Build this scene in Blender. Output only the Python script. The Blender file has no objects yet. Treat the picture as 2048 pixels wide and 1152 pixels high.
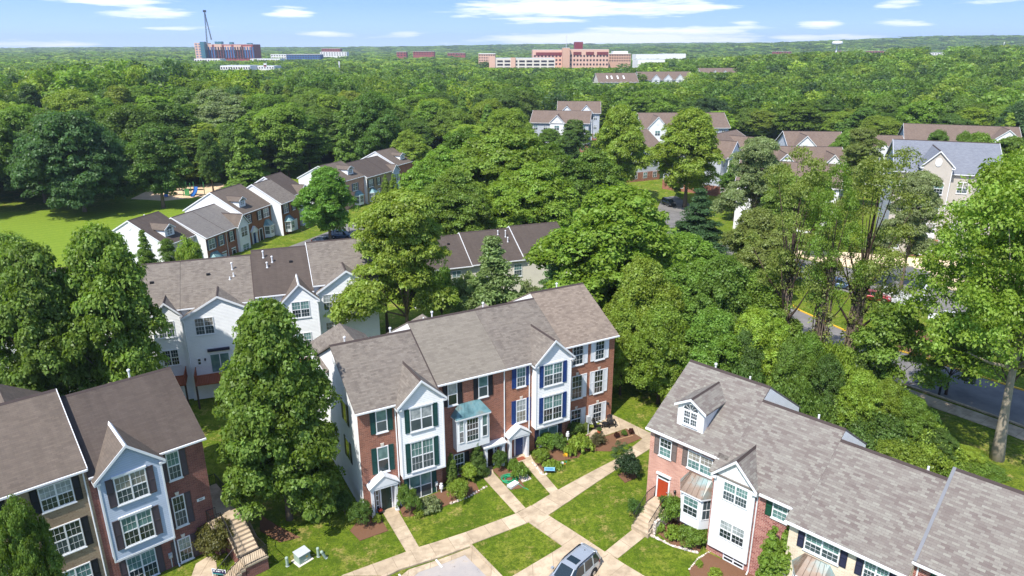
import bpy, bmesh, math, random
import numpy as np
from mathutils import Vector, Matrix
R = math.radians
random.seed(11)
SC = bpy.context.scene
COL = SC.collection

# ------------------------------------------------------------------ camera (a drone 35 m up, looking slightly down)
F, HOR, CAMH = 1400., 97., 35.
PIT = math.atan((576 - HOR) / F)
CP, SP = math.cos(PIT), math.sin(PIT)
cam = bpy.data.cameras.new('camera')
cam.sensor_width = 36
cam.lens = 36 * F / 2048
cam.clip_start = 0.5
cam.clip_end = 40000
co = bpy.data.objects.new('camera', cam)
COL.objects.link(co)
co.location = (0, 0, CAMH)
co.rotation_euler = (math.pi / 2 - PIT, 0, 0)
SC.camera = co

def P(px, py, z):
    """ground position seen at photo pixel px,py for height z"""
    a, b = (px - 1024) / F, (py - 576) / F
    d = (a, CP - SP * b, -(SP + CP * b))
    t = (z - CAMH) / d[2]
    return (d[0] * t, d[1] * t)

def at(px, dist, py=None):
    """x,y at forward distance dist below photo column px; z where photo row py meets it"""
    b = ((py if py is not None else 576) - 576) / F
    fy = CP - SP * b
    t = dist / fy
    return ((px - 1024) / F * t, dist, CAMH - (SP + CP * b) * t)

# ------------------------------------------------------------------ terrain
CU = (math.sin(R(60.9)), math.cos(R(60.9)))
CO = (-12.048, 47.846)
def sstep(a, b, v):
    t = min(1, max(0, (v - a) / (b - a)))
    return t * t * (3 - 2 * t)
BUMPS = [(-172, 325, 75, 9), (310, 620, 210, 12), (560, 900, 300, 20),
         (900, 2700, 800, 26), (2000, 3200, 1000, 58), (-300, 4200, 1300, 22), (-2300, 4600, 1700, 26), (300, 4000, 700, 12), (1300, 5200, 1500, 52), (3300, 4300, 1400, 66), (-1000, 2200, 500, 8)]
def T(x, y):
    dx, dy = x - CO[0], y - CO[1]
    s = dx * CU[0] + dy * CU[1]
    i = -dx * CU[1] + dy * CU[0]
    t = -1 + .06 * min(26, max(0, s - 3)) * (1 - sstep(25, 70, i))
    t += .62 * math.exp(-((s - 20) ** 2 / 60 + (i + 12) ** 2 / 50))
    for bx, by, r, h in BUMPS:
        q = ((x - bx) ** 2 + (y - by) ** 2) / (r * r)
        if q < 9:
            t += h * math.exp(-q * 1.4)
    return t

def G(px, py, dz=0.):
    """where the photo pixel meets the terrain"""
    z = 0.
    for _ in range(12):
        x, y = P(px, py, z)
        z = z * .4 + T(x, y) * .6
    return Vector((x, y, z + dz))

# ------------------------------------------------------------------ meshes
def put(name, me, parent=None, mat=None):
    o = bpy.data.objects.new(name, me)
    COL.objects.link(o)
    if parent:
        o.parent = parent
    return o

class M:
    def __init__(s):
        s.v, s.f, s.m, s.cur = [], [], [], 0
    def face(s, pts):
        i = len(s.v)
        s.v += [tuple(p) for p in pts]
        s.f.append(tuple(range(i, i + len(pts))))
        s.m.append(s.cur)
        return s
    def prism(s, poly, vec):
        n = len(poly)
        i = len(s.v)
        s.v += [tuple(p) for p in poly] + [(p[0] + vec[0], p[1] + vec[1], p[2] + vec[2]) for p in poly]
        s.f.append(tuple(range(i, i + n)))
        s.f.append(tuple(range(i + 2 * n - 1, i + n - 1, -1)))
        s.m += [s.cur] * (n + 2)
        for k in range(n):
            l = (k + 1) % n
            s.f.append((i + k, i + n + k, i + n + l, i + l))
        return s
    def box(s, x0, x1, y0, y1, z0, z1):
        return s.prism([(x0, y0, z0), (x1, y0, z0), (x1, y1, z0), (x0, y1, z0)], (0, 0, z1 - z0))
    def loft(s, rings, cap=True):
        n = len(rings[0])
        i = len(s.v)
        for r in rings:
            s.v += [tuple(p) for p in r]
        for a in range(len(rings) - 1):
            for k in range(n):
                l = (k + 1) % n
                s.f.append((i + a * n + k, i + a * n + l, i + a * n + n + l, i + a * n + n + k))
                s.m.append(s.cur)
        if cap:
            s.f.append(tuple(range(i + n - 1, i - 1, -1)))
            j = i + (len(rings) - 1) * n
            s.f.append(tuple(range(j, j + n)))
            s.m += [s.cur] * 2
        return s
    def tube(s, pts, rad, n=8):
        if not isinstance(rad, (list, tuple)):
            rad = [rad] * len(pts)
        rings = []
        pv = [Vector(p) for p in pts]
        for k, p in enumerate(pv):
            d = (pv[min(k + 1, len(pv) - 1)] - pv[max(k - 1, 0)]).normalized()
            a = d.cross(Vector((0, 0, 1)) if abs(d.z) < .9 else Vector((1, 0, 0))).normalized()
            b = d.cross(a)
            rings.append([p + (a * math.cos(2 * math.pi * q / n) + b * math.sin(2 * math.pi * q / n)) * rad[k] for q in range(n)])
        return s.loft(rings)
    def lathe(s, c, prof, n=12):
        return s.loft([[(c[0] + r * math.cos(2 * math.pi * q / n), c[1] + r * math.sin(2 * math.pi * q / n), c[2] + z) for q in range(n)] for r, z in prof])
    def mesh(s, name, mats, off=(0, 0, 0), smooth=False):
        me = bpy.data.meshes.new(name)
        me.from_pydata([(a - off[0], b - off[1], c - off[2]) for a, b, c in s.v], [], s.f)
        if not isinstance(mats, (list, tuple)):
            mats = [mats]
        for q in mats:
            me.materials.append(q)
        if len(mats) > 1:
            me.polygons.foreach_set('material_index', s.m)
        bm = bmesh.new()
        bm.from_mesh(me)
        bmesh.ops.recalc_face_normals(bm, faces=bm.faces)
        uv = bm.loops.layers.uv.new('UVMap')
        for f in bm.faces:
            n = f.normal
            t = Vector((-n.y, n.x, 0))
            t = t.normalized() if t.length > .05 else Vector((1, 0, 0))
            b = n.cross(t)
            for l in f.loops:
                p = l.vert.co
                l[uv].uv = (p.dot(t), p.dot(b))
            f.smooth = smooth
        bm.to_mesh(me)
        bm.free()
        return me
    def build(s, name, mats, parent=None, off=(0, 0, 0), smooth=False):
        return put(name, s.mesh(name, mats, off, smooth), parent)

def tag(o, label=None, cat=None, group=None, kind=None):
    if label: o['label'] = label
    if cat: o['category'] = cat
    if group: o['group'] = group
    if kind: o['kind'] = kind
    return o

def empty(name, loc, rz=0, label=None, cat=None, group=None):
    o = bpy.data.objects.new(name, None)
    o.empty_display_size = .3
    COL.objects.link(o)
    o.location = loc
    o.rotation_euler = (0, 0, rz)
    return tag(o, label, cat, group)

def copy_tree(o, parent=None):
    c = o.copy()
    COL.objects.link(c)
    c.parent = parent
    for ch in list(o.children):
        copy_tree(ch, c)
    return c

def text(body, size, mat, parent, loc, rot, name='lettering', bold=0.):
    cu = bpy.data.curves.new(name, 'FONT')
    cu.body = body
    cu.size = size
    cu.align_x = 'CENTER'
    cu.align_y = 'CENTER'
    cu.extrude = .004
    cu.offset = bold
    cu.materials.append(mat)
    t = bpy.data.objects.new(name, cu)
    COL.objects.link(t)
    bpy.context.view_layer.update()
    me = bpy.data.meshes.new_from_object(t)
    bpy.data.objects.remove(t)
    o = bpy.data.objects.new(name, me)
    COL.objects.link(o)
    o.parent = parent
    o.location = loc
    o.rotation_euler = rot
    return o

# ------------------------------------------------------------------ materials
def srgb(r, g, b):
    f = lambda c: (c / 255 / 12.92) if c <= 10 else ((c / 255 + .055) / 1.055) ** 2.4
    return (f(r), f(g), f(b), 1)

class N:
    def __init__(s, name):
        s.m = bpy.data.materials.new(name)
        s.m.use_nodes = True
        s.t = s.m.node_tree
        s.b = s.t.nodes['Principled BSDF']
        s.out = s.t.nodes['Material Output']
    def n(s, typ, **kw):
        o = s.t.nodes.new(typ)
        for k, v in kw.items():
            if hasattr(o, k):
                setattr(o, k, v)
            else:
                o.inputs[k.replace('_', ' ')].default_value = v
        return o
    def l(s, a, b):
        s.t.links.new(a, b)
    def mix(s, fac, a, b, mode='MIX'):
        o = s.t.nodes.new('ShaderNodeMix')
        o.data_type = 'RGBA'
        o.blend_type = mode
        for sock, v in ((o.inputs[0], fac), (o.inputs[6], a), (o.inputs[7], b)):
            if hasattr(v, 'is_linked'):
                s.l(v, sock)
            elif v is not None:
                sock.default_value = v
        return o.outputs[2]
    def math(s, op, a, b=0., c=None):
        o = s.t.nodes.new('ShaderNodeMath')
        o.operation = op
        for k, v in enumerate((a, b, c)):
            if v is None:
                continue
            if hasattr(v, 'is_linked'):
                s.l(v, o.inputs[k])
            else:
                o.inputs[k].default_value = v
        return o.outputs[0]
    def ramp(s, fac, stops):
        o = s.t.nodes.new('ShaderNodeValToRGB')
        e = o.color_ramp.elements
        while len(e) < len(stops):
            e.new(.5)
        for q, (p, c) in zip(e, stops):
            q.position = p
            q.color = c if len(c) == 4 else (*c, 1)
        s.l(fac, o.inputs[0])
        return o.outputs[0]
    def noise(s, scale, vec=None, detail=4, rough=.55, out=0):
        o = s.n('ShaderNodeTexNoise')
        o.inputs['Scale'].default_value = scale
        o.inputs['Detail'].default_value = detail
        o.inputs['Roughness'].default_value = rough
        if vec is not None:
            s.l(vec, o.inputs['Vector'])
        return o.outputs[out]
    def uv(s):
        return s.n('ShaderNodeUVMap', uv_map='UVMap').outputs[0]
    def pos(s):
        return s.n('ShaderNodeNewGeometry').outputs['Position']
    def bump(s, h, strength=.4, dist=.05):
        o = s.n('ShaderNodeBump')
        o.inputs['Strength'].default_value = strength
        o.inputs['Distance'].default_value = dist
        s.l(h, o.inputs['Height'])
        s.l(o.outputs[0], s.b.inputs['Normal'])
    def col(s, c):
        if hasattr(c, 'is_linked'):
            s.l(c, s.b.inputs['Base Color'])
        else:
            s.b.inputs['Base Color'].default_value = c
    def set(s, rough=.6, metal=0., spec=.4):
        s.b.inputs['Roughness'].default_value = rough
        s.b.inputs['Metallic'].default_value = metal
        s.b.inputs['Specular IOR Level'].default_value = spec
        return s.m

def plain(name, c, rough=.6, metal=0., spec=.4, var=.12, scale=1.5):
    k = N(name)
    nz = k.noise(scale, k.pos(), 5)
    f = k.math('MULTIPLY_ADD', nz, var * 2, 1 - var)
    mx = k.t.nodes.new('ShaderNodeVectorMath')
    mx.operation = 'SCALE'
    mx.inputs[0].default_value = c[:3]
    k.l(f, mx.inputs['Scale'])
    k.col(mx.outputs[0])
    return k.set(rough, metal, spec)

def m_shingle(name, c1, c2, c3, streak=.25, bw=.42, rh=.16):
    k = N(name)
    uv = k.uv()
    br = k.n('ShaderNodeTexBrick', offset=.42, offset_frequency=2, squash=1.)
    k.l(uv, br.inputs['Vector'])
    for nm, v in (('Scale', 1.), ('Mortar Size', .006), ('Mortar Smooth', .3), ('Bias', 0.), ('Brick Width', bw), ('Row Height', rh)):
        br.inputs[nm].default_value = v
    br.inputs['Color1'].default_value = c1
    br.inputs['Color2'].default_value = c2
    br.inputs['Mortar'].default_value = tuple(x * .72 for x in c2[:3]) + (1,)
    big = k.noise(.35, uv, 5, .6)
    med = k.noise(2.2, uv, 3)
    c = k.mix(k.ramp(med, [(.42, (0, 0, 0, 1)), (.62, (1, 1, 1, 1))]), br.outputs[0], c3)
    c = k.mix(.28, br.outputs[0], c)
    st = k.n('ShaderNodeMapping')
    st.inputs['Scale'].default_value = (1.3, .12, 1)
    k.l(uv, st.inputs[0])
    sn = k.noise(1.1, st.outputs[0], 4)
    c = k.mix(k.math('MULTIPLY', k.ramp(sn, [(.35, (0, 0, 0, 1)), (.75, (1, 1, 1, 1))]), streak), c, tuple(x * .55 for x in c2[:3]) + (1,))
    c = k.mix(k.math('MULTIPLY', big, .3), c, tuple(min(1, x * 1.35) for x in c1[:3]) + (1,))
    k.col(c)
    hh = k.math('ADD', br.outputs['Fac'], k.math('MULTIPLY', k.noise(40, uv, 2), -.4))
    k.bump(k.math('MULTIPLY', hh, -1.), .5, .02)
    return k.set(.92, 0, .2)

def m_brick(name, c1, c2, mortar, rh=.1, bw=.31):
    k = N(name)
    uv = k.uv()
    br = k.n('ShaderNodeTexBrick', offset=.5)
    k.l(uv, br.inputs['Vector'])
    for nm, v in (('Scale', 1.), ('Mortar Size', .011), ('Mortar Smooth', .2), ('Bias', -.1), ('Brick Width', bw), ('Row Height', rh)):
        br.inputs[nm].default_value = v
    br.inputs['Color1'].default_value = c1
    br.inputs['Color2'].default_value = c2
    br.inputs['Mortar'].default_value = mortar
    nz = k.noise(.7, uv, 5)
    c = k.mix(k.math('MULTIPLY', k.ramp(nz, [(.4, (0, 0, 0, 1)), (.75, (1, 1, 1, 1))]), .35), br.outputs[0], tuple(x * .6 for x in c2[:3]) + (1,))
    k.col(c)
    k.bump(k.math('MULTIPLY', br.outputs['Fac'], -1.), .4, .012)
    return k.set(.9, 0, .2)

def m_siding(name, c, lap=.16, vert=False):
    k = N(name)
    uv = k.n('ShaderNodeSeparateXYZ')
    k.l(k.uv(), uv.inputs[0])
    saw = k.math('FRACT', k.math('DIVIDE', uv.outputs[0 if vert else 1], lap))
    nz = k.noise(.8, k.uv(), 5)
    d = tuple(x * .82 for x in c[:3]) + (1,)
    cc = k.mix(k.ramp(nz, [(.45, (0, 0, 0, 1)), (.8, (.6, .6, .6, 1))]), c, d)
    k.col(k.mix(k.ramp(saw, [(.1, (.3, .3, .3, 1)), (.2, (0, 0, 0, 1))]), cc, tuple(x * .45 for x in c[:3]) + (1,)))  # joint line at each lap, with the lap's shadow painted into the colour
    k.bump(k.math('MULTIPLY', saw, -1.), .9, .03)
    return k.set(.55, 0, .3)

MAT = {}
def build_mats():
    m = MAT
    m['white'] = plain('white_trim_paint', (.72, .73, .75, 1), .5, var=.06)
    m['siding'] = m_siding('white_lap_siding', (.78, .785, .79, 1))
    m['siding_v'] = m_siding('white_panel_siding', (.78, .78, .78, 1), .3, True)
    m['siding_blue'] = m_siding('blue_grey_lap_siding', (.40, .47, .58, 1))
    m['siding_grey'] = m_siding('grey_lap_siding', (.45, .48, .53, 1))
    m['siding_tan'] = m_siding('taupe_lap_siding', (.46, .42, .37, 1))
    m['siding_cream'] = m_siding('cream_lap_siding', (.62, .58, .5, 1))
    m['brick_red'] = m_brick('red_brick', srgb(158, 98, 78), srgb(126, 76, 64), srgb(168, 142, 126))
    m['brick_orange'] = m_brick('orange_red_brick', srgb(168, 106, 80), srgb(136, 82, 64), srgb(176, 146, 126))
    m['brick_dark'] = m_brick('dark_red_brick', srgb(140, 86, 76), srgb(110, 66, 60), srgb(148, 122, 112))
    m['brick_pink'] = m_brick('pinkish_brick', srgb(200, 150, 132), srgb(176, 124, 110), srgb(214, 188, 174), .11, .33)
    m['brick_mix'] = m_brick('mottled_brick', srgb(176, 120, 110), srgb(120, 58, 58), srgb(200, 175, 160), .12, .33)
    m['brick_cream'] = m_brick('cream_brick', srgb(222, 206, 182), srgb(200, 182, 158), srgb(226, 214, 196))
    m['brick_beige'] = m_brick('beige_brick', srgb(160, 140, 116), srgb(136, 114, 92), srgb(165, 150, 130))
    m['brick_tan'] = m_brick('tan_brown_brick', srgb(150, 98, 66), srgb(124, 78, 54), srgb(150, 120, 95))
    m['roof_plum'] = m_shingle('plum_grey_shingles', srgb(125, 117, 108), srgb(94, 86, 81), srgb(131, 125, 117))
    m['roof_green'] = m_shingle('grey_green_shingles', srgb(128, 121, 111), srgb(108, 101, 93), srgb(128, 122, 110), .12, .5, .17)
    m['roof_tan'] = m_shingle('tan_shingles', srgb(138, 125, 113), srgb(104, 92, 84), srgb(128, 116, 104), .1, .34, .18)
    m['roof_brown'] = m_shingle('brown_shingles', srgb(107, 96, 87), srgb(91, 82, 75), srgb(113, 103, 92), .4)
    m['roof_dark'] = m_shingle('dark_brown_shingles', srgb(88, 79, 73), srgb(77, 68, 64), srgb(83, 75, 68), .5)
    m['roof_mix'] = m_shingle('mauve_grey_shingles', srgb(134, 131, 123), srgb(96, 84, 82), srgb(111, 101, 97), .08, .42, .17)
    m['roof_grey'] = m_shingle('grey_shingles', srgb(123, 119, 114), srgb(106, 101, 99), srgb(117, 113, 108), .3)
    m['roof_slate'] = m_shingle('slate_blue_shingles', srgb(123, 127, 135), srgb(106, 109, 120), srgb(117, 121, 130), .15)
    m['roof_cocoa'] = m_shingle('cocoa_shingles', srgb(118, 103, 92), srgb(98, 84, 77), srgb(109, 94, 85), .2)
    m['ridge'] = plain('ridge_cap_shingle', srgb(66, 56, 54), .9)
    for nm, c in dict(sh_green=(18, 62, 58), sh_black=(22, 22, 28), sh_blue=(28, 56, 112), sh_navy=(34, 36, 60), sh_taupe=(104, 92, 88), sh_brown=(72, 62, 66), sh_slate=(86, 98, 118), sh_dgreen=(14, 66, 46)).items():
        m[nm] = plain('shutter_' + nm[3:], srgb(*c), .55, var=.1)
    m['sh_white'] = m['white']
    k = N('window_glass_dark')
    nz = k.noise(.6, k.pos(), 3)
    k.col(k.ramp(nz, [(.3, (.006, .012, .018, 1)), (.7, (.03, .05, .06, 1))]))
    m['glass'] = k.set(.06, 0, .8)
    k = N('window_glass_with_blind')
    nz = k.noise(1.2, k.pos(), 3)
    k.col(k.ramp(nz, [(.35, (.07, .15, .145, 1)), (.68, (.17, .29, .28, 1))]))
    m['blind'] = k.set(.1, 0, .7)
    k = N('window_white_curtain')
    nz = k.noise(2.5, k.pos(), 3)
    k.col(k.ramp(nz, [(.35, (.22, .25, .26, 1)), (.68, (.42, .45, .45, 1))]))
    m['curtain'] = k.set(.15, 0, .6)
    k = N('window_beige_blind')
    nz = k.noise(1.4, k.pos(), 3)
    k.col(k.ramp(nz, [(.35, (.16, .15, .13, 1)), (.68, (.30, .29, .25, 1))]))
    m['beige'] = k.set(.15, 0, .6)
    k = N('window_insect_screen')
    nz = k.noise(.9, k.pos(), 3)
    k.col(k.ramp(nz, [(.35, (.035, .055, .065, 1)), (.7, (.075, .10, .11, 1))]))
    m['screen'] = k.set(.3, 0, .5)
    k = N('copper_patina')
    nz = k.noise(.9, k.pos(), 5)
    k.col(k.ramp(nz, [(.3, srgb(58, 92, 98)), (.55, srgb(106, 142, 146)), (.8, srgb(132, 116, 98))]))
    m['copper'] = k.set(.5, .2, .5)
    k = N('copper_brown')
    nz = k.noise(.6, k.pos(), 5)
    k.col(k.ramp(nz, [(.3, srgb(104, 84, 70)), (.48, srgb(130, 112, 98)), (.66, srgb(132, 154, 154))]))
    m['copper_brown'] = k.set(.5, .2, .5)
    m['door_green'] = plain('dark_green_door', srgb(10, 48, 44), .35)
    m['door_blue'] = plain('blue_door', srgb(24, 58, 108), .35)
    m['door_red'] = plain('orange_red_door', srgb(166, 64, 36), .4)
    m['door_black'] = plain('black_door', srgb(24, 24, 28), .35)
    m['door_white'] = plain('white_door', srgb(214, 216, 218), .4)
    m['iron'] = plain('black_iron', (.012, .012, .014, 1), .45)
    m['stone'] = plain('pale_keystone', srgb(206, 198, 188), .8)
    m['deck_red'] = plain('red_brown_deck_stain', srgb(136, 74, 52), .7, var=.2)
    m['wood'] = plain('weathered_wood', srgb(150, 118, 88), .8, var=.2)
    m['galv'] = plain('grey_metal', (.45, .47, .5, 1), .4, .6)
    m['utility_green'] = plain('pale_green_steel', srgb(148, 164, 150), .6, var=.2)
    m['flash'] = plain('grey_flashing', srgb(112, 114, 120), .6)
    m['meter'] = plain('grey_meter', srgb(180, 184, 186), .5)
    m['bark'] = plain('bark', srgb(112, 98, 84), .95, spec=.1, var=.35, scale=4)
    m['bark_pale'] = plain('pale_bark', srgb(158, 146, 130), .95, spec=.1, var=.3, scale=2.5)
    m['bark_dark'] = plain('dark_bark', srgb(74, 62, 54), .95, spec=.1, var=.35, scale=4)
    m['vine'] = plain('dry_vine', srgb(118, 104, 92), .95, spec=.1, var=.4, scale=3)
    m['yellow_paint'] = plain('yellow_kerb_paint', srgb(214, 172, 50), .8)
    m['line'] = plain('white_road_paint', srgb(226, 226, 222), .8)
    m['rubber'] = plain('tyre_rubber', (.015, .015, .016, 1), .8)
    m['concrete_wall'] = plain('precast_concrete', srgb(214, 204, 190), .85)
    # concrete with slab joints
    k = N('concrete_pavement')
    p = k.pos()
    br = k.n('ShaderNodeTexBrick', offset=0.)
    k.l(k.uv(), br.inputs['Vector'])
    for nm, v in (('Scale', 1.), ('Mortar Size', .018), ('Mortar Smooth', .4), ('Brick Width', 1.5), ('Row Height', 40.)):
        br.inputs[nm].default_value = v
    br.inputs['Color1'].default_value = srgb(192, 174, 150)
    br.inputs['Color2'].default_value = srgb(176, 158, 134)
    br.inputs['Mortar'].default_value = srgb(126, 110, 92)
    nz = k.noise(1.1, p, 6, .65)
    c = k.mix(k.ramp(nz, [(.42, (0, 0, 0, 1)), (.66, (.75, .75, .75, 1))]), br.outputs[0], srgb(142, 126, 106))
    k.col(c)
    k.bump(k.noise(14, p, 4), .15, .01)
    m['concrete'] = k.set(.9, 0, .2)
    k = N('asphalt')
    p = k.pos()
    n1, n2 = k.noise(.35, p, 5, .6), k.noise(30, p, 3)
    c = k.ramp(n1, [(.3, srgb(104, 102, 102)), (.7, srgb(140, 136, 132))])
    c = k.mix(k.math('MULTIPLY', n2, .35), c, srgb(70, 70, 74))
    k.col(c)
    k.bump(n2, .25, .01)
    m['asphalt'] = k.set(.95, 0, .1)
    k = N('worn_asphalt')
    p = k.pos()
    n1, n2 = k.noise(.5, p, 5, .6), k.noise(3.5, p, 6, .7)
    c = k.ramp(n1, [(.3, srgb(150, 146, 146)), (.6, srgb(168, 160, 154)), (.75, srgb(176, 156, 124))])
    c = k.mix(k.ramp(n2, [(.60, (0, 0, 0, 1)), (.7, (.7, .7, .7, 1))]), c, srgb(104, 94, 86))
    k.col(c)
    m['asphalt_worn'] = k.set(.9, 0, .2)
    k = N('mulch')
    p = k.pos()
    n1, n2 = k.noise(1.2, p, 4), k.noise(22, p, 4, .7)
    c = k.mix(n2, srgb(92, 66, 50), srgb(134, 100, 78))
    c = k.mix(k.math('MULTIPLY', n1, .5), c, srgb(112, 82, 64))
    k.col(c)
    k.bump(n2, .8, .05)
    m['mulch'] = k.set(.95, 0, .1)
    k = N('play_sand')
    k.col(k.ramp(k.noise(.5, k.pos(), 5), [(.3, srgb(196, 170, 140)), (.7, srgb(218, 192, 160))]))
    m['sand'] = k.set(.95, 0, .1)
    k = N('tan_driveway')
    k.col(k.ramp(k.noise(.5, k.pos(), 5), [(.3, srgb(204, 182, 150)), (.7, srgb(220, 200, 170))]))
    m['drive'] = k.set(.9, 0, .2)
    k = N('river_rock')
    v = k.n('ShaderNodeTexVoronoi', Scale=7.)
    k.l(k.pos(), v.inputs['Vector'])
    k.col(k.ramp(v.outputs['Color'], [(.2, srgb(170, 150, 138)), (.8, srgb(226, 218, 208))]))
    k.bump(k.math('MULTIPLY', v.outputs['Distance'], -1), 1., .08)
    m['rock'] = k.set(.85, 0, .2)
    # grass ground, with a hint of mowing stripes on the far lawn
    k = N('grass_ground')
    p = k.pos()
    n1, n2, n3, n4 = k.noise(.22, p, 5, .62), k.noise(.8, p, 6, .72), k.noise(5, p, 6, .75), k.noise(24, p, 3, .7)
    c = k.ramp(n1, [(.36, srgb(78, 104, 22)), (.5, srgb(104, 126, 30)), (.64, srgb(136, 144, 50))])
    c = k.mix(k.ramp(n2, [(.52, (0, 0, 0, 1)), (.64, (.8, .8, .8, 1))]), c, srgb(152, 152, 68))
    c = k.mix(k.ramp(k.noise(.6, p, 6, .75), [(.55, (0, 0, 0, 1)), (.62, (.9, .9, .9, 1))]), c, srgb(180, 158, 100))
    c = k.mix(k.ramp(k.noise(1.7, p, 5, .7), [(.40, (.85, .85, .85, 1)), (.52, (0, 0, 0, 1))]), c, srgb(60, 86, 16))
    c = k.mix(k.ramp(n3, [(.38, (.85, .85, .85, 1)), (.56, (0, 0, 0, 1))]), c, srgb(50, 78, 14))
    c = k.mix(k.ramp(n4, [(.4, (0, 0, 0, 1)), (.7, (.6, .6, .6, 1))]), c, srgb(140, 156, 52))
    k.col(c)
    k.bump(k.math('ADD', n3, k.math('MULTIPLY', n4, .6)), 1., .16)
    m['grass'] = k.set(.95, 0, .1)
    k = N('mown_lawn')
    p = k.pos()
    n1, n3, n4 = k.noise(.08, p, 4), k.noise(2.5, p, 5, .7), k.noise(14, p, 3)
    sx = k.n('ShaderNodeSeparateXYZ')
    k.l(p, sx.inputs[0])
    w = k.math('SINE', k.math('ADD', k.math('MULTIPLY', sx.outputs[0], 1.6), k.math('ADD', k.math('MULTIPLY', sx.outputs[1], -2.2), k.math('MULTIPLY', n1, 3))))
    c = k.mix(k.math('MULTIPLY_ADD', w, .2, .5), srgb(108, 128, 38), srgb(132, 148, 54))
    c = k.mix(k.ramp(n3, [(.4, (.5, .5, .5, 1)), (.65, (0, 0, 0, 1))]), c, srgb(84, 116, 26))
    k.col(c)
    k.bump(n4, .6, .1)
    m['lawn'] = k.set(.95, 0, .1)
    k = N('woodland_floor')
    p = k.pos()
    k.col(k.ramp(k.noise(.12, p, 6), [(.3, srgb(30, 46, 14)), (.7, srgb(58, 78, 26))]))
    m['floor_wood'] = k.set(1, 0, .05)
    # leaves: colour of each tree comes from the object, tone of each leaf from the mesh
    for nm in ('leaf', 'leaf_far'):
        k = N(nm + '_foliage')
        a = k.n('ShaderNodeAttribute', attribute_name='tone')
        if nm == 'leaf':
            src = k.n('ShaderNodeObjectInfo').outputs['Color']
        else:
            src = k.n('ShaderNodeAttribute', attribute_name='tint').outputs['Color']
        hs = k.n('ShaderNodeHueSaturation')
        k.l(src, hs.inputs['Color'])
        k.l(k.math('MULTIPLY_ADD', a.outputs['Fac'], .02, .49), hs.inputs['Hue'])
        k.l(k.math('MULTIPLY_ADD', a.outputs['Fac'], 1.1, .45), hs.inputs['Value'])
        k.l(k.math('MULTIPLY_ADD', a.outputs['Fac'], -.2, 1.1), hs.inputs['Saturation'])
        k.t.nodes.remove(k.b)
        df = k.n('ShaderNodeBsdfDiffuse')
        tr = k.n('ShaderNodeBsdfTranslucent')
        gl = k.n('ShaderNodeBsdfGlossy')
        gl.inputs['Roughness'].default_value = .45
        gl.inputs['Color'].default_value = (.6, .65, .6, 1)
        k.l(hs.outputs[0], df.inputs[0])
        tc = k.mix(1., hs.outputs[0], (1.55, 1.7, .6, 1), 'MULTIPLY')
        k.l(tc, tr.inputs[0])
        m1 = k.n('ShaderNodeMixShader'); m1.inputs[0].default_value = .42
        k.l(df.outputs[0], m1.inputs[1]); k.l(tr.outputs[0], m1.inputs[2])
        m2 = k.n('ShaderNodeMixShader'); m2.inputs[0].default_value = .025
        k.l(m1.outputs[0], m2.inputs[1]); k.l(gl.outputs[0], m2.inputs[2])
        k.l(m2.outputs[0], k.out.inputs[0])
        m[nm] = k.m
build_mats()
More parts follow.
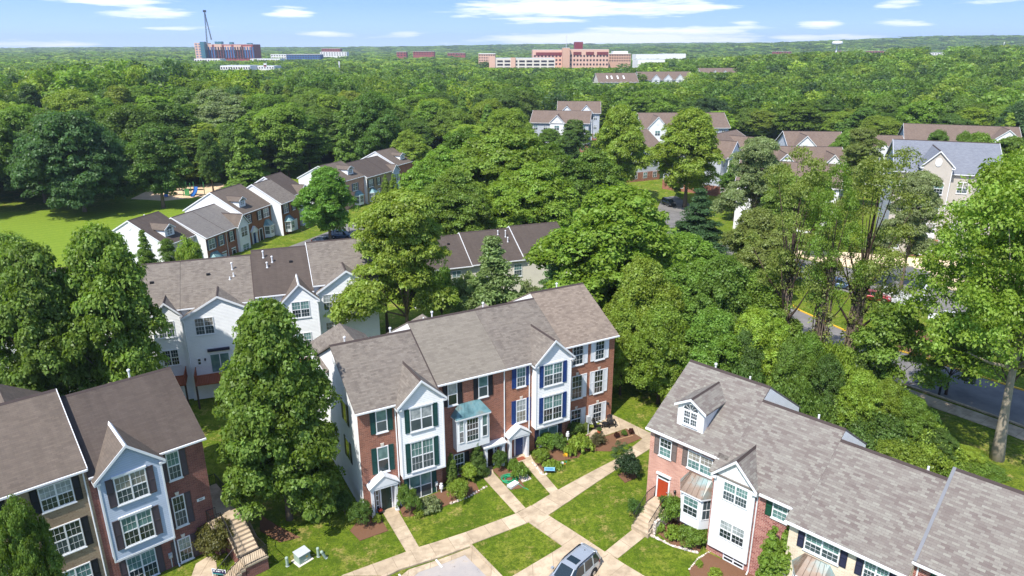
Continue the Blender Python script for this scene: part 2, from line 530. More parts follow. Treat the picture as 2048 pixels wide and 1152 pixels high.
# ------------------------------------------------------------------ daylight: sun behind the camera on the left
SUN_AZ, SUN_EL = 214., 55.
W = bpy.data.worlds.new('World')
SC.world = W
W.use_nodes = True
def make_world():
    t = W.node_tree
    t.nodes.clear()
    k = N.__new__(N)
    k.t = t
    out = t.nodes.new('ShaderNodeOutputWorld')
    bg = t.nodes.new('ShaderNodeBackground')
    bg.inputs['Strength'].default_value = .15
    sky = t.nodes.new('ShaderNodeTexSky')
    sky.sky_type = 'NISHITA'
    sky.sun_disc = False
    sky.sun_elevation = R(SUN_EL)
    sky.sun_rotation = R(SUN_AZ)
    sky.altitude = 100
    sky.air_density = 1.
    sky.dust_density = .6
    sky.ozone_density = 1.5
    tc = t.nodes.new('ShaderNodeTexCoord')
    sp = t.nodes.new('ShaderNodeSeparateXYZ')
    k.l(tc.outputs['Generated'], sp.inputs[0])
    x, y, z = sp.outputs
    az = k.math('ARCTAN2', x, y)
    el = k.math('ARCSINE', z)
    # the low sky: clear blue above, paler at the horizon (values are radiance / strength)
    low = k.ramp(k.math('MULTIPLY', el, 1 / .35), [(0., SKYC[0]), (.06, SKYC[1]), (.16, SKYC[2]), (.5, SKYC[3])])
    lowv = t.nodes.new('ShaderNodeVectorMath'); lowv.operation = 'SCALE'
    lowv.inputs['Scale'].default_value = 1 / .15
    k.l(low, lowv.inputs[0])
    f = k.ramp(k.math('MULTIPLY', el, 1 / .5), [(.25, (1, 1, 1, 1)), (1., (0, 0, 0, 1))])
    c = k.mix(f, sky.outputs[0], lowv.outputs[0])
    # thin stretched fair-weather clouds near the horizon
    cv = t.nodes.new('ShaderNodeCombineXYZ')
    k.l(k.math('MULTIPLY', az, 9.), cv.inputs[0])
    k.l(k.math('MULTIPLY', el, 95.), cv.inputs[1])
    wn = k.noise(1.3, cv.outputs[0], 7, .62)
    w2 = k.noise(.55, cv.outputs[0], 3, .5)
    tot = None
    for px, py, wx, wy, a in CLOUDS:
        ca = math.atan2((px - 1024) / F, CP - SP * (py - 576) / F)
        ce = math.atan((-(SP + CP * (py - 576) / F)) / math.hypot((px - 1024) / F, CP - SP * (py - 576) / F))
        dx = k.math('MULTIPLY', k.math('SUBTRACT', az, ca), F / wx)
        dy = k.math('MULTIPLY', k.math('SUBTRACT', el, ce), F / wy)
        r = k.math('ADD', k.math('MULTIPLY', dx, dx), k.math('MULTIPLY', dy, dy))
        g = k.math('MULTIPLY', k.math('POWER', 2.718, k.math('MULTIPLY', r, -1.)), a)
        tot = g if tot is None else k.math('MAXIMUM', tot, g)
    dens = k.math('ADD', tot, k.math('MULTIPLY', k.math('SUBTRACT', wn, .5), 1.9))
    dens = k.math('ADD', dens, k.math('MULTIPLY', k.math('SUBTRACT', w2, .5), .5))
    cf = k.ramp(dens, [(.38, (0, 0, 0, 1)), (.62, (.5, .5, .5, 1)), (.95, (.92, .92, .92, 1))])
    cf = k.math('MULTIPLY', cf, k.ramp(el, [(0., (1, 1, 1, 1)), (.1, (1, 1, 1, 1)), (.2, (0, 0, 0, 1))]))
    c = k.mix(cf, c, tuple(v / .15 for v in (.98, .98, 1.)) + (1,))
    k.l(c, bg.inputs[0])
    k.l(bg.outputs[0], out.inputs[0])
SKYC = [(.48, .63, .88, 1), (.38, .56, .90, 1), (.25, .43, .84, 1), (.21, .36, .74, 1)]
CLOUDS = [(1160, 15, 230, 20, 0.99), (1380, 16, 90, 12, 0.84), (1090, 40, 100, 8, 0.84), (1230, 78, 280, 12, 1.30), (1350, 62, 170, 11, 1.04), (1640, 76, 110, 8, 0.94), (1020, 22, 120, 12, 0.94),
          (300, 25, 75, 11, 0.84), (575, 26, 50, 11, 0.89), (330, 57, 80, 5, 0.73), (645, 67, 55, 6, 0.84), (805, 69, 42, 6, 0.84), (60, 88, 90, 6, 0.84),
          (1635, 49, 48, 7, 0.84), (1800, 46, 60, 7, 0.84), (1490, 47, 30, 5, 0.63), (1790, 8, 60, 8, 0.63), (200, 2, 130, 8, 0.73), (1960, 6, 60, 7, 0.63), (930, 32, 60, 7, 0.52)]
make_world()
sl = bpy.data.lights.new('sun', 'SUN')
sl.energy = 4.3
sl.angle = R(.53)
sl.color = (1., .955, .88)
so = bpy.data.objects.new('sun', sl)
COL.objects.link(so)
so.rotation_euler = (math.pi / 2 - R(SUN_EL), 0, math.pi - R(SUN_AZ))
SC.view_settings.view_transform = 'Standard'
SC.view_settings.look = 'None'
SC.view_settings.exposure = EXPOSURE = .7
SC.view_settings.gamma = 1
SC.cycles.max_bounces = 6
SC.cycles.diffuse_bounces = 3
SC.cycles.glossy_bounces = 2
SC.cycles.transmission_bounces = 3
SC.cycles.transparent_max_bounces = 4
SC.cycles.volume_bounces = 0
SC.cycles.use_denoising = True

# ------------------------------------------------------------------ ground
def warp_axis(n, near, far):
    u = np.linspace(-1, 1, n)
    k = math.asinh(far / near)
    return near * np.sinh(u * k)
def make_ground():
    xs = warp_axis(310, 30, 9000)
    ys = warp_axis(310, 30, 9000) + 42
    v = [(x, y, T(x, y)) for y in ys for x in xs]
    n = len(xs)
    f = [(r * n + c, r * n + c + 1, r * n + n + c + 1, r * n + n + c) for r in range(len(ys) - 1) for c in range(n - 1)]
    me = bpy.data.meshes.new('ground')
    me.from_pydata(v, [], f)
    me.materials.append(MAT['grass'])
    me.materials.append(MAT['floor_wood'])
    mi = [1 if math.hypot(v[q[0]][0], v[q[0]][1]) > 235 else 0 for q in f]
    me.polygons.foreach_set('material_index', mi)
    for p in me.polygons:
        p.use_smooth = True
    tag(put('ground', me), kind='structure')
make_ground()

def sheet(name, pts, mat, dz=.03, thick=.12, kind='structure', step=1.2):
    """a pavement slab following the terrain: pts is a list of (left,right) ground pairs"""
    k = M()
    rings = []
    for (a, b), (c, d) in zip(pts[:-1], pts[1:]):
        n = max(1, int((Vector(c) - Vector(a)).length / step))
        for q in range(n + (1 if (c, d) == pts[-1] else 0)):
            t = q / n
            l = Vector(a).lerp(Vector(c), t)
            r = Vector(b).lerp(Vector(d), t)
            zl, zr = T(l.x, l.y) + dz, T(r.x, r.y) + dz
            rings.append([(l.x, l.y, zl), (r.x, r.y, zr), (r.x, r.y, zr - thick), (l.x, l.y, zl - thick)])
    k.loft(rings)
    me = k.mesh(name, mat)
    uv = me.uv_layers[0]
    a0 = Vector(pts[0][0]); a1 = Vector(pts[-1][0])
    d = (a1 - a0); d.z = 0; d.normalize()
    for lp in me.loops:
        p = me.vertices[lp.vertex_index].co
        uv.data[lp.index].uv = ((p.x * d.x + p.y * d.y), (p.x * -d.y + p.y * d.x))
    o = put(name, me)
    return tag(o, kind=kind)
def patch(name, pix, mat, dz=.03, kind='structure', z=None, thick=.1, sub=1.5):
    """a flat patch of ground cover given by its outline (photo pixels met with the terrain, or x,y pairs when z='xy')"""
    pts = [(Vector((p[0], p[1], T(p[0], p[1]))) if z == 'xy' else G(*p)) for p in pix]
    bm = bmesh.new()
    vs = [bm.verts.new((p.x, p.y, 0)) for p in pts]
    bm.faces.new(vs)
    bmesh.ops.triangulate(bm, faces=bm.faces)
    for _ in range(5):
        e = [q for q in bm.edges if q.calc_length() > sub]
        if not e: break
        bmesh.ops.subdivide_edges(bm, edges=e, cuts=1)
        bmesh.ops.triangulate(bm, faces=bm.faces)
    for q in bm.verts:
        q.co.z = T(q.co.x, q.co.y) + dz
    bmesh.ops.recalc_face_normals(bm, faces=bm.faces)
    for q in bm.faces:
        if q.normal.z < 0: q.normal_flip()
    r = bmesh.ops.extrude_face_region(bm, geom=list(bm.faces))
    for q in r['geom']:
        if isinstance(q, bmesh.types.BMVert): q.co.z -= thick
    bmesh.ops.recalc_face_normals(bm, faces=bm.faces)
    uv = bm.loops.layers.uv.new('UVMap')
    for q in bm.faces:
        for l in q.loops: l[uv].uv = (l.vert.co.x, l.vert.co.y)
    me = bpy.data.meshes.new(name)
    bm.to_mesh(me); bm.free()
    me.materials.append(mat)
    return tag(put(name, me), kind=kind)

def gp(l):
    return [(G(*a), G(*b)) for a, b in l]
sheet('front_walk', gp([((683, 1152), (766, 1152)), ((838, 1095), (943, 1089)), ((929, 1066), (985, 1073)), ((1034, 1027), (1058, 1045)), ((1062, 1012), (1082, 1036))]), MAT['concrete'], .055)
sheet('upper_walk', gp([((1044, 1024), (1080, 1042)), ((1101, 989), (1140, 1002)), ((1238, 916), (1294, 902)), ((1300, 866), (1345, 866))]), MAT['concrete'], .06)
sheet('cross_walk', gp([((1040, 1033), (1094, 1030)), ((1122, 1091), (1210, 1105)), ((1175, 1132), (1250, 1130)), ((1240, 1185), (1330, 1178))]), MAT['concrete'], .065)
sheet('door_walk', gp([((761, 1018), (791, 1013)), ((813, 1105), (838, 1095))]), MAT['concrete'], .05)
sheet('door_walk', gp([((955, 935), (983, 930)), ((969, 959), (987, 946)), ((1031, 1027), (1051, 1017))]), MAT['concrete'], .05)
sheet('door_walk', gp([((1030, 905), (1058, 903)), ((1044, 922), (1066, 921)), ((1101, 989), (1116, 980))]), MAT['concrete'], .05)
sheet('door_walk', gp([((1270, 1056), (1300, 1066)), ((1209, 1105), (1235, 1118))]), MAT['concrete'], .05)
patch('apron', [(1125, 1093), (1160, 1118), (1210, 1140), (1150, 1190), (960, 1190)], MAT['concrete'], .05)
patch('patio', [(1160, 880), (1222, 828), (1300, 866), (1284, 878), (1252, 857), (1185, 880)], MAT['concrete'], .03)
patch('parking_lot', [(765, 1200), (835, 1141), (938, 1106), (1000, 1165), (1030, 1200)], MAT['asphalt_worn'], .04)
patch('parking_lot', [(1120, 1170), (1215, 1148), (1260, 1190), (1100, 1230)], MAT['asphalt_worn'], .045)
# kerb and gutter of the parking bay
def kerb(pts, w=.35, h=.1, mat='concrete', name='kerb', dz=.0):
    k = M()
    g = [G(*p) if len(p) == 2 else Vector(p) for p in pts]
    for a, b in zip(g[:-1], g[1:]):
        d = (b - a); d.z = 0
        s = Vector((-d.y, d.x, 0)).normalized() * w / 2
        rings = []
        n = max(1, int(d.length / 2))
        for q in range(n + 1):
            p = a.lerp(b, q / n)
            z = T(p.x, p.y) + dz
            rings.append([(p.x + s.x, p.y + s.y, z + h), (p.x - s.x, p.y - s.y, z + h), (p.x - s.x, p.y - s.y, z - .1), (p.x + s.x, p.y + s.y, z - .1)])
        k.loft(rings)
    return tag(k.build(name, MAT[mat]), kind='structure')
patch('gutter_strip', [(745, 1200), (818, 1140), (942, 1096), (1020, 1178), (1010, 1190), (930, 1111), (838, 1145), (775, 1200)], MAT['concrete'], .06)
kerb([(720, 1178), (800, 1139), (941, 1092), (1018, 1172)], .22, .13)
k = M()
def line_px(a, b, w, dz, mat, name):
    A, B = G(*a), G(*b)
    d = B - A; d.z = 0
    s = Vector((-d.y, d.x, 0)).normalized() * w / 2
    z = lambda p: (p.x, p.y, T(p.x, p.y) + dz)
    q = M().prism([z(A + s), z(B + s), z(B - s), z(A - s)], (0, 0, -.02))
    return tag(q.build(name, mat), kind='structure')
line_px((872, 1121), (884, 1136), .13, .085, MAT['line'], 'parking_line')
line_px((798, 1150), (805, 1162), .13, .085, MAT['line'], 'parking_line')
# planting beds
patch('mulch_bed', [(700, 1062), (735, 1018), (758, 1032), (776, 1062), (720, 1082)], MAT['mulch'], .045)
patch('mulch_bed', [(796, 1010), (840, 1000), (935, 960), (952, 968), (960, 985), (905, 1006), (850, 1030), (806, 1034)], MAT['mulch'], .045)
patch('mulch_bed', [(985, 940), (1003, 932), (1030, 945), (1050, 975), (1022, 980)], MAT['mulch'], .045)
patch('rock_bed', [(1030, 948), (1045, 940), (1063, 958), (1045, 965)], MAT['rock'], .045)
patch('mulch_bed', [(1062, 912), (1080, 900), (1135, 888), (1180, 868), (1158, 915), (1120, 922), (1095, 938), (1085, 948)], MAT['mulch'], .045)
patch('mulch_bed', [(1150, 905), (1185, 882), (1253, 858), (1284, 877), (1220, 903), (1175, 902)], MAT['mulch'], .045)
patch('mulch_bed', [(1235, 950), (1262, 938), (1275, 955), (1250, 966)], MAT['mulch'], .045)
patch('mulch_bed', [(1297, 1052), (1330, 1030), (1405, 1075), (1400, 1104), (1345, 1090)], MAT['mulch'], .045)
patch('mulch_bed', [(1378, 1140), (1415, 1106), (1510, 1150), (1520, 1190), (1390, 1190)], MAT['mulch'], .045)
patch('mulch_bed', [(520, 1030), (560, 1055), (600, 1075), (560, 1085), (520, 1062)], MAT['mulch'], .045)
patch('mulch_bed', [(1790, 690), (1830, 655), (1868, 672), (1860, 715), (1815, 705)], MAT['mulch'], .045)
# playground, lawn, streets behind
patch('mown_lawn', [(-300, 440), (0, 425), (180, 415), (330, 392), (430, 372), (400, 430), (200, 520), (-300, 640)], MAT['lawn'], .03, sub=6)
patch('play_sand', [(262, 398), (310, 375), (440, 366), (452, 372), (420, 392), (330, 402)], MAT['sand'], .06, sub=6)
patch('street', [(560, 500), (640, 470), (760, 420), (860, 445), (840, 520), (700, 560)], MAT['asphalt'], .03, sub=5)
patch('street', [(1290, 470), (1325, 395), (1352, 392), (1400, 420), (1395, 480)], MAT['asphalt'], .03, sub=5)
road = [((1500, 555), (1440, 590)), ((1600, 622), (1565, 672)), ((1730, 680), (1695, 730)), ((2048, 782), (2010, 840)), ((2400, 890), (2330, 960))]
sheet('road', gp(road), MAT['asphalt'], .03)
kerb([a for a, b in road], .22, .16, 'yellow_paint', 'yellow_kerb')
kerb([b for a, b in road], .3, .14, 'concrete', 'kerb')
sheet('pavement', gp([((1555, 680), (1545, 692)), ((1690, 735), (1682, 750)), ((2008, 844), (1998, 862)), ((2330, 965), (2315, 988))]), MAT['concrete'], .05)
sheet('back_street', gp([((1380, 470), (1350, 500)), ((1560, 512), (1530, 548)), ((1760, 548), (1720, 590)), ((2080, 622), (2060, 668)), ((2400, 690), (2380, 740))]), MAT['asphalt'], .03)
patch('driveway_apron', [(1560, 500), (1700, 505), (1990, 530), (2300, 610), (2300, 670), (2060, 618), (1770, 548), (1620, 520)], MAT['drive'], .04, sub=4)
# ------------------------------------------------------------------ houses
class Fr:
    """a row of houses: x runs along the front seen from outside, y runs into the house"""
    def __init__(s, o, az):
        a = R(az)
        s.o, s.u = o, (math.sin(a), math.cos(a))
        s.i = (-s.u[1], s.u[0])
        s.rz = math.atan2(s.u[1], s.u[0])
    def w(s, x, y, z=0.):
        return Vector((s.o[0] + x * s.u[0] + y * s.i[0], s.o[1] + x * s.u[1] + y * s.i[1], z))

WRNG = random.Random(4)
class House:
    def __init__(s, fr, x, y, z, name, label, cat='townhouse', group=None):
        s.fr, s.off = fr, (x, y, z)
        s.e = empty(name, fr.w(x, y, z), fr.rz, label, cat, group)
    def part(s, name, k, mat, parent=None, label=None, smooth=False):
        mat = [MAT[q] if isinstance(q, str) else q for q in (mat if isinstance(mat, (list, tuple)) else [mat])]
        o = k.build(name, mat, parent or s.e, s.off, smooth)
        if label: o['label'] = label
        return o
    def shell(s, x0, x1, y0, yb, zb, zp, k, yr, kb=None, front='brick_red', side='siding', roof='roof_brown', ov=(0., 0.), eave=.3, cap=True, rake='', th=.12, gut=True, ybov=.3):
        """walls up to a gable roof whose front plane is z = zp + k*y"""
        kb = kb or k
        zr = zp + k * yr
        t = th + .02
        w = M()
        zf = lambda y: (zp + k * y if y <= yr else zr - kb * (y - yr)) - t * math.hypot(1, k)
        pr = [(y0, zb), (yb, zb), (yb, zf(yb)), (yr, zf(yr)), (y0, zf(y0))]
        w.prism([(x0, y, z) for y, z in pr], (x1 - x0, 0, 0))
        # faces: 0,1 ends; then sides; the one at y0 is the front
        w.m = [1, 1, 1, 1, 1, 1, 0]
        s.part('wall', w, [front, side])
        r = M()
        ye, be = y0 - eave, yb + ybov
        ze, zbk = zp + k * ye, zr - kb * (be - yr)
        a, b = x0 - ov[0] + .003, x1 + ov[1] - .003
        r.prism([(a, ye, ze), (a, yr, zr), (a, be, zbk), (a, be, zbk - th), (a, yr, zr - th * 1.15), (a, ye, ze - th)], (b - a, 0, 0))
        s.roof = s.part('roof', r, roof)
        s.rp = (zp, k, yr, kb, zr)
        if cap:
            c = M()
            c.prism([(a, yr - .17, zr - .17 * k + .012), (a, yr, zr + .045), (a, yr + .17, zr - .17 * kb + .012), (a, yr, zr - .02)], (b - a, 0, 0))
            s.part('ridge_cap', c, 'ridge', s.roof)
        if gut:
            g = M().box(a, b, ye - .12, ye + .02, ze - .17, ze - .045)
            s.part('gutter', g, 'white')
        for ch in rake:
            xx = a - .05 if ch == 'l' else b
            g = M()
            for (p, q, u, v) in ((ye, ze, yr, zr), (yr, zr, be, zbk)):
                g.prism([(xx, p, q - .2), (xx, u, v - .2), (xx, u, v + .025), (xx, p, q + .025)], (.05, 0, 0))
            s.part('rake_board', g, 'white')
        return s
    def seam(s, x, y0, w=.1):
        zp, k, yr, kb, zr = s.rp
        c = M().prism([(x, y0, zp + k * y0 + .03), (x, yr, zr + .05), (x + w, yr, zr + .05), (x + w, y0, zp + k * y0 + .03)], (0, 0, -.06))
        s.part('seam_cap', c, 'ridge', s.roof)
    def pipe(s, x, y, h=.55, r=.07, col='white', cap=True):
        zp, k, yr, kb, zr = s.rp
        z = zp + k * y if y <= yr else zr - kb * (y - yr)
        p = M().lathe((x, y, z), [(r * 1.8, -.1), (r * 1.8, .04), (r, .05), (r, h)] + ([(r * 1.7, h), (r * 1.7, h + .1), (r * .6, h + .16)] if cap else []), 10)
        s.part('vent_pipe', p, col, s.roof)
    def vent(s, x, y):
        zp, k, yr, kb, zr = s.rp
        s.part('roof_vent', M().box(x - .18, x + .18, y - .16, y + .16, zp + k * y - .1, zp + k * y + .14), 'iron', s.roof)
    def gable(s, x0, x1, y0, d, z0, ze, zp, wall='siding', roof='roof_brown', ov=.28, trim=True, body=True, white_cap=False, sidew=None):
        """a projecting bay with its own cross gable running back into the main roof"""
        P0, k, yr, kb, zr = s.rp
        xc = (x0 + x1) / 2
        yf = y0 - d
        t = .14
        sl = (zp - ze) / ((x1 - x0) / 2 + ov)
        zw = ze + sl * ov - t * 1.2
        back = (zp - P0) / k
        if body:
            b = M().prism([(x0, yf, z0), (x1, yf, z0), (x1, yf, zw), (xc, yf, zp - t * 1.3), (x0, yf, zw)], (0, max(d, .3) + .35, 0))
            b.m = [0] * len(b.m)
            s.part('bay', b, [wall])
        yo = yf - .22
        r = M()
        yv = min((ze - P0) / k + .9, yr)
        for sg, xe in ((-1, x0 - ov), (1, x1 + ov)):
            r.prism([(xe, yo, ze), (xc, yo, zp), (xc, back + .25, zp), (xe, max(yv, yo + .3), ze)], (0, 0, -.12))
        g = s.part('gable_roof', r, roof)
        c = M().prism([(xc - .12, yo, zp - .12 * sl + .012), (xc, yo, zp + .045), (xc + .12, yo, zp - .12 * sl + .012)], (0, back - yo + .05, 0))
        s.part('ridge_cap', c, 'white' if white_cap else 'ridge', g)
        if trim:
            w = M()
            for xe in (x0 - ov, x1 + ov):
                w.prism([(xe, yo - .05, ze - .2), (xc, yo - .05, zp - .2), (xc, yo - .05, zp + .02), (xe, yo - .05, ze + .02)], (0, .05, 0))
                q = M()
            s.part('rake_board', w, 'white', g)
            for xe, sg in ((x0 - ov, 1), (x1 + ov, -1)):
                w = M().box(min(xe, xe + sg * (ov + .12)), max(xe, xe + sg * (ov + .12)), yo + .001, y0, ze - .3, ze - .14)
                s.part('eave_return', w, 'white', g)
        if body and trim:
            w = M()
            for xe in (x0, x1):
                w.box(xe - .05, xe + .05, yf - .03, yf + .06, z0, zw)
            w.box(x0, x1, yf - .025, yf + .02, z0 - .02, z0 + .14)
            s.part('corner_board', w, 'white')
    def window(s, x0, x1, z0, z1, y, two=False, shut=None, key=False, up='blind', lo='screen', gr=2, head=False, sill=True, sw=.42, sides='lr', parent=None, fr='white', rows=2):
        f = M()
        t = .075
        ya, yb = y - .06, y + .02
        f.box(x0, x0 + t, ya, yb, z0, z1).box(x1 - t, x1, ya, yb, z0, z1)
        f.box(x0 + t, x1 - t, ya, yb, z0, z0 + t).box(x0 + t, x1 - t, ya, yb, z1 - t, z1)
        n = 3 if two == 3 else 2 if two else 1
        cells = []
        w = (x1 - x0 - 2 * t - (n - 1) * .1) / n
        for q in range(n):
            a = x0 + t + q * (w + .1)
            if q:
                f.box(a - .1, a, ya, yb, z0 + t, z1 - t)
            cells.append((a, a + w))
        zm = (z0 + z1) / 2
        p = M()
        for a, b in cells:
            f.box(a, b, ya + .012, yb, zm - .04, zm + .04)
            for lo_, hi_, fill in ((zm + .04, z1 - t, 0), (z0 + t, zm - .04, 1)):
                p.cur = fill
                p.box(a, b, y - .022 - .004 * fill, y + .015, lo_, hi_)
                if gr:
                    for q in range(1, gr + 1):
                        xx = a + (b - a) * q / (gr + 1)
                        if fill == 0 or gr > 1:
                            f.box(xx - .0095, xx + .0095, y - .034, y - .018, lo_, hi_)
                    for q in range(1, rows):
                        zz = lo_ + (hi_ - lo_) * q / rows
                        f.box(a, b, y - .0345, y - .0185, zz - .0095, zz + .0095)
        wo = s.part('window', f, fr, parent)
        if up == 'blind':
            up = WRNG.choice(['blind', 'blind', 'blind', 'curtain', 'glass', 'beige'])
        if lo == 'screen':
            lo = WRNG.choice(['screen', 'screen', 'glass'])
        s.part('pane', p, [up, lo], wo)
        if sill:
            s.part('sill', M().box(x0 - .06, x1 + .06, y - .1, y + .02, z0 - .09, z0 - .004), fr, wo)
        if head:
            s.part('header', M().box(x0 - .08, x1 + .08, y - .1, y + .02, z1 + .004, z1 + .14), fr, wo)
        if key:
            xc = (x0 + x1) / 2
            s.part('keystone', M().prism([(xc - .1, y - .05, z1 + .03), (xc + .1, y - .05, z1 + .03), (xc + .15, y - .05, z1 + .3), (xc - .15, y - .05, z1 + .3)], (0, .07, 0)), 'stone', wo)
        if shut:
            for sd in sides:
                a, b = (x0 - .03 - sw, x0 - .03) if sd == 'l' else (x1 + .03, x1 + .03 + sw)
                q = M().box(a, a + .06, y - .06, y + .02, z0, z1).box(b - .06, b, y - .06, y + .02, z0, z1)
                for zz in (z0, zm - .05, z1 - .1):
                    q.box(a + .06, b - .06, y - .06, y + .02, zz, zz + .1)
                for lo_, hi_ in ((z0 + .1, zm - .05), (zm + .05, z1 - .1)):
                    nl = max(3, int((hi_ - lo_) / .12))
                    for v in range(nl):
                        za = lo_ + (hi_ - lo_) * v / nl
                        zb_ = lo_ + (hi_ - lo_) * (v + 1) / nl
                        q.prism([(a + .06, y - .052, za), (b - .06, y - .052, za), (b - .06, y - .02, zb_), (a + .06, y - .02, zb_)], (0, .03, 0))
                s.part('shutter', q, shut, wo)
        return wo
    def door(s, x0, x1, z0, z1, y, mat, side=None, transom=False):
        f = M()
        f.box(x0 - .12, x0, y - .09, y + .02, z0, z1 + .12).box(x1, x1 + .12, y - .09, y + .02, z0, z1 + .12).box(x0, x1, y - .09, y + .02, z1, z1 + .12)
        fo = s.part('door_frame', f, 'white')
        d = M().box(x0, x1, y - .05, y + .02, z0 + .02, z1)
        w, h = x1 - x0, z1 - z0
        for cx in (.28, .72):
            for a, b in ((.08, .4), (.46, .72), (.78, .94)):
                d.box(x0 + w * (cx - .16), x0 + w * (cx + .16), y - .062, y - .03, z0 + h * a, z0 + h * b)
        do = s.part('door', d, mat, fo)
        s.part('handle', M().lathe((x1 - .1, y - .09, z0 + h * .45), [(.0, -.04), (.04, -.02), (.04, .02), (0, .04)], 8), 'galv', do)
        if side:
            a, b = side
            q = M().box(a, b, y - .07, y + .02, z0, z1)
            so_ = s.part('sidelight', q, 'white', fo)
            q = M()
            for n in range(4):
                q.box(a + .06, b - .06, y - .078, y - .03, z0 + h * (.1 + n * .22), z0 + h * (.28 + n * .22))
            s.part('pane', q, 'glass', so_)
        if transom:
            s.part('transom', M().box(x0, x1, y - .092, y + .02, z1 + .13, z1 + .33), 'glass', fo)
            s.part('transom_trim', M().box(x0 - .18, x1 + .18, y - .12, y + .02, z1 + .335, z1 + .5), 'white', fo)
        return fo
    def portico(s, x0, x1, y, d, zb, ze, zp, side_panels=True):
        xc = (x0 + x1) / 2
        k = M().prism([(x0 - .12, y - d - .1, ze), (x1 + .12, y - d - .1, ze), (xc, y - d - .1, zp)], (0, d + .1, 0))
        k.box(x0 - .1, x1 + .1, y - d - .07, y, ze - .18, ze - .004)
        po = s.part('portico', k, 'white')
        k = M()
        for sg in (-1, 1):
            k.prism([(xc, y - d - .18, zp + .09), (xc + sg * ((x1 - x0) / 2 + .22), y - d - .18, ze + .02), (xc + sg * ((x1 - x0) / 2 + .22), y - d - .18, ze + .1), (xc, y - d - .18, zp + .19)], (0, d + .18, 0))
        s.part('portico_roof', k, 'white', po)
        for xx in (x0 + .08, x1 - .08):
            k = M().box(xx - .11, xx + .11, y - d, y - d + .22, zb + .18, ze - .3).box(xx - .14, xx + .14, y - d - .03, y - d + .25, zb, zb + .18).box(xx - .14, xx + .14, y - d - .03, y - d + .25, ze - .3, ze - .184)
            s.part('column', k, 'white', po)
        if side_panels:
            k = M().box(x0 + .1, x0 + .16, y - d + .22, y + .01, zb, ze - .19).box(x1 - .16, x1 - .1, y - d + .22, y + .01, zb, ze - .19)
            s.part('side_panel', k, 'white', po)
        return po
    def downspout(s, x, y, z0, z1):
        s.part('downspout', M().tube([(x, y - .2, z1), (x, y - .06, z1 - .3), (x, y - .06, z0 + .25), (x, y - .3, z0 + .05)], .05, 6), 'white')
    def boxbay(s, x0, x1, y, d, z0, z1, zr, roofmat='copper', ang=0., panes=((0., 1.),), wall='white', seams=7, two=None, wz=None, sides=True):
        """a bay window (square or canted by ang) under a standing-seam metal roof"""
        yf = y - d
        pl = [(x0, y + .02), (x0 + ang, yf), (x1 - ang, yf), (x1, y + .02)]
        b = M().prism([(px_, py_, z0) for px_, py_ in pl], (0, 0, z1 - z0))
        bo = s.part('bay_window', b, wall)
        o = .16
        ro = [(x0 - o, y + .01), (x0 + ang - o * .7, yf - o), (x1 - ang + o * .7, yf - o), (x1 + o, y + .01)]
        tp = [(x0 + .55, y + .01), (x0 + .6 + ang * .3, y - .12), (x1 - .6 - ang * .3, y - .12), (x1 - .55, y + .01)]
        s.part('bay_cornice', M().prism([(a, c, z1 + .003) for a, c in ro], (0, 0, .12)), wall, bo)
        ro2 = [(a, c, z1 + .127) for a, c in ro]
        tp2 = [(a, c, zr) for a, c in tp]
        q = M().loft([ro2, tp2])
        rr = s.part('bay_roof', q, roofmat, bo)
        q = M()
        for n in range(seams + 1):
            t = n / seams
            a = Vector(ro2[1]).lerp(Vector(ro2[2]), t)
            c = Vector(tp2[1]).lerp(Vector(tp2[2]), t)
            q.tube([a + Vector((0, 0, .015)), c + Vector((0, 0, .015))], .02, 4)
        for side in ((0, 1), (3, 2)):
            for t in (.35, .7):
                a = Vector(ro2[side[0]]).lerp(Vector(ro2[side[1]]), t)
                c = Vector(tp2[side[0]]).lerp(Vector(tp2[side[1]]), t)
                q.tube([a + Vector((0, 0, .015)), c + Vector((0, 0, .015))], .018, 4)
        s.part('roof_seam', q, roofmat, rr)
        za, zb = wz or (z0 + (z1 - z0) * .27, z1 - .1)
        fa, fb = x0 + ang, x1 - ang
        for n, (a, c) in enumerate(panes):
            s.window(fa + (fb - fa) * a, fa + (fb - fa) * c, za, zb, yf, sill=False, parent=bo, rows=2, gr=2)
        if ang and sides:
            for (pa, pb) in ((pl[0], pl[1]), (pl[2], pl[3])):
                A, B = Vector((*pa, 0)), Vector((*pb, 0))
                dd = (B - A).normalized()
                nn = Vector((dd.y, -dd.x, 0))
                q, g = M(), M()
                L = (B - A).length
                u = lambda t_, h, z: tuple(A + dd * t_ + nn * h + Vector((0, 0, z)))
                m0, m1 = L * .16, L * .84
                for lo_, hi_ in ((za, (za + zb) / 2 - .03), ((za + zb) / 2 + .03, zb)):
                    g.prism([u(m0, .015, lo_), u(m1, .015, lo_), u(m1, .015, hi_), u(m0, .015, hi_)], tuple(-nn * .03))
                for a_, b_ in ((m0 - .06, m0), (m1, m1 + .06)):
                    q.prism([u(a_, .04, za - .06), u(b_, .04, za - .06), u(b_, .04, zb + .06), u(a_, .04, zb + .06)], tuple(-nn * .06))
                for lo_ in (za - .06, (za + zb) / 2 - .03, zb):
                    q.prism([u(m0, .04, lo_), u(m1, .04, lo_), u(m1, .04, lo_ + .06), u(m0, .04, lo_ + .06)], tuple(-nn * .06))
                for t_ in (.39, .61):
                    q.prism([u(L * t_ - .012, .025, za), u(L * t_ + .012, .025, za), u(L * t_ + .012, .025, zb), u(L * t_ - .012, .025, zb)], tuple(-nn * .02))
                wo = s.part('window', q, 'white', bo)
                s.part('pane', g, 'screen', wo)
        return bo
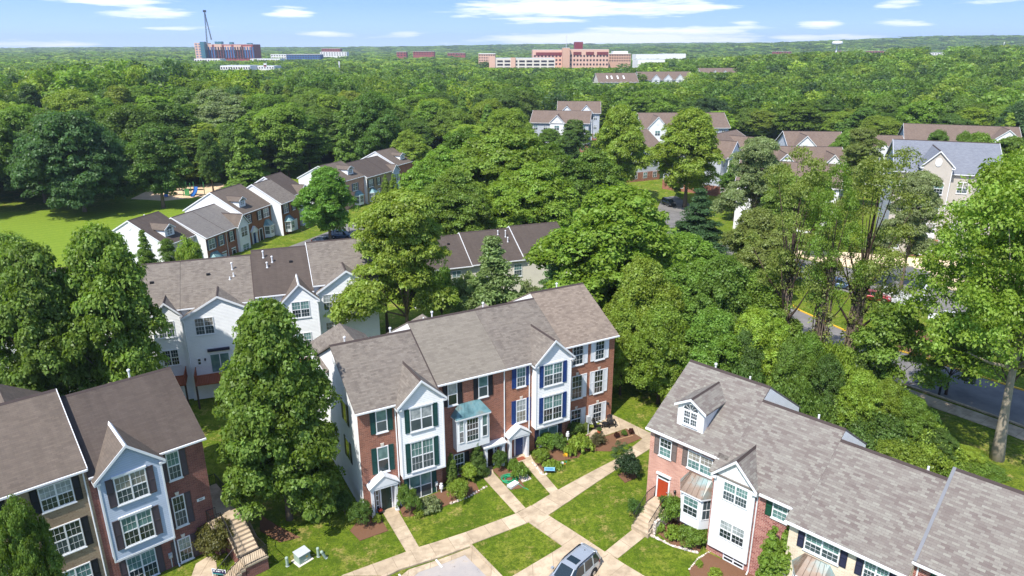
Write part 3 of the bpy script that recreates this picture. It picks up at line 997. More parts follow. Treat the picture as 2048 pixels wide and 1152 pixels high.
    def dormer(s, x0, x1, y0, z0, ze, zp, wall='siding_v', roof='roof_mix', arch=True, ov=.22):
        P0, k, yr, kb, zr = s.rp
        xc = (x0 + x1) / 2
        sl = (zp - ze) / ((x1 - x0) / 2 + ov)
        zw = ze + sl * ov - .15
        yb = (zw - P0) / k + .1
        q = M()
        q.prism([(x0, y0, z0), (x1, y0, z0), (x1, y0, zw), (xc, y0, zp - .17), (x0, y0, zw)], (0, .12, 0))
        for xx in (x0, x1 - .1):
            q.prism([(xx, y0 + .12, z0 - .05), (xx, y0 + .12, zw), (xx, yb, zw), ], (.1, 0, 0))
        do = s.part('dormer', q, wall)
        r = M()
        back = (zp - P0) / k
        for xe in (x0 - ov, x1 + ov):
            ybk = (ze - P0) / k
            r.prism([(xe, y0 - .2, ze), (xc, y0 - .2, zp), (xc, back + .2, zp), (xe, ybk + .25, ze)], (0, 0, -.11))
        ro = s.part('dormer_roof', r, roof, do)
        s.part('ridge_cap', M().prism([(xc - .11, y0 - .2, zp - .11 * sl + .012), (xc, y0 - .2, zp + .04), (xc + .11, y0 - .2, zp - .11 * sl + .012)], (0, back - y0 + .1, 0)), 'ridge', ro)
        w = M()
        for xe in (x0 - ov, x1 + ov):
            w.prism([(xe, y0 - .25, ze - .17), (xc, y0 - .25, zp - .17), (xc, y0 - .25, zp + .02), (xe, y0 - .25, ze + .02)], (0, .05, 0))
        s.part('rake_board', w, 'white', do)
        ww = (x1 - x0) * .27
        h1 = z0 + (zw - z0) * .86
        s.window(xc - ww, xc + ww, z0 + .35, h1, y0, two=True, sill=True, parent=do, up='glass', lo='screen')
        if arch:
            q, g = M(), M()
            n = 10
            rr = ww
            pts = [(xc + rr * math.cos(math.pi * a / n), rr * .8 * math.sin(math.pi * a / n)) for a in range(n + 1)]
            g.prism([(a, y0 - .03, h1 + .08 + b) for a, b in pts], (0, .04, 0))
            for a in range(n):
                (ax, az_), (bx, bz_) = pts[a], pts[a + 1]
                q.prism([(ax, y0 - .06, h1 + .08 + az_), (bx, y0 - .06, h1 + .08 + bz_), (xc + (bx - xc) * 1.14, y0 - .06, h1 + .08 + bz_ * 1.16), (xc + (ax - xc) * 1.14, y0 - .06, h1 + .08 + az_ * 1.16)], (0, .07, 0))
            for a in (2, 4, 6, 8):
                ax, az_ = pts[a]
                q.tube([(xc, y0 - .035, h1 + .08), (ax, y0 - .035, h1 + .08 + az_)], .014, 4)
            fo = s.part('fanlight', q, 'white', do)
            s.part('pane', g, 'glass', fo)
        return do
    def lamp(s, x, y, z):
        k = M().box(x - .05, x + .05, y - .05, y + .01, z - .1, z + .1).lathe((x, y - .13, z), [(.03, -.16), (.08, -.12), (.1, .08), (.02, .16)], 8)
        s.part('wall_lamp', k, 'iron')
    def meter(s, x, y, z):
        k = M().box(x - .13, x + .13, y - .12, y + .01, z, z + .42).lathe((x, y - .17, z + .22), [(.09, -.1), (.11, 0), (.09, .1)], 10).tube([(x, y - .06, z), (x, y - .06, z - .8)], .04, 6)
        s.part('utility_meter', k, 'meter')
    def louvre(s, x, y, z, r=.35):
        """round gable vent on an end wall at x"""
        k = M()
        pts = [(x, y + r * math.cos(2 * math.pi * a / 14), z + r * math.sin(2 * math.pi * a / 14)) for a in range(14)]
        k.prism(pts, (-.06, 0, 0))
        s.part('gable_vent', k, 'white')

# ================================================================== the centre row, fronts towards the camera
cr = Fr(CO, 60.9)
KC = .54
GRP = 'townhouses in the centre row'
def zpl(ze, k=KC, y=-.3): return ze - k * y
A = House(cr, 0.1, 0, -1.2, 'townhouse', 'red brick townhouse with dark green shutters, green door and white gabled bay', group=GRP)
A.shell(.1, 7., 0, 11.8, -2, zpl(8.56), KC, 5.9, front='brick_red', side='siding', roof='roof_plum', ov=(.22, 0))
A.seam(6.9, -.3)
A.gable(3.3, 7., 0, .7, 1.85, 8.42, 10.4, 'siding', 'roof_plum')
A.window(1.53, 2.47, 6.24, 8.2, 0, shut='sh_green', key=True, gr=0)
A.window(1.45, 2.41, 2.6, 4.95, 0, shut='sh_green', key=True, gr=0)
A.window(4.1, 6.05, 5.95, 8.05, -.7, two=True, shut='sh_green', gr=0, head=True, sw=.4)
A.window(4.03, 6.03, 2.3, 5.0, -.7, two=True, shut='sh_green', gr=2, head=True, sw=.4)
A.window(4.0, 6.0, -.9, 1.43, 0, two=True, shut='sh_green', gr=0)
A.door(1.55, 2.4, -1.0, 1.2, 0, 'door_green', side=(1.05, 1.35))
pa = A.portico(.6, 2.75, 0, .65, -1.05, 1.75, 2.6)
A.part('doorstep', M().box(.5, 2.85, -1.0, .0, -1.3, -1.02), 'concrete')
text('1', .2, MAT['galv'], pa, (.6 + .08 - .1, -.66, .68 + 1.2 - .1), (math.pi / 2, 0, 0), 'house_number')
text('3', .2, MAT['galv'], pa, (.58, -.66, .4 + 1.1), (math.pi / 2, 0, 0), 'house_number')
text('8', .2, MAT['galv'], pa, (.58, -.66, .12 + 1.1), (math.pi / 2, 0, 0), 'house_number')
A.downspout(3.15, 0, -1, 8.3)
A.meter(6.4, 0, -.2)
A.pipe(1.5, 7.2); A.pipe(5.5, 7.0)
A.louvre(.1, 5.9, 10.6)
# windows on the white end wall
for z0 in (2.4, 5.9):
    q = M().box(.06, .14, 3.0, 4.0, z0, z0 + 1.9)
    wo = A.part('window', q, 'white')
    A.part('pane', M().box(.045, .1, 3.08, 3.92, z0 + .08, z0 + 1.82), 'glass', wo)
    for y in (2.52, 4.03):
        A.part('shutter', M().box(.05, .13, y, y + .44, z0, z0 + 1.9), 'sh_black', wo)
# rear wing with its hip roof
def rear_wing(h, x0, x1, y0, y1, zb, ze, zp, roof, hip=1.6):
    xc = (x0 + x1) / 2
    h.part('rear_wing', M().box(x0, x1, y0, y1, zb, ze - .1), 'siding')
    k = M()
    a = [(x0 - .3, y1 + .3, ze), (x1 + .3, y1 + .3, ze)]
    k.face([(x0 - .3, y1 + .3, ze), (x1 + .3, y1 + .3, ze), (xc, y1 - hip, zp)])
    k.face([(x0 - .3, y1 + .3, ze), (xc, y1 - hip, zp), (xc, y0 - 4, zp), (x0 - .3, y0 - 4, ze)])
    k.face([(x1 + .3, y1 + .3, ze), (xc, y1 - hip, zp), (xc, y0 - 4, zp), (x1 + .3, y0 - 4, ze)])
    k.face([(x0 - .3, y1 + .3, ze - .02), (x1 + .3, y1 + .3, ze - .02), (x1 + .3, y0 - 4, ze - .02), (x0 - .3, y0 - 4, ze - .02)])
    h.part('wing_roof', k, roof)
rear_wing(A, .1, 5.2, 11.8, 14.5, -2, 8.6, 10.9, 'roof_plum')
B = House(cr, 7., .72, -.9, 'townhouse', 'red brick townhouse with black shutters and a square bay window under a patina copper roof', group=GRP)
B.shell(7.003, 13.48, .72, 12.6, -2, zpl(8.56), KC, 6.66, front='brick_red', side='siding', roof='roof_green', gut=True)
B.window(8.03, 8.92, 6.58, 8.61, 0.72, shut='sh_black', key=True, gr=0)
B.window(10.88, 11.82, 6.63, 8.61, 0.72, shut='sh_black', key=True, gr=0)
bb = B.boxbay(8.41, 11.51, .72, .8, 2.47, 5.46, 6.53, 'copper', 0., ((.06, .22),), seams=8, wz=(3.23, 5.41))
B.window(9.29, 10.49, 3.15, 5.4, -0.08, parent=bb, gr=3, rows=2, up='blind', lo='glass', sill=False)
B.window(10.77, 11.34, 3.28, 5.42, -0.08, parent=bb, gr=0, sill=False)
B.window(8.41, 9.4, -0.22, 1.77, 0.72, gr=2, up='glass', lo='glass', shut='sh_black', sides='r')
B.door(11.36, 12.22, -0.58, 1.6, .72, 'door_black', side=(12.35, 12.58))
q = M().box(11.05, 13.13, -.03, .72, 1.81, 1.99).box(10.95, 13.24, -.13, .72, 1.994, 2.11).box(12.83, 13.05, .02, .24, -.9, 1.81).box(11.15, 11.36, .02, .24, -.9, 1.81)
po = B.part('portico', q, 'white')
B.part('side_panel', M().box(12.91, 12.97, .24, .73, -.9, 1.8), 'white', po)
for n, ch in enumerate('940'):
    text(ch, .2, MAT['galv'], po, (12.94 - 7, .01 - .72, 1.4 - .27 * n + .9), (math.pi / 2, 0, 0), 'house_number')
B.downspout(13.39, .72, -.6, 8.8)
B.pipe(9.8, 7.8, .6); B.pipe(9.0, 7.9, .3, cap=False)
rear_wing(B, 8.7, 12.8, 12.6, 14.2, -2, 8.4, 10.4, 'roof_plum')
Cc = House(cr, 13.49, .72, -.5, 'townhouse', 'orange red brick townhouse with royal blue shutters, blue door and white gabled bay', group=GRP)
Cc.shell(13.49, 19.87, .72, 12.6, -2, zpl(8.56), KC, 6.66, front='brick_orange', side='siding', roof='roof_plum')
Cc.gable(16.21, 19.83, .72, .8, 2.42, 8.91, 10.89, 'siding', 'roof_plum')
Cc.window(14.62, 15.57, 6.68, 8.57, 0.72, shut='sh_blue', key=True, gr=2)
Cc.window(14.59, 15.64, 3.13, 5.42, 0.72, shut='sh_blue', key=True, gr=2, up='curtain', lo='beige')
Cc.window(16.94, 18.92, 6.53, 8.63, -0.08, two=True, shut='sh_blue', gr=2, head=True, sw=.4)
Cc.window(16.94, 18.97, 2.94, 5.51, -0.08, two=True, shut='sh_blue', gr=2, head=True, sw=.4)
Cc.window(17.01, 19.07, 0.03, 1.81, 0.72, two=True, shut='sh_navy', gr=0)
Cc.door(14.5, 15.28, -0.17, 1.81, .72, 'door_blue', side=(15.4, 15.62))
pc = Cc.portico(13.59, 15.52, .72, .7, -.35, 2.26, 3.02)
Cc.part('doorstep', M().box(13.59, 15.62, -.3, .72, -.7, -0.2), 'concrete')
Cc.part('doormat', M().box(14.1, 15.11, -.2, .3, -0.198, -0.17), 'deck_red')
Cc.downspout(15.93, .72, -.4, 8.8)
Cc.meter(19.48, .72, .2)
rear_wing(Cc, 15.8, 19.6, 12.6, 14.4, -2, 8.4, 10.2, 'roof_plum')
Cc.pipe(15.0, 7.8)
D = House(cr, 19.88, 1.36, -.2, 'townhouse', 'brown brick townhouse with white shutters and tan roof, standing beside the paved patio', group=GRP)
D.shell(19.88, 25.77, 1.36, 13.2, -2, zpl(8.56), KC, 7.32, front='brick_orange', side='siding', roof='roof_tan', ov=(0, .25))
for z0, z1 in ((7.05, 9.08), (3.53, 5.97), (0.34, 2.4)):
    D.window(20.93, 22.15, z0, z1, 1.36, shut='sh_white', key=True, gr=2, up='glass', lo='glass', sides='r', sw=.46)
    D.window(23.5, 24.58, z0, z1, 1.36, shut='sh_white', key=True, gr=2, up='glass', lo='glass', sw=.46)
D.lamp(25.25, 1.36, 2.09)
D.pipe(23.6, 8.4, .5)
D.meter(22.89, 1.36, 0.96)

# ================================================================== the left front row
lf = Fr((-22.356, 44.202), 48.)
GRL = 'townhouses at the lower left'
L1 = House(lf, -7.3, 0, -1., 'townhouse', 'dark red brick townhouse with a blue grey sided bay and house number plaque', group=GRL)
L1.shell(-7.3, 0, 0, 11.8, -2, zpl(8.6), KC, 5.9, front='brick_dark', side='brick_dark', roof='roof_dark', ov=(0, .2))
L1.gable(-6.9, -3.07, 0, .8, 1.9, 8.4, 10.4, 'siding_blue', 'roof_brown', white_cap=True)
L1.window(-2.55, -1.68, 6.0, 8.2, 0, shut='sh_brown', key=True, gr=2)
L1.window(-2.67, -1.82, 2.1, 4.65, 0, shut='sh_brown', key=True, gr=2, up='glass')
L1.window(-2.8, -1.9, -.9, 1.1, 0, shut='sh_brown', key=True, gr=2)
L1.window(-6.05, -4.08, 6.1, 8.2, -.8, two=True, shut='sh_brown', head=True, sw=.45)
L1.window(-6.15, -4.2, 2.75, 5.05, -.8, two=True, shut='sh_brown', head=True, sw=.45)
L1.window(-6.2, -4.3, -.95, 1.3, 0, two=True, shut='sh_brown', gr=2)
L1.downspout(-2.98, 0, -1, 8.2)
L1.meter(-3.4, 0, -.1)
L1.lamp(-.6, 0, .2)
pq = L1.part('number_plaque', M().box(-1.02, -.46, -.05, .01, 3.52, 3.74), 'white')
text('937', .17, MAT['iron'], pq, (-.74 + 7.3, -.054, 3.63 + 1), (math.pi / 2, 0, 0), bold=.004)
L1.pipe(-2.6, 6.1, .6)
rear_wing(L1, -5, -1, 11.8, 13.2, -2, 8.3, 9.6, 'roof_brown')
L2 = House(lf, -14.2, 0, -.6, 'townhouse', 'beige brick townhouse with black shutters, partly behind the leafy corner tree', group=GRL)
L2.shell(-14.2, -7.303, 0, 11.8, -2, zpl(9.27), KC, 5.9, front='brick_beige', side='white', roof='roof_brown', rake='r', ov=(.2, .05))
L2.window(-10.06, -8.2, 7.08, 8.85, 0, two=True, shut='sh_black', gr=2)
L2.window(-10.08, -8.22, 3.55, 5.75, 0, two=True, shut='sh_black', gr=2, up='glass')
L2.window(-10.08, -8.22, .2, 2.3, 0, two=True, shut='sh_black', gr=2)
L2.window(-13.2, -12.2, 7.08, 8.85, 0, shut='sh_black', gr=2)
L2.window(-13.2, -12.2, 3.55, 5.75, 0, shut='sh_black', gr=2)
L2.downspout(-7.5, 0, -.8, 9.1)
rear_wing(L2, -12.5, -7.6, 11.8, 14.5, -2, 9.0, 11.4, 'roof_brown')
L3 = House(lf, -21., 0, -.4, 'townhouse', 'red brick townhouse at the very end of the lower left row', group=GRL)
L3.shell(-21., -14.41, 0, 11.8, -2, zpl(8.7), KC, 5.9, front='brick_dark', side='siding', roof='roof_brown', rake='l', ov=(.2, 0))
L3.window(-18, -16.2, 6.6, 8.3, 0, two=True, shut='sh_green')

# ================================================================== the right front row, fronts towards the lower left
rr = Fr((10.647, 47.209), 134.8)
KR = .64
GRR = 'townhouses in the right front row'
R1 = House(rr, 0, 0, .6, 'townhouse', 'pinkish brick townhouse with orange red door and an arched roof dormer', group=GRR)
R1.shell(0, 6.5, 0, 11.6, -1, 7.9, KR, 5.45, front='brick_pink', side='siding', roof='roof_mix', ov=(.25, 0), gut=False)
R1.part('gutter', M().box(-.25, 5.95, -.43, -.28, 7.52, 7.66), 'white')
R1.dormer(1.75, 3.95, .7, 8.28, 10.05, 10.85, 'siding_v', 'roof_mix')
R1.window(.86, 1.93, 5.6, 7.15, 0, shut='sh_taupe', key=True, gr=2, lo='blind')
R1.window(3.31, 5.35, 5.64, 7.12, 0, two=True, shut='sh_taupe', sides='l', key=True, gr=2, lo='blind')
R1.door(.99, 1.93, 1.9, 3.6, 0, 'door_red', transom=True)
R1.lamp(2.55, 0, 3.1)
R1.boxbay(3.0, 5.95, 0, 1.05, 1.63, 4.2, 5.4, 'copper_brown', .72, ((.08, .92),), seams=4, wz=(2.5, 4.05))
R1.window(3.6, 5.3, .7, 1.4, 0, two=True, gr=0, lo='glass', up='glass')
R1.pipe(1.6, 6.2, .4); R1.pipe(4.6, 6.0, .35, cap=False)
R2 = House(rr, 6.0, -1., .2, 'townhouse', 'mottled red brick townhouse with a white panelled two storey bay under a small gable', group=GRR)
R2.shell(6.503, 12.4, -1., 9.6, -1, 7.9, KR, 4.4, front='brick_mix', side='siding', roof='roof_mix', gut=False)
R2.part('entry_wall', M().box(5.98, 6.5, -1., .3, -1, 6.9), 'brick_mix')
R2.part('roof_edge', M().prism([(5.72, -1.3, 7.068), (5.72, 0, 7.9), (6.503, 0, 7.9), (6.503, -1.3, 7.068)], (0, 0, -.12)), 'roof_mix')
R2.gable(6.25, 9.15, -1., .25, 1.05, 7.05, 8.75, 'siding_v', 'roof_mix', ov=.25)
R2.window(6.9, 8.75, 5.3, 6.8, -1.25, two=True, gr=3, lo='screen', fr='white', sill=False)
R2.window(6.95, 8.85, 2.2, 3.7, -1.25, two=True, gr=2, lo='screen', sill=False)
R2.window(7.35, 8.95, .3, .95, -1., two=True, gr=0, up='glass', lo='glass', sill=False)
R2.window(10.35, 11.4, 5.5, 6.85, -1., shut='sh_dgreen', gr=2, lo='blind')
R2.window(10.9, 11.6, 2.4, 3.9, -1., gr=2)
R2.part('gutter', M().box(9.5, 11.75, -1.43, -1.28, 6.9, 7.04), 'white')
R2.downspout(9.3, -1., .2, 6.9)
R2.pipe(10.4, 4.8, .4, cap=False)
R3 = House(rr, 11.9, -1.8, 0, 'townhouse', 'cream brick townhouse with navy shutters and a copper topped bay window', group=GRR)
R3.shell(12.403, 18.9, -1.8, 8.8, -1, 7.9, KR, 3.66, front='brick_cream', side='brick_cream', roof='roof_mix', gut=False)
R3.part('entry_wall', M().box(11.9, 12.4, -1.8, -.6, -1, 6.3), 'brick_cream')
R3.part('roof_edge', M().prism([(11.65, -2.1, 6.556), (11.65, -1.302, 7.066), (12.403, -1.302, 7.066), (12.403, -2.1, 6.556)], (0, 0, -.12)), 'roof_mix')
R3.part('gutter', M().box(11.65, 18.9, -2.24, -2.09, 6.38, 6.52), 'white')
R3.window(12.95, 15.1, 4.9, 6.22, -1.8, two=True, shut='sh_navy', gr=2, lo='screen')
R3.window(16.5, 17.9, 4.9, 6.22, -1.8, two=True, shut='sh_navy', gr=2, lo='screen')
R3.boxbay(12.5, 15.2, -1.8, 1., 1.6, 3.5, 4.6, 'copper_brown', .7, ((.08, .92),), seams=4, wz=(2.2, 3.4))
R3.door(16.6, 17.5, 1.2, 3.2, -1.8, 'door_white')
R3.pipe(17.6, 4.0, .35, cap=False)
R4 = House(rr, 18.9, -1., -.2, 'townhouse', 'red brick townhouse with green shutters at the near end of the right front row', group=GRR)
R4.shell(18.903, 26., -1., 9.6, -1.5, 7.95, KR, 4.33, front='brick_mix', side='siding_grey', roof='roof_mix', ov=(.12, 0))
R4.window(20.2, 21.2, 5.4, 6.8, -1., shut='sh_dgreen', gr=2)
R4.downspout(19.1, -1., 0, 6.9)
R4.part('roof_flashing', M().prism([(18.8, -1.3, 7.13), (18.8, 4.33, 10.73), (18.98, 4.33, 10.73), (18.98, -1.3, 7.13)], (0, 0, .04)), 'flash', R4.roof)

# ================================================================== the white row seen from its back, decks on the upper floor
wr = Fr((-34.0, 67.875), 70.)
GRW = 'townhouses of the white sided row'
W1 = House(wr, -7, 1, -1.3, 'townhouse', 'white sided townhouse with a narrow gable, half hidden by the big left trees', group=GRW)
W1.shell(-7, -.42, 1, 14, -2, 8.95, .5, 7.4, front='siding', side='siding', roof='roof_plum')
W1.gable(-3.2, -.45, 1, .6, -2, 8.75, 10.3, 'siding', 'roof_plum', ov=.2)
W1.window(-2.75, -1.2, 6.4, 8.2, .4, two=True, gr=2)
W1.window(-2.75, -1.2, 3.2, 5.0, .4, two=True, gr=2)
W1.vent(-3.2, 4.6)
W2 = House(wr, -.4, 0, -1.3, 'townhouse', 'white sided townhouse with a wide gable and sliding door to its deck', group=GRW)
W2.shell(-.4, 7.0, 1, 14, -2, 8.95, .5, 7.4, front='siding', side='siding', roof='roof_plum')
W2.gable(-.35, 7.0, 1, 1., -2, 8.45, 10.55, 'siding', 'roof_plum', ov=.12)
W2.seam(6.88, .7, .14)
W2.window(.78, 2.65, 6.4, 8.3, 0, two=True, gr=2)
W2.window(.5, .9, 3.0, 3.8, 0, gr=0, up='glass', lo='glass')
f = W2.part('sliding_door', M().box(1.75, 3.75, -.06, .02, 1.9, 4.1), 'white')
W2.part('pane', M().box(1.85, 2.7, -.075, -.03, 2.0, 4.0).box(2.8, 3.65, -.075, -.03, 2.0, 4.0), 'blind', f)
W2.part('awning', M().box(1.65, 3.85, -.3, 0, 4.45, 4.7), 'sh_navy')
W2.lamp(1.3, 0, 3.6)
W2.pipe(4.9, 5.4, .7); W2.pipe(5.0, 4.4, .4, cap=False); W2.pipe(4.6, 4.0, .3, cap=False); W2.vent(2.4, 5.0)
W2.downspout(-.2, 0, -1.3, 8.1)
W3 = House(wr, 7.0, 0, -1.3, 'townhouse', 'white sided townhouse with a dark brown roof and a narrow cross gable', group=GRW)
W3.shell(7.003, 13.19, 1.2, 14, -2, 9.2, .5, 7.7, front='siding', side='siding', roof='roof_dark', ov=(-.0, 0))
W3.gable(9.75, 13.4, 1.2, 1.2, -2, 8.95, 10.95, 'siding', 'roof_brown', ov=.25, white_cap=True)
W3.window(7.12, 8.15, 7.6, 9.2, 1.2, two=True, gr=2)
W3.window(10.6, 12.5, 7.0, 8.9, 0, two=True, gr=2)
W3.window(10.7, 12.4, 3.4, 5.2, 0, two=True, gr=2)
W3.pipe(8.3, 6.4, .7); W3.pipe(9.2, 5.6, .6); W3.pipe(8.6, 4.9, .5); W3.vent(11.2, 5.4)
W3.downspout(9.55, 0, -1.3, 8.7)
W4 = House(wr, 13.2, 1., -1.3, 'townhouse', 'white sided townhouse at the right end of its row beside the yellow green tree', group=GRW)
W4.shell(13.2, 20.2, 1.6, 14, -2, 9.45, .5, 7.9, front='siding', side='siding', roof='roof_plum', rake='lr', ov=(.04, .2))
W4.gable(13.5, 20.1, 1.6, .6, -2, 9.3, 11.6, 'siding', 'roof_plum', ov=.15)
W4.window(14.05, 16.0, 7.1, 9.0, 1.0, two=True, gr=2)
W4.window(14.1, 16.0, 3.8, 5.7, 1.0, two=True, gr=2)
W4.lamp(17.3, 1.0, 6.0)
W0 = House(wr, -14, 1, -1.3, 'townhouse', 'white sided townhouse glimpsed between the two big left trees', group=GRW)
W0.shell(-14, -7.003, 1.6, 14, -2, 9.2, .5, 7.6, front='siding', side='siding', roof='roof_plum')
W0.gable(-13.5, -9.5, 1.6, .8, -2, 9.0, 11., 'siding', 'roof_plum', ov=.2)
W0.window(-12.6, -10.6, 6.6, 8.4, .8, two=True, gr=2); W0.window(-12.6, -10.6, 3.3, 5.1, .8, two=True, gr=2)
WX = House(wr, -21, 1, -1.3, 'townhouse', 'white sided townhouse behind the dark tree at the left edge', group=GRW)
WX.shell(-21, -14.003, 1., 14, -2, 8.9, .5, 7.4, front='siding', side='siding', roof='roof_brown')
WX.gable(-20.5, -15, 1., .8, -2, 8.6, 10.9, 'siding', 'roof_brown', ov=.2)
WX.window(-18.8, -16.8, 6.4, 8.2, .2, two=True, gr=2); WX.window(-18.8, -16.8, 3.1, 4.9, .2, two=True, gr=2)
def deck(h, x0, x1, y, d, z, zb, label=None):
    k = M().box(x0, x1, y - d, y, z - .14, z)
    do = h.part('deck', k, 'deck_red')
    for xx in (x0 + .08, x1 - .08):
        h.part('deck_post', M().box(xx - .09, xx + .09, y - d + .02, y - d + .2, zb, z - .15), 'bark_dark', do)
    k = M().box(x0, x1, y - d, y - d + .08, z + .95, z + 1.05)
    n = int((x1 - x0) / .16)
    for q in range(n + 1):
        xx = x0 + (x1 - x0 - .05) * q / n
        k.box(xx, xx + .05, y - d + .01, y - d + .06, z, z + .95)
    for xx in (x0, x1 - .08):
        k.box(xx, xx + .08, y - d + .085, y, z + .95, z + 1.05)
        for q in range(int(d / .18)):
            yy = y - d + .12 + q * .18
            k.box(xx + .015, xx + .065, yy, yy + .05, z, z + .95)
    h.part('deck_railing', k, 'deck_red', do)
deck(W1, -3.1, -.7, .4, 2.4, 1.9, -1.4)
deck(W2, .2, 3.9, 0, 2.4, 1.8, -1.4)
deck(W3, 9.8, 12.8, 0, 2., 1.9, -1.4)
# ================================================================== row beside the playground lawn
pr_ = Fr((-46.336, 138.016), 14.3)
GRP3 = 'townhouses beside the playground lawn'
KP = .58
def far_house(fr, x0, x1, y0, ze, zb, depth, front, roof, label, group, k=KP, **kw):
    h = House(fr, x0, y0, zb, 'townhouse', label, group=group)
    h.shell(x0, x1, y0, y0 + depth, zb - 1, ze - k * (y0 - .3), k, y0 + depth / 2, front=front, side=kw.get('side', 'siding'), roof=roof, rake=kw.get('rake', 'l'), ov=kw.get('ov', (.12, 0)))
    return h
U4 = far_house(pr_, 0, 6.3, 0, 5.6, -1.4, 12, 'brick_tan', 'roof_plum', 'brown brick townhouse projecting forward of its row beside the playground, with black shutters', GRP3)
U4.window(.9, 2.5, 3.4, 5.2, 0, two=True, shut='sh_black', sw=.4)
U4.window(4.2, 5.1, 3.4, 5.2, 0, shut='sh_black', sw=.4)
U4.boxbay(.8, 3.4, 0, 1., -.4, 1.7, 2.8, 'copper', .6, ((.08, .92),), seams=4, wz=(.2, 1.6))
U4.door(4.3, 5.2, -.9, 1.3, 0, 'door_white')
U5 = far_house(pr_, 6.3, 12.6, 1.2, 6.0, -1.4, 12, 'brick_beige', 'roof_dark', 'townhouse with a dark roof at the far end of the row beside the playground', GRP3)
U5.gable(8.5, 12.2, 1.2, .6, -1, 6.0, 7.6, 'siding', 'roof_brown')
U5.window(7, 8, 3.8, 5.4, 1.2, shut='sh_black')
U3 = far_house(pr_, -9.4, 0, 2.4, 5.45, -1.5, 12.6, 'brick_tan', 'roof_brown', 'tan brick double width townhouse with an arched dormer and black shutters', GRP3)
U3.dormer(-8.2, -6.2, 3.6, 6.3, 7.6, 8.3, 'siding', 'roof_brown')
U3.window(-8.0, -6.9, 3.2, 4.9, 2.4, shut='sh_black', sw=.4)
U3.window(-4.4, -3.5, 3.2, 4.9, 2.4, shut='sh_black', sw=.4)
U3.window(-2.6, -.8, 3.2, 4.9, 2.4, two=True, shut='sh_black', sw=.35)
U3.boxbay(-2.9, -.4, 2.4, 1., -.8, 1.5, 2.7, 'copper', .6, ((.08, .92),), seams=4, wz=(-.1, 1.4))
for a, b, m_ in ((-7.0, -6.0, 'door_blue'), (-4.6, -3.7, 'door_black')):
    U3.door(a, b, -1, 1.3, 2.4, m_)
U3.portico(-7.3, -5.7, 2.4, .3, -1.2, 1.4, 2.3, False)
U2 = far_house(pr_, -21.2, -9.4, 1.8, 3.85, -2.6, 12.6, 'brick_red', 'roof_grey', 'red brick double width townhouse with a white gabled bay and grey roof', GRP3, k=.5)
U2.gable(-12.6, -9.6, 1.8, .6, -2.6, 3.9, 5.9, 'siding', 'roof_brown')
U2.seam(-16, 1.5, .06)
U2.window(-20.6, -18.9, 1.5, 3.3, 1.8, two=True, shut='sh_slate', sw=.4)
U2.window(-17.6, -16.6, 1.5, 3.3, 1.8, shut='sh_slate', sw=.4)
U2.window(-14.6, -13.6, 1.5, 3.3, 1.8, shut='sh_black', sw=.4)
U2.window(-12.0, -10.1, 1.6, 3.5, 1.2, two=True)
U2.window(-12.0, -10.1, -1.6, .2, 1.2, two=True)
U2.boxbay(-20.9, -18., 1.8, 1.1, -2.6, -.3, .9, 'copper', .6, ((.08, .92),), seams=4, wz=(-1.9, -.4))
U2.door(-17.2, -16.3, -2.4, -.3, 1.8, 'door_white', transom=True)
U2.door(-14.4, -13.5, -2.4, -.3, 1.8, 'door_black', transom=True)
U2.downspout(-15.6, 1.8, -2.6, 3.6)
U1 = far_house(pr_, -28.4, -21.2, 4., 4.3, -2.6, 13, 'siding_cream', 'roof_dark', 'white sided end townhouse with a dark roof, arched dormer and round gable vent', GRP3, k=.56)
U1.dormer(-26.6, -24.4, 5.2, 4.95, 6.4, 7.2, 'siding', 'roof_brown')
U1.window(-23.6, -22.2, 1.2, 3.2, 4., shut='sh_slate')
U1.louvre(-28.4, 10.5, 6.9, .45)
q = M().box(-28.47, -28.38, 6.6, 7.9, 1.6, 3.6)
wo = U1.part('window', q, 'white')
U1.part('pane', M().box(-28.5, -28.4, 6.7, 7.8, 1.7, 3.5), 'glass', wo)
U1.part('shutter', M().box(-28.48, -28.39, 7.95, 8.5, 1.6, 3.6), 'sh_slate', wo)
U1.pipe(-23, 12, .4)

# ================================================================== row further back, past the green tree
fr5 = Fr((-35.2, 168.8), 23.)
GR5 = 'townhouses at the far end of the street'
V1 = far_house(fr5, -8.8, 0, .8, 5.9, -1, 12.4, 'brick_pink', 'roof_brown', 'pink brick end townhouse with white gable end and arched dormer behind the street tree', GR5, k=.5)
V1.dormer(-4.6, -2.4, 2.0, 6.6, 8.0, 8.7, 'siding', 'roof_brown')
V1.window(-4.6, -2.8, 2.9, 4.7, .8, two=True, shut='sh_slate', sw=.4)
V1.window(-8.0, -7.0, 2.9, 4.7, .8, shut='sh_slate', sw=.4)
V1.boxbay(-4.2, -1.4, .8, 1., -.6, 1.6, 2.7, 'copper', .6, ((.08, .92),), seams=4)
V1.louvre(-8.8, 7, 8.0, .45)
q = M().box(-8.87, -8.78, 4.2, 5.4, 3.2, 5.0)
wo = V1.part('window', q, 'white')
V1.part('pane', M().box(-8.9, -8.8, 4.3, 5.3, 3.3, 4.9), 'glass', wo)
V2 = far_house(fr5, 0, 14.5, 0, 5.5, -1, 12.4, 'brick_beige', 'roof_dark', 'tan brick townhouse with a long dark roof, black shutters and a copper bay', GR5, k=.46)
V2.seam(8.6, -.3, .06)
V2.window(.8, 2.6, 2.9, 4.7, 0, two=True, shut='sh_black', sw=.4)
V2.window(4.6, 5.6, 2.9, 4.7, 0, shut='sh_black', sw=.4)
V2.boxbay(.8, 3.4, 0, 1., -.6, 1.5, 2.6, 'copper', .6, ((.08, .92),), seams=4)
V2.door(4.4, 5.3, -.8, 1.4, 0, 'door_white', transom=True)
V2.gable(11, 14, 0, .5, -1, 5.3, 6.9, 'siding_blue', 'roof_brown')
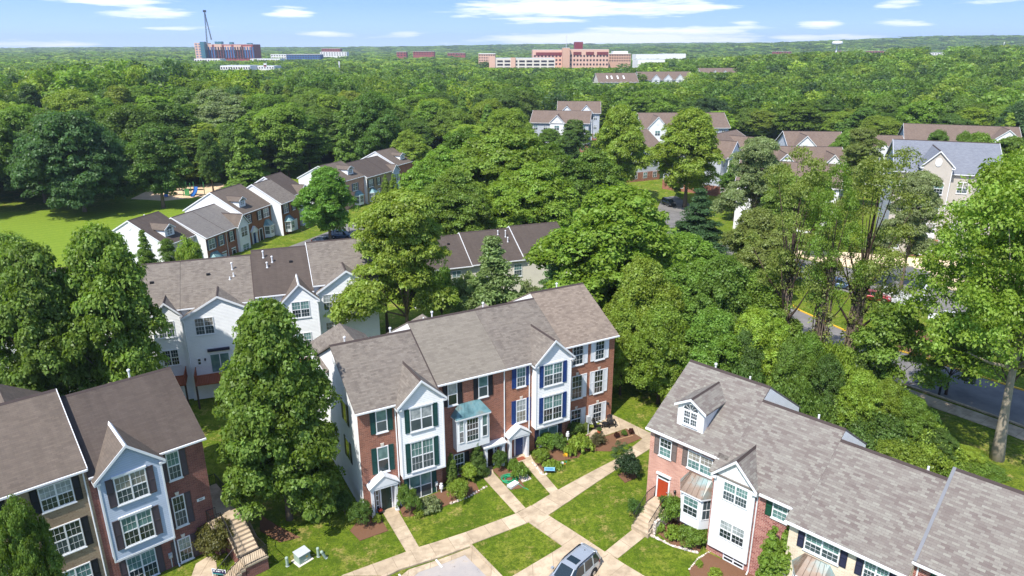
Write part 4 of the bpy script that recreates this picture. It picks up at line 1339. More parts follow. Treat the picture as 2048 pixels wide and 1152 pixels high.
V2.window(11.5, 13.5, 2.6, 4.5, -.5, two=True)
V3 = far_house(fr5, 14.5, 23, .6, 6.3, -1, 12.4, 'brick_red', 'roof_brown', 'townhouse with a brown roof at the very back of the street, half behind trees', GR5, k=.5)
V3.dormer(18.5, 20.7, 1.8, 6.9, 8.2, 8.8, 'siding', 'roof_brown')

# ================================================================== dark roofs between the trees in the middle
mf = Fr((-8.98, 95.2), 69.)
GRM = 'dark roofed townhouses among the trees'
M1 = far_house(mf, -5, 3.6, 0, 5.5, -1, 12, 'siding_cream', 'roof_dark', 'cream sided townhouse with a plain dark brown roof, behind the yellow green tree', GRM, k=.5)
M2 = far_house(mf, 3.6, 11.6, 0, 5.6, -1, 12, 'siding_cream', 'roof_dark', 'cream sided townhouse with a dark brown roof and three vent pipes, behind the pine', GRM, k=.52, ov=(.2, 0), rake='lr')
M3 = far_house(mf, 11.6, 19.5, 0, 5.9, -1, 12, 'siding_cream', 'roof_dark', 'cream sided townhouse with a dark roof, mostly hidden behind the big green tree', GRM, k=.52, ov=(.2, 0))
M2.window(9.9, 11.2, 3.0, 4.9, 0, two=False); M2.window(5.0, 6.4, 3.0, 4.9, 0, two=True)
M1.window(.4, 1.8, 3.0, 4.9, 0, two=True); M1.window(-3.4, -1.8, 3.0, 4.9, 0, two=True)
M2.pipe(9.2, 4.9, .5); M2.pipe(10.2, 4.3, .9); M2.pipe(10.2, 3.3, .6); M2.vent(7.2, 4.4); M1.vent(1.2, 4.2); M1.pipe(-2.8, 4.0, .8)

# ================================================================== apartment houses with several gables on the right
GRA = 'cocoa roofed apartment houses'
def apartment(x, y, az, zb, L, dep, zw, zr, label, roof='roof_cocoa', front='siding_grey', base='brick_red', gables=(), group=GRA, endw=True, storeys=3, name='apartment_house', cat='apartment house'):
    fr = Fr((x, y), az)
    h = House(fr, 0, 0, zb, name, label, cat, group)
    k = (zr - zw) / (dep / 2)
    h.shell(0, L, 0, dep, zb - 2, zw + k * .3, k, dep / 2, front=front, side=front, roof=roof, ov=(.5, .5), eave=.5, rake='lr', ybov=.5)
    if base:
        h.part('plinth', M().box(-.06, L + .06, -.06, dep + .06, zb - 2, zb + 2.6), base)
    n = int(L / 3.2)
    for f in range(storeys):
        z0 = zb + .8 + f * (zw - zb) / storeys
        for q in range(n):
            xx = L * (q + .5) / n
            if any(g[0] - 1 < xx < g[1] + 1 for g in gables): continue
            h.window(xx - .7, xx + .7, z0, z0 + 1.7, -.0 - (.06 if base and f == 0 else 0), two=True, gr=0, sill=False)
    for x0, x1, d, ze, zp in gables:
        h.gable(x0, x1, 0, d, zb, ze, zp, 'siding', roof, ov=.4)
        for f in range(storeys):
            z0 = zb + .8 + f * (zw - zb) / storeys
            h.window((x0 + x1) / 2 - .9, (x0 + x1) / 2 + .9, z0, z0 + 1.7, -d, two=True, gr=0, sill=False)
        c = M().prism([((x0 + x1) / 2 + .5 * math.cos(a * .5236), -d - .05, ze + (zp - ze) * .35 + .5 * math.sin(a * .5236)) for a in range(12)], (0, .06, 0))
        h.part('gable_vent', c, 'white')
    if endw:
        for f in range(storeys):
            z0 = zb + .8 + f * (zw - zb) / storeys
            for yy in (dep * .3, dep * .66):
                for xx, s_ in ((-.03, -1), (L + .03, 1)):
                    e = .06 if base and f == 0 else 0
                    xx2 = xx + s_ * e
                    wo = h.part('window', M().box(xx2 - .05, xx2 + .05, yy - .75, yy + .75, z0, z0 + 1.7), 'white')
                    h.part('pane', M().box(xx2 - .07, xx2 + .07, yy - .63, yy + .63, z0 + .1, z0 + 1.6), 'glass', wo)
    return h
def xy(px, py, z): return P(px, py, z)
AP1 = apartment(7, 262, 100, T(7, 262), 21, 16, 9.5, 13., 'grey sided apartment house with a long cocoa roof, leftmost of its cluster', gables=((7, 12, .4, 9.4, 12.2),))
AP2 = apartment(19, 296, 95, T(19, 296), 17, 15, 10., 14., 'apartment house whose cocoa roof shows behind the long roofed one', gables=((1, 6, .6, 10, 12.8), (9, 14, .6, 10, 13.2)))
AP3 = apartment(45, 246, 88, T(45, 246), 30, 16, 9.2, 13.4, 'apartment house with two white gables and balconies between the two bright trees', gables=((2, 8, 1.2, 9.4, 13.), (14, 21, 1.2, 9.4, 13.4)))
AP4 = apartment(33.5, 198, 62, T(36, 190), 10.5, 15, 8.6, 12.6, 'apartment house with brick ground floor standing at the end of the small street', gables=(), front='siding_grey')
AP5 = apartment(53, 178, 40, T(56, 180), 26, 16, 8.6, 13., 'apartment house with stepped cocoa roofs behind the large bright tree', gables=((3, 10, .8, 8.8, 12.4), (15, 22, .8, 8.8, 12.4)))
AP6 = apartment(77, 196, 96, T(80, 195), 15, 15, 8.8, 12.6, 'apartment house with a white gable peak beside the wood edge', gables=((1, 7, .8, 9, 12.4),))
AP7 = apartment(61, 167, 97, T(66, 170), 18, 15, 8.2, 12.2, 'apartment house with a broad cocoa roof behind the thin vine covered trees', gables=((1, 6.5, .8, 8.4, 11.6), (12, 17, .8, 8.4, 11.6)))
AP8 = apartment(121, 218, 112, T(125, 205) - 3, 30, 18, 8., 12.5, 'long brown roofed apartment house below the wood at the far right', gables=((22, 30, 1., 9, 12.6),))
AP9 = apartment(86, 196, 100, T(95, 195), 22, 15, 8., 11.8, 'low brown roofed apartment house between the slate roof and the wood', gables=((12, 18, .6, 8.2, 11.2),))
# big slate roofed garage apartments close to the road
SG = House(Fr((66.5, 121), 112.), 0, 0, .8, 'apartment_house', 'grey sided garage apartments with a slate roof and oval window behind roadside trees', 'apartment house', 'garage apartment houses')
SG.shell(0, 15.5, 0, 17, -1, 15.2, .5, 8.5, front='siding_tan', side='siding_grey', roof='roof_slate', ov=(.5, .5), rake='lr')
for x0, x1, ze, zp in ((3.6, 8., 16.2, 18.9),):
    SG.gable(x0, x1, 0, 1.4, .3, ze, zp, 'siding_tan' if x0 == 3.6 else 'siding', 'roof_slate', ov=.4)
    for z0 in (4.6, 8., 11.6):
        SG.window((x0 + x1) / 2 - 1.4, (x0 + x1) / 2 + 1.4, z0, z0 + 2., -1.4, two=True, gr=2)
    k = M().box((x0 + x1) / 2 - 1.7, (x0 + x1) / 2 + 1.7, -1.48, -1.38, .9, 3.4)
    SG.part('garage_door', k, 'sh_white')
    SG.part('brick_face', M().box(x0 - .02, x1 + .02, -1.44, -1.0, .3, 3.8), 'brick_orange')
    SG.part('balcony', M().box(x0 + 1, x1 - 1, -2.6, -1.45, 4.0, 4.15).box(x0 + 1, x1 - 1, -2.6, -2.52, 4.15, 5.2), 'white')
xs_ = 5.8
SG.part('oval_window', M().prism([(xs_ + .5 * math.cos(a * .393), -1.5, 17.0 + .7 * math.sin(a * .393)) for a in range(16)], (0, .15, 0)), 'white')
for xx in (1.6, 10.2, 13.4):
    for z0 in (1.4, 4.8, 8.2, 11.8):
        SG.window(xx - .8, xx + .8, z0, z0 + 1.9, 0, two=True, gr=2)
SG2 = House(Fr((46, 142), 112.), 0, 0, .5, 'apartment_house', 'white sided garage apartment house with a cocoa roof, behind the tall thin trees', 'apartment house', 'garage apartment houses')
SG2.shell(0, 19, 0, 15, -1, 9.4, .46, 7.5, front='siding', side='siding_grey', roof='roof_cocoa', ov=(.5, .5), rake='lr')
for x0, x1 in ((1.5, 8), (11, 17.5)):
    SG2.gable(x0, x1, 0, 1.2, .2, 9.3, 12.2, 'siding', 'roof_cocoa', ov=.4)
    for z0 in (4.0, 7.0):
        SG2.window((x0 + x1) / 2 - 1.2, (x0 + x1) / 2 + 1.2, z0, z0 + 1.8, -1.2, two=True, gr=2)
    SG2.part('garage_door', M().box((x0 + x1) / 2 - 1.5, (x0 + x1) / 2 + 1.5, -1.28, -1.1, .7, 3.0), 'deck_red')
for yy in (4, 9.5):
    for z0 in (1.4, 4.6, 7.4):
        wo = SG2.part('window', M().box(-.08, .02, yy - .7, yy + .7, z0, z0 + 1.6), 'white')
        SG2.part('pane', M().box(-.1, .0, yy - .58, yy + .58, z0 + .1, z0 + 1.5), 'glass', wo)
# houses whose roofs rise from the wood half way out
for (px, py, D_, az, L, lab) in ((1198, 150, 470, 84, 26, 'grey roofed house with skylights rising from the wood left of the white gabled one'),
                                 (1283, 147, 520, 80, 40, 'white gabled long roof with a row of small gables, deep in the wood'),
                                 (1405, 139, 620, 84, 34, 'distant low brown roof almost hidden in the wood')):
    x, y, z = at(px, D_, py)
    h = apartment(x, y, az, z - 9, L, 18, z - 4.5, z + .8, lab, 'roof_cocoa', 'siding_cream', None, tuple((a, a + 6, .5, z - 4, z - .6) for a in range(8, L - 8, 9)) if L > 30 else (), 'roofs half way out in the wood', False, 2)
    if L == 26:
        for a in (6, 9, 13, 17):
            h.part('skylight', M().prism([(a, 3, h.rp[0] + h.rp[1] * 3 + .06), (a + .9, 3, h.rp[0] + h.rp[1] * 3 + .06), (a + .9, 6, h.rp[0] + h.rp[1] * 6 + .06), (a, 6, h.rp[0] + h.rp[1] * 6 + .06)], (0, 0, .08)), 'white', h.roof)

# ================================================================== far buildings
def block(name, px0, px1, pyt, pyb, D_, label, mat, cat='building', group='far buildings on the skyline', dep=30, rows=0, cols=0, wmat='glass', top=None, az=90., wh=.45, band=False, skip=0):
    x0, y, z1 = at(px0, D_, pyt)
    x1 = at(px1, D_, pyt)[0]
    z0 = at(px0, D_, pyb)[2]
    L = (x1 - x0)
    h = House(Fr((x0, y), az), 0, 0, z0, name, label, cat, group)
    h.part('wall', M().box(0, L, 0, dep, z0 - 14, z1), mat)
    if top:
        h.part('parapet', M().box(-.4, L + .4, -.4, dep + .4, z1 + .01, z1 + (z1 - z0) * .05), top)
    else:
        h.part('roof', M().box(.3, L - .3, .3, dep - .3, z1 + .01, z1 + .5), 'meter')
    if rows:
        fh = (z1 - z0) / rows
        for r in range(rows - skip):
            if band:
                h.part('window_band', M().box(L * .03, L * .97, -.2, .3, z0 + fh * (r + .3), z0 + fh * (r + .3 + wh)), wmat)
            else:
                for c in range(cols):
                    a = L * (c + .28) / cols
                    h.part('window', M().box(a, a + L * .5 / cols, -.2, .3, z0 + fh * (r + .28), z0 + fh * (r + .28 + wh)), wmat)
    h.dim = (L, z0, z1)
    return h
MAT['hosp'] = plain('salmon_brick', srgb(212, 172, 152), .85)
MAT['hosp_d'] = plain('tan_brick', srgb(200, 160, 136), .85)
MAT['maroon'] = plain('maroon_panel', srgb(112, 40, 48), .7)
MAT['win_far'] = plain('far_window_dark', srgb(52, 44, 52), .4)
MAT['win_maroon'] = plain('far_window_maroon', srgb(120, 56, 56), .4)
MAT['navy'] = plain('blue_grey_cladding', srgb(62, 96, 140), .6)
MAT['far_red'] = plain('far_red_brick', srgb(150, 80, 76), .85)
MAT['far_white'] = plain('far_white_wall', srgb(226, 224, 220), .8)
MAT['teal'] = plain('teal_curtain_wall', srgb(66, 110, 124), .4)
H1 = block('hospital', 1066, 1131, 100, 132, 1000, 'salmon brick hospital wing with a band of maroon windows, left of the stair tower', 'hosp', 'hospital', 'hospital buildings', 60, 4, 9, 'win_far', skip=1)
H1.part('window_band', M().box(4, H1.dim[0] * .96, -.5, .3, H1.dim[2] - 7, H1.dim[2] - 3), 'win_maroon')
H2 = block('hospital', 1139, 1218, 99, 133, 985, 'salmon brick hospital wing with dark ribbon windows, right of the stair tower', 'hosp', 'hospital', 'hospital buildings', 60, 4, 12, 'win_far', skip=1)
for a, b in ((.1, .3), (.42, .62), (.7, .98)):
    H2.part('window_band', M().box(H2.dim[0] * a, H2.dim[0] * b, -.5, .3, H2.dim[2] - 7, H2.dim[2] - 3), 'win_maroon')
H3 = block('stair_tower', 1126, 1140, 96, 132, 980, 'tan brick stair tower between the two hospital wings', 'hosp_d', 'tower', 'hospital buildings', 20)
H4 = block('mechanical_penthouse', 1150, 1166, 84, 100, 1010, 'maroon box rising from the hospital roof', 'maroon', 'penthouse', 'hospital buildings', 20)
H5 = block('parking_garage', 978, 1110, 117, 140, 940, 'white concrete parking garage in front of the hospital', 'concrete_wall', 'garage', 'hospital buildings', 40)
L_, z0_, z1_ = H5.dim
for r in range(3):
    k = M()
    for c in range(9):
        a = L_ * (c + .12) / 9
        k.box(a, a + L_ * .76 / 9, -.3, .3, z0_ + (z1_ - z0_) * (.1 + r * .3), z0_ + (z1_ - z0_) * (.24 + r * .3))
    H5.part('parking_deck_opening', k, 'win_far')
H5.part('stair_core', M().box(0, 8, -1, 8, z0_ - 8, z1_ + 2).box(L_ * .33, L_ * .33 + 6, -1.2, 8, z0_ - 8, z1_ + 1), 'hosp')
block('office_building', 957, 990, 108, 128, 1050, 'cream office block with a white roof plant, left of the parking garage', 'hosp', 'office', 'hospital buildings', 40, 4, 7, 'win_far', 'far_white')
block('office_building', 1218, 1262, 108, 124, 1030, 'low tan wing with a teal glazed bay, right of the hospital', 'hosp_d', 'office', 'hospital buildings', 40, 3, 9, 'win_far', 'far_white')
block('office_building', 1228, 1256, 103, 110, 1060, 'white upper storey behind the low tan wing', 'far_white', 'office', 'hospital buildings', 30)
for a, b, t, bb_, d_, lab in ((1272, 1330, 109, 116, 1250, 'long white warehouse right of the hospital'), (1325, 1372, 108, 114, 1350, 'white warehouse with a red base furthest right of the pair'), (1276, 1330, 120, 125, 900, 'flat white roofed store among the trees in front of the warehouses')):
    block('warehouse', a, b, t, bb_, d_, lab, 'far_white', 'warehouse', 'white warehouses', 40)
# big brick apartment block with a crane on the left
X1 = block('apartment_tower', 408, 505, 89, 118, 1300, 'large red brick apartment block under construction, with cream upper floors', 'far_red', 'apartment block', dep=40)
L_, z0_, z1_ = X1.dim
for n in range(5):
    a = L_ * n / 5
    X1.part('upper_storey', M().box(a + 1, a + L_ / 5 - 3, -1.2, .5, z0_ + (z1_ - z0_) * .62, z1_ + 1.5 * (n % 2) - n * .8), 'hosp')
    for c in range(4):
        xx = a + 2 + c * 4.6
        X1.part('window_strip', M().box(xx, xx + 2.3, -1.5, .2, z0_ + 2, z1_ - 4), 'win_far' if n % 2 else 'navy')
for a, b, t_ in ((.2, .34, 5), (.5, .56, 4), (.86, .95, 2.5)):
    X1.part('roof_plant', M().box(L_ * a, L_ * b, 5, 15, z1_ - 2, z1_ + t_), 'teal')
X2 = block('apartment_tower', 388, 408, 86, 116, 1290, 'pale end tower with blue glazing beside the brick block under construction', 'hosp', 'apartment block', dep=30, rows=6, cols=3, wmat='navy')
X2.part('glazed_bay', M().box(X2.dim[0] * .6, X2.dim[0] * 1.02, -1, 10, X2.dim[1], X2.dim[2] + 2), 'teal')
cx, cy, cz = at(416, 1330, 100)
ct = (at(409, 1330, 22)); cb = at(423, 1330, 80)
CRN = empty('tower_crane', (cx, cy, cz - 20), 0, 'tall black lattice crane standing behind the brick block under construction', 'crane')
def lattice(a, b, w, n, mat, name):
    k = M()
    a, b = Vector(a), Vector(b)
    for s_ in (-1, 1):
        for t_ in (-1, 1):
            k.tube([a + Vector((s_ * w, t_ * w, 0)), b + Vector((s_ * w * .7, t_ * w * .7, 0))], .2, 4)
    for q in range(n):
        p, r = a.lerp(b, q / n), a.lerp(b, (q + 1) / n)
        sg = 1 if q % 2 else -1
        for t_ in (-1, 1):
            k.tube([p + Vector((sg * w, t_ * w, 0)), r + Vector((-sg * w, t_ * w, 0))], .13, 4)
    o = k.build(name, MAT[mat], CRN, (cx, cy, cz - 20))
    return o
lattice((at(414, 1330, 100)[0], 1330, cz - 20), ct, .9, 18, 'iron', 'mast')
lattice(cb, (ct[0], ct[1], ct[2] - 3), .7, 14, 'iron', 'jib')
k = M().box(ct[0] - 2.2, ct[0] + 2.2, ct[1] - 2, ct[1] + 2, ct[2] - 2, ct[2] + 1.5)
k.build('crane_head', MAT['iron'], CRN, (cx, cy, cz - 20))
for a, b, t, bb_, d_, lab, mt, rw in ((541, 572, 109, 118, 1500, 'white office block with dark glazing, left end of the blue building', 'far_white', 2), (572, 640, 109, 121, 1450, 'long blue clad apartment block beyond the wood', 'navy', 3),
                             (640, 693, 104, 112, 1700, 'low white roofed office beside the blue block', 'far_white', 2), (643, 680, 97, 106, 1900, 'distant pinkish brick school block', 'far_red', 3),
                             (793, 812, 104, 113, 1500, 'small red brick block in the middle distance', 'far_red', 2), (826, 868, 103, 110, 1600, 'red brick office with a white roof in the middle distance', 'far_red', 2),
                             (895, 930, 106, 111, 1700, 'small low red roofed building left of the office block', 'far_red', 1),
                             (1552, 1583, 103, 107, 1700, 'low red roofed building left of the water tower', 'far_red', 1), (1680, 1705, 102, 108, 1600, 'low brown building right of the water tower', 'far_red', 1), (1728, 1772, 102, 107, 1600, 'long low brown building under the right ridge', 'far_red', 1),
                             (1848, 1890, 106, 113, 1150, 'white modern office block below the right ridge', 'far_white', 2), (500, 560, 118, 123, 1150, 'flat grey roofed shop behind the parking area', 'far_white', 1), (440, 500, 132, 140, 760, 'flat pale roofed store beyond the wood, left one', 'far_white', 1), (500, 548, 133, 138, 780, 'flat pale roofed store beyond the wood, right one', 'far_white', 1),
                             (388, 440, 118, 124, 1200, 'white low building at the foot of the brick block', 'far_white', 1)):
    block('office_building', a, b, t, bb_, d_, lab, mt, 'building', 'far buildings on the skyline', 25, rw, max(3, int((b - a) / 5)), 'win_far', 'far_white' if mt != 'far_white' else None)
# water tower
wx, wy, wz = at(1672, 1500, 107)
WT = empty('water_tower', (wx, wy, wz), 0, 'white drum shaped water tower on a single leg below the right ridge', 'water tower')
k = M().lathe((wx, wy, wz), [(2.4, -25), (1.5, 6), (1.3, 14), (2.5, 16)], 14)
k.build('stem', MAT['white'], WT, (wx, wy, wz), True)
k = M().lathe((wx, wy, wz), [(2.0, 15.5), (8.5, 16.6), (10.2, 18.6), (10.2, 21.6), (9.2, 23), (5, 24), (.2, 24.3)], 24)
k.build('tank', MAT['white'], WT, (wx, wy, wz), True)
for px, pt, pb, d_, lab in ((2009, 84, 107, 1300, 'white lattice radio mast on the right ridge'), (1133, 70, 97, 1100, 'thin radio mast behind the hospital'), (678, 123, 138, 700, 'slim white pole rising from the wood')):
    x, y, z1 = at(px, d_, pt)
    z0 = at(px, d_, pb)[2]
    e = empty('radio_mast', (x, y, z0), 0, lab, 'mast')
    k = M()
    for a in range(3):
        ox, oy = .6 * math.cos(a * 2.09), .6 * math.sin(a * 2.09)
        k.tube([(x + ox, y + oy, z0 - 15), (x + ox * .5, y + oy * .5, z1)], .16, 4)
    for q in range(12):
        k.box(x - .5, x + .5, y - .5, y + .5, z0 + (z1 - z0) * q / 12, z0 + (z1 - z0) * q / 12 + .15)
    k.build('mast', MAT['white'], e, (x, y, z0))
    M().box(x - .7, x + .7, y - .3, y + .3, z1 - 3, z1).build('antenna', MAT['far_white'], e, (x, y, z0))
x, y, z0 = at(534, 760, 140)
e = empty('flag_pole', (x, y, z0), 0, 'white pole with a red and white flag beyond the wood', 'flag pole')
M().tube([(x, y, z0 - 10), (x, y, z0 + 8)], .15, 6).build('pole', MAT['white'], e, (x, y, z0))
k = M(); k.box(x - 3., x - .1, y - .03, y + .03, z0 + 3.2, z0 + 5.); k.cur = 1; k.box(x - 3., x - .1, y - .03, y + .03, z0 + 5.01, z0 + 6.6)
k.build('flag', [MAT['maroon'], MAT['white']], e, (x, y, z0))
# ================================================================== foliage
def leaf_arrays(rng, clumps, per, size, up=.35, rnd=.42, squash=.8, edge=.62, droop=0., ctone=.55, ltone=.45):
    """clumps: rows of x,y,z,r. Returns leaf quads around every clump and a tone per leaf."""
    cl = np.repeat(clumps, per, axis=0)
    n = len(cl)
    d = rng.normal(size=(n, 3))
    d /= np.linalg.norm(d, axis=1)[:, None]
    d[:, 2] = np.where(d[:, 2] < -.35, -d[:, 2] * .6, d[:, 2])
    rad = cl[:, 3] * (edge + (1.08 - edge) * rng.random(n) ** .6)
    pos = cl[:, :3] + d * rad[:, None] * np.array([1, 1, squash])
    pos[:, 2] -= droop * rng.random(n) * cl[:, 3]
    nor = d * .75 + np.array([0, 0, up]) + rng.normal(size=(n, 3)) * rnd
    nor /= np.linalg.norm(nor, axis=1)[:, None]
    a = np.cross(nor, rng.normal(size=(n, 3)))
    a /= np.linalg.norm(a, axis=1)[:, None]
    b = np.cross(nor, a)
    s = size * (.5 + 1.0 * rng.random(n) ** 1.5)[:, None]
    fold = nor * s * .25
    q = np.stack([pos - a * s, pos - b * s * .62 + fold, pos + a * s, pos + b * s * .62 + fold], axis=1)
    ct = rng.random(len(clumps)) * ctone
    tone = np.repeat(ct, per) + rng.random(n) * ltone + (1 - ctone - ltone) * .5
    return q.reshape(-1, 3), tone

def quads_mesh(name, verts, tone, mat, tint=None):
    n = len(verts) // 4
    me = bpy.data.meshes.new(name)
    me.vertices.add(len(verts))
    me.vertices.foreach_set('co', np.ascontiguousarray(verts, dtype=np.float32).ravel())
    me.loops.add(len(verts))
    me.loops.foreach_set('vertex_index', np.arange(len(verts), dtype=np.int32))
    me.polygons.add(n)
    me.polygons.foreach_set('loop_start', np.arange(0, len(verts), 4, dtype=np.int32))
    me.update(calc_edges=True)
    at_ = me.attributes.new('tone', 'FLOAT', 'FACE')
    at_.data.foreach_set('value', tone.astype(np.float32))
    if tint is not None:
        a2 = me.attributes.new('tint', 'FLOAT_COLOR', 'FACE')
        a2.data.foreach_set('color', np.ascontiguousarray(tint, dtype=np.float32).ravel())
    me.materials.append(mat)
    return me

def crown_clumps(rng, lobes, dens, cr):
    """lobes rows: x,y,z,rx,rz. Clumps scattered over the lobes' skins and a little inside"""
    out = []
    for x, y, z, rx, rz in lobes:
        m = max(4, int(dens * rx * rx))
        d = rng.normal(size=(m, 3))
        d /= np.linalg.norm(d, axis=1)[:, None]
        d[:, 2] = np.where(d[:, 2] < -.5, -d[:, 2], d[:, 2])
        t = (.72 + .3 * rng.random(m))[:, None]
        p = np.array([x, y, z]) + d * t * np.array([rx, rx, rz])
        r = cr * (.6 + .8 * rng.random(m))
        out.append(np.column_stack([p, r]))
    return np.concatenate(out)

def lobes_of(rng, kind, H, Rr, key_=''):
    """lobes for a tree of height H and crown radius Rr, trunk foot at the origin"""
    L = []
    if kind == 'oval':
        z0 = H * (-.02 if key_ == 'oak' else .14)
        nk = 24 if key_ == 'oak' else 15
        for k in range(nk):
            t = (k + .5) / nk
            z = z0 + (H - z0) * (.1 + .78 * t)
            pr = Rr * (math.sin(math.pi * ((.30 + .66 * t) if key_ == 'oak' else (.16 + .8 * t))) ** .8)
            a = k * 2.4 + rng.random() * .8
            q = Rr * (.30 + .16 * rng.random())
            o = max(0, pr - q * .8) * (.7 + .4 * rng.random())
            L.append((o * math.cos(a), o * math.sin(a), z, q, q * 1.05))
        L.append((0, 0, H - Rr * .42, Rr * .36, Rr * .45))
        L.append((0, 0, H * .55, Rr * .55, H * .25))
    elif kind == 'round':
        for k in range(17):
            a = k * 2.4
            t = (k + .5) / 17
            zz = 1 - 1.5 * t
            rr_ = math.sqrt(max(0, 1 - zz * zz))
            q = Rr * (.30 + .18 * rng.random())
            L.append((Rr * .68 * rr_ * math.cos(a), Rr * .68 * rr_ * math.sin(a), H * (.58 if key_ != 'low' else .47) + H * (.33 if key_ != 'low' else .42) * zz * (.85 + .3 * rng.random()), q, q * .85))
        L.append((0, 0, H * .6, Rr * .55, H * .24))
    elif kind == 'layer':
        for k in range(20):
            a = k * 2.4 + rng.random()
            t = (k + .5) / 20
            z = H * (.30 + .64 * t)
            o = Rr * (.95 - .75 * t ** 1.5) * (.35 + .6 * rng.random())
            q = Rr * (.22 + .16 * rng.random())
            L.append((o * math.cos(a), o * math.sin(a), z, q, q * .5))
    elif kind == 'thin':
        for k in range(17):
            a = k * 2.4 + rng.random()
            t = (k + .5) / 17
            z = H * (.42 + .54 * t)
            o = Rr * (.3 + .6 * rng.random()) * math.sin(math.pi * (.2 + .7 * t))
            q = Rr * (.16 + .16 * rng.random())
            L.append((o * math.cos(a), o * math.sin(a), z, q, q * .9))
    elif kind == 'cone':
        for k in range(22):
            t = (k + .5) / 22
            a = k * 2.4
            z = H * (.06 + .88 * t)
            w = Rr * (1 - t) ** .85
            q = max(.2, w * .42)
            L.append((w * .62 * math.cos(a), w * .62 * math.sin(a), z, q, q * .8))
        L.append((0, 0, H * .3, Rr * .5, H * .25))
        L.append((0, 0, H * .6, Rr * .28, H * .25))
        L.append((0, 0, H * .93, Rr * .1, H * .08))
    elif kind == 'column':
        for k in range(9):
            t = k / 8
            w = Rr * (.9 if t < .5 else .9 - .75 * ((t - .5) / .5) ** 1.6)
            L.append((0, 0, H * (.06 + .88 * t), w, H * .1))
    elif kind == 'dome':
        for k in range(11):
            a = k * 2.4
            t = (k + .5) / 11
            rr_ = math.sqrt(t) * .7
            q = Rr * (.3 + .14 * rng.random())
            L.append((Rr * rr_ * math.cos(a), Rr * rr_ * math.sin(a), H * (.62 - .38 * rr_) * (.8 + .4 * rng.random()), q, min(q, H * .4)))
    elif kind == 'mound':
        for k in range(24):
            a = k * 2.4
            rr_ = math.sqrt((k + .5) / 24) * .85
            q = Rr * (.16 + .12 * rng.random())
            L.append((Rr * rr_ * math.cos(a), Rr * rr_ * math.sin(a), H * (.7 - .55 * rr_ * rr_) * (.6 + .6 * rng.random()), q, q * .8))
    return L

def trunk_mesh(rng, name, H, r, lobes, mat, lean=(0, 0), fork=.35, limbs=9, vines=0):
    k = M()
    top = H * .82
    pts, rad = [], []
    for q in range(9):
        t = q / 8
        pts.append((lean[0] * t + .15 * math.sin(t * 7) * t, lean[1] * t + .12 * math.cos(t * 5) * t, -.4 + (top + .4) * t))
        rad.append(r * (1.45 if q == 0 else 1.08 if q == 1 else 1 - .85 * t))
    k.tube(pts, rad, 9)
    ls = list(lobes)
    rng.shuffle(ls)
    for x, y, z, rx, rz in ls[:limbs]:
        t = min(.9, max(fork, (z - rx) / H * .8))
        q = min(7, int(t * 8))
        a = Vector(pts[q]).lerp(Vector(pts[q + 1]), t * 8 - q)
        b = Vector((x, y, z))
        m = a.lerp(b, .5) + Vector((0, 0, -.06 * (b - a).length + .1))
        rr_ = r * (1 - .85 * t) * .6
        k.tube([a, a.lerp(m, .5), m, b], [rr_, rr_ * .8, rr_ * .6, rr_ * .2], 6)
    if vines:
        for q in range(vines):
            a0 = rng.random() * 6.28
            rr_ = r * (1. + .5 * rng.random())
            zt = H * (.25 + .3 * rng.random())
            k.tube([(rr_ * 1.6 * math.cos(a0 + .1 * s_) * (1.2 - .08 * s_) + lean[0] * s_ / 8 * zt / top, rr_ * 1.6 * math.sin(a0 + .1 * s_) * (1.2 - .08 * s_) + lean[1] * s_ / 8 * zt / top, zt * s_ / 7) for s_ in range(8)], [.05 + .05 * rng.random()] * 8, 4)
    return k.mesh(name, mat, smooth=True)

TPL = {}
def template(key, kind, H, Rr, dens, cr, per, leaf, bark='bark', trunk=.2, seed=1, limbs=9, vines=0, lean=(0, 0), fork=.35, **kw):
    rng = np.random.default_rng(seed)
    lb = lobes_of(rng, kind, H, Rr, key)
    cl = crown_clumps(rng, lb, dens, cr)
    v, t = leaf_arrays(rng, cl, int(per * 1.5), leaf * .78, **kw)
    zs = H / np.percentile(v[:, 2], 99.8)
    rs = Rr / np.percentile(np.hypot(v[:, 0], v[:, 1]), 98.5)
    v *= np.array([rs, rs, zs])
    lb = [(x * rs, y * rs, z * zs, a * rs, b * zs) for x, y, z, a, b in lb]
    if lean != (0, 0):
        v[:, 0] += lean[0] * np.clip(v[:, 2] / H, 0, 1.2)
        v[:, 1] += lean[1] * np.clip(v[:, 2] / H, 0, 1.2)
        lb = [(x + lean[0] * z / H, y + lean[1] * z / H, z, a, b) for x, y, z, a, b in lb]
    v[:, 2] = np.maximum(v[:, 2], .03 * H)
    me = quads_mesh(key + '_crown', v, t, MAT['leaf'])
    tm = trunk_mesh(rng, key + '_trunk', H, trunk, lb, MAT[bark], lean, fork, limbs, vines) if trunk else None
    TPL[key] = (me, tm, H, Rr)

template('oak', 'oval', 14, 4.6, 12, .62, 95, .17, 'bark', .24, 3)
template('maple', 'oval', 14, 5., 11, .7, 90, .18, 'bark', .26, 8)
template('oak_open', 'round', 16, 6.4, 5.2, .8, 80, .19, 'bark', .32, 21)
template('broad', 'round', 15, 7., 6.5, .95, 85, .22, 'bark', .3, 5, squash=.55, up=.6)
template('locust', 'layer', 15, 6.6, 11, .75, 75, .17, 'bark', .25, 6, squash=.5, up=.55, limbs=14)
template('low', 'round', 13, 8., 7., .95, 85, .24, 'bark', .3, 65, squash=.6, up=.5)
template('thin', 'thin', 25, 6., 10, .75, 32, .15, 'bark_dark', .42, 7, limbs=16, vines=0)
template('thin_b', 'thin', 25, 6.5, 9, .8, 32, .15, 'bark_dark', .36, 17, limbs=16)
template('plane', 'round', 22, 8.6, 4.2, 1.0, 80, .17, 'bark_pale', .42, 9, limbs=16, lean=(1.2, .6), fork=.42)
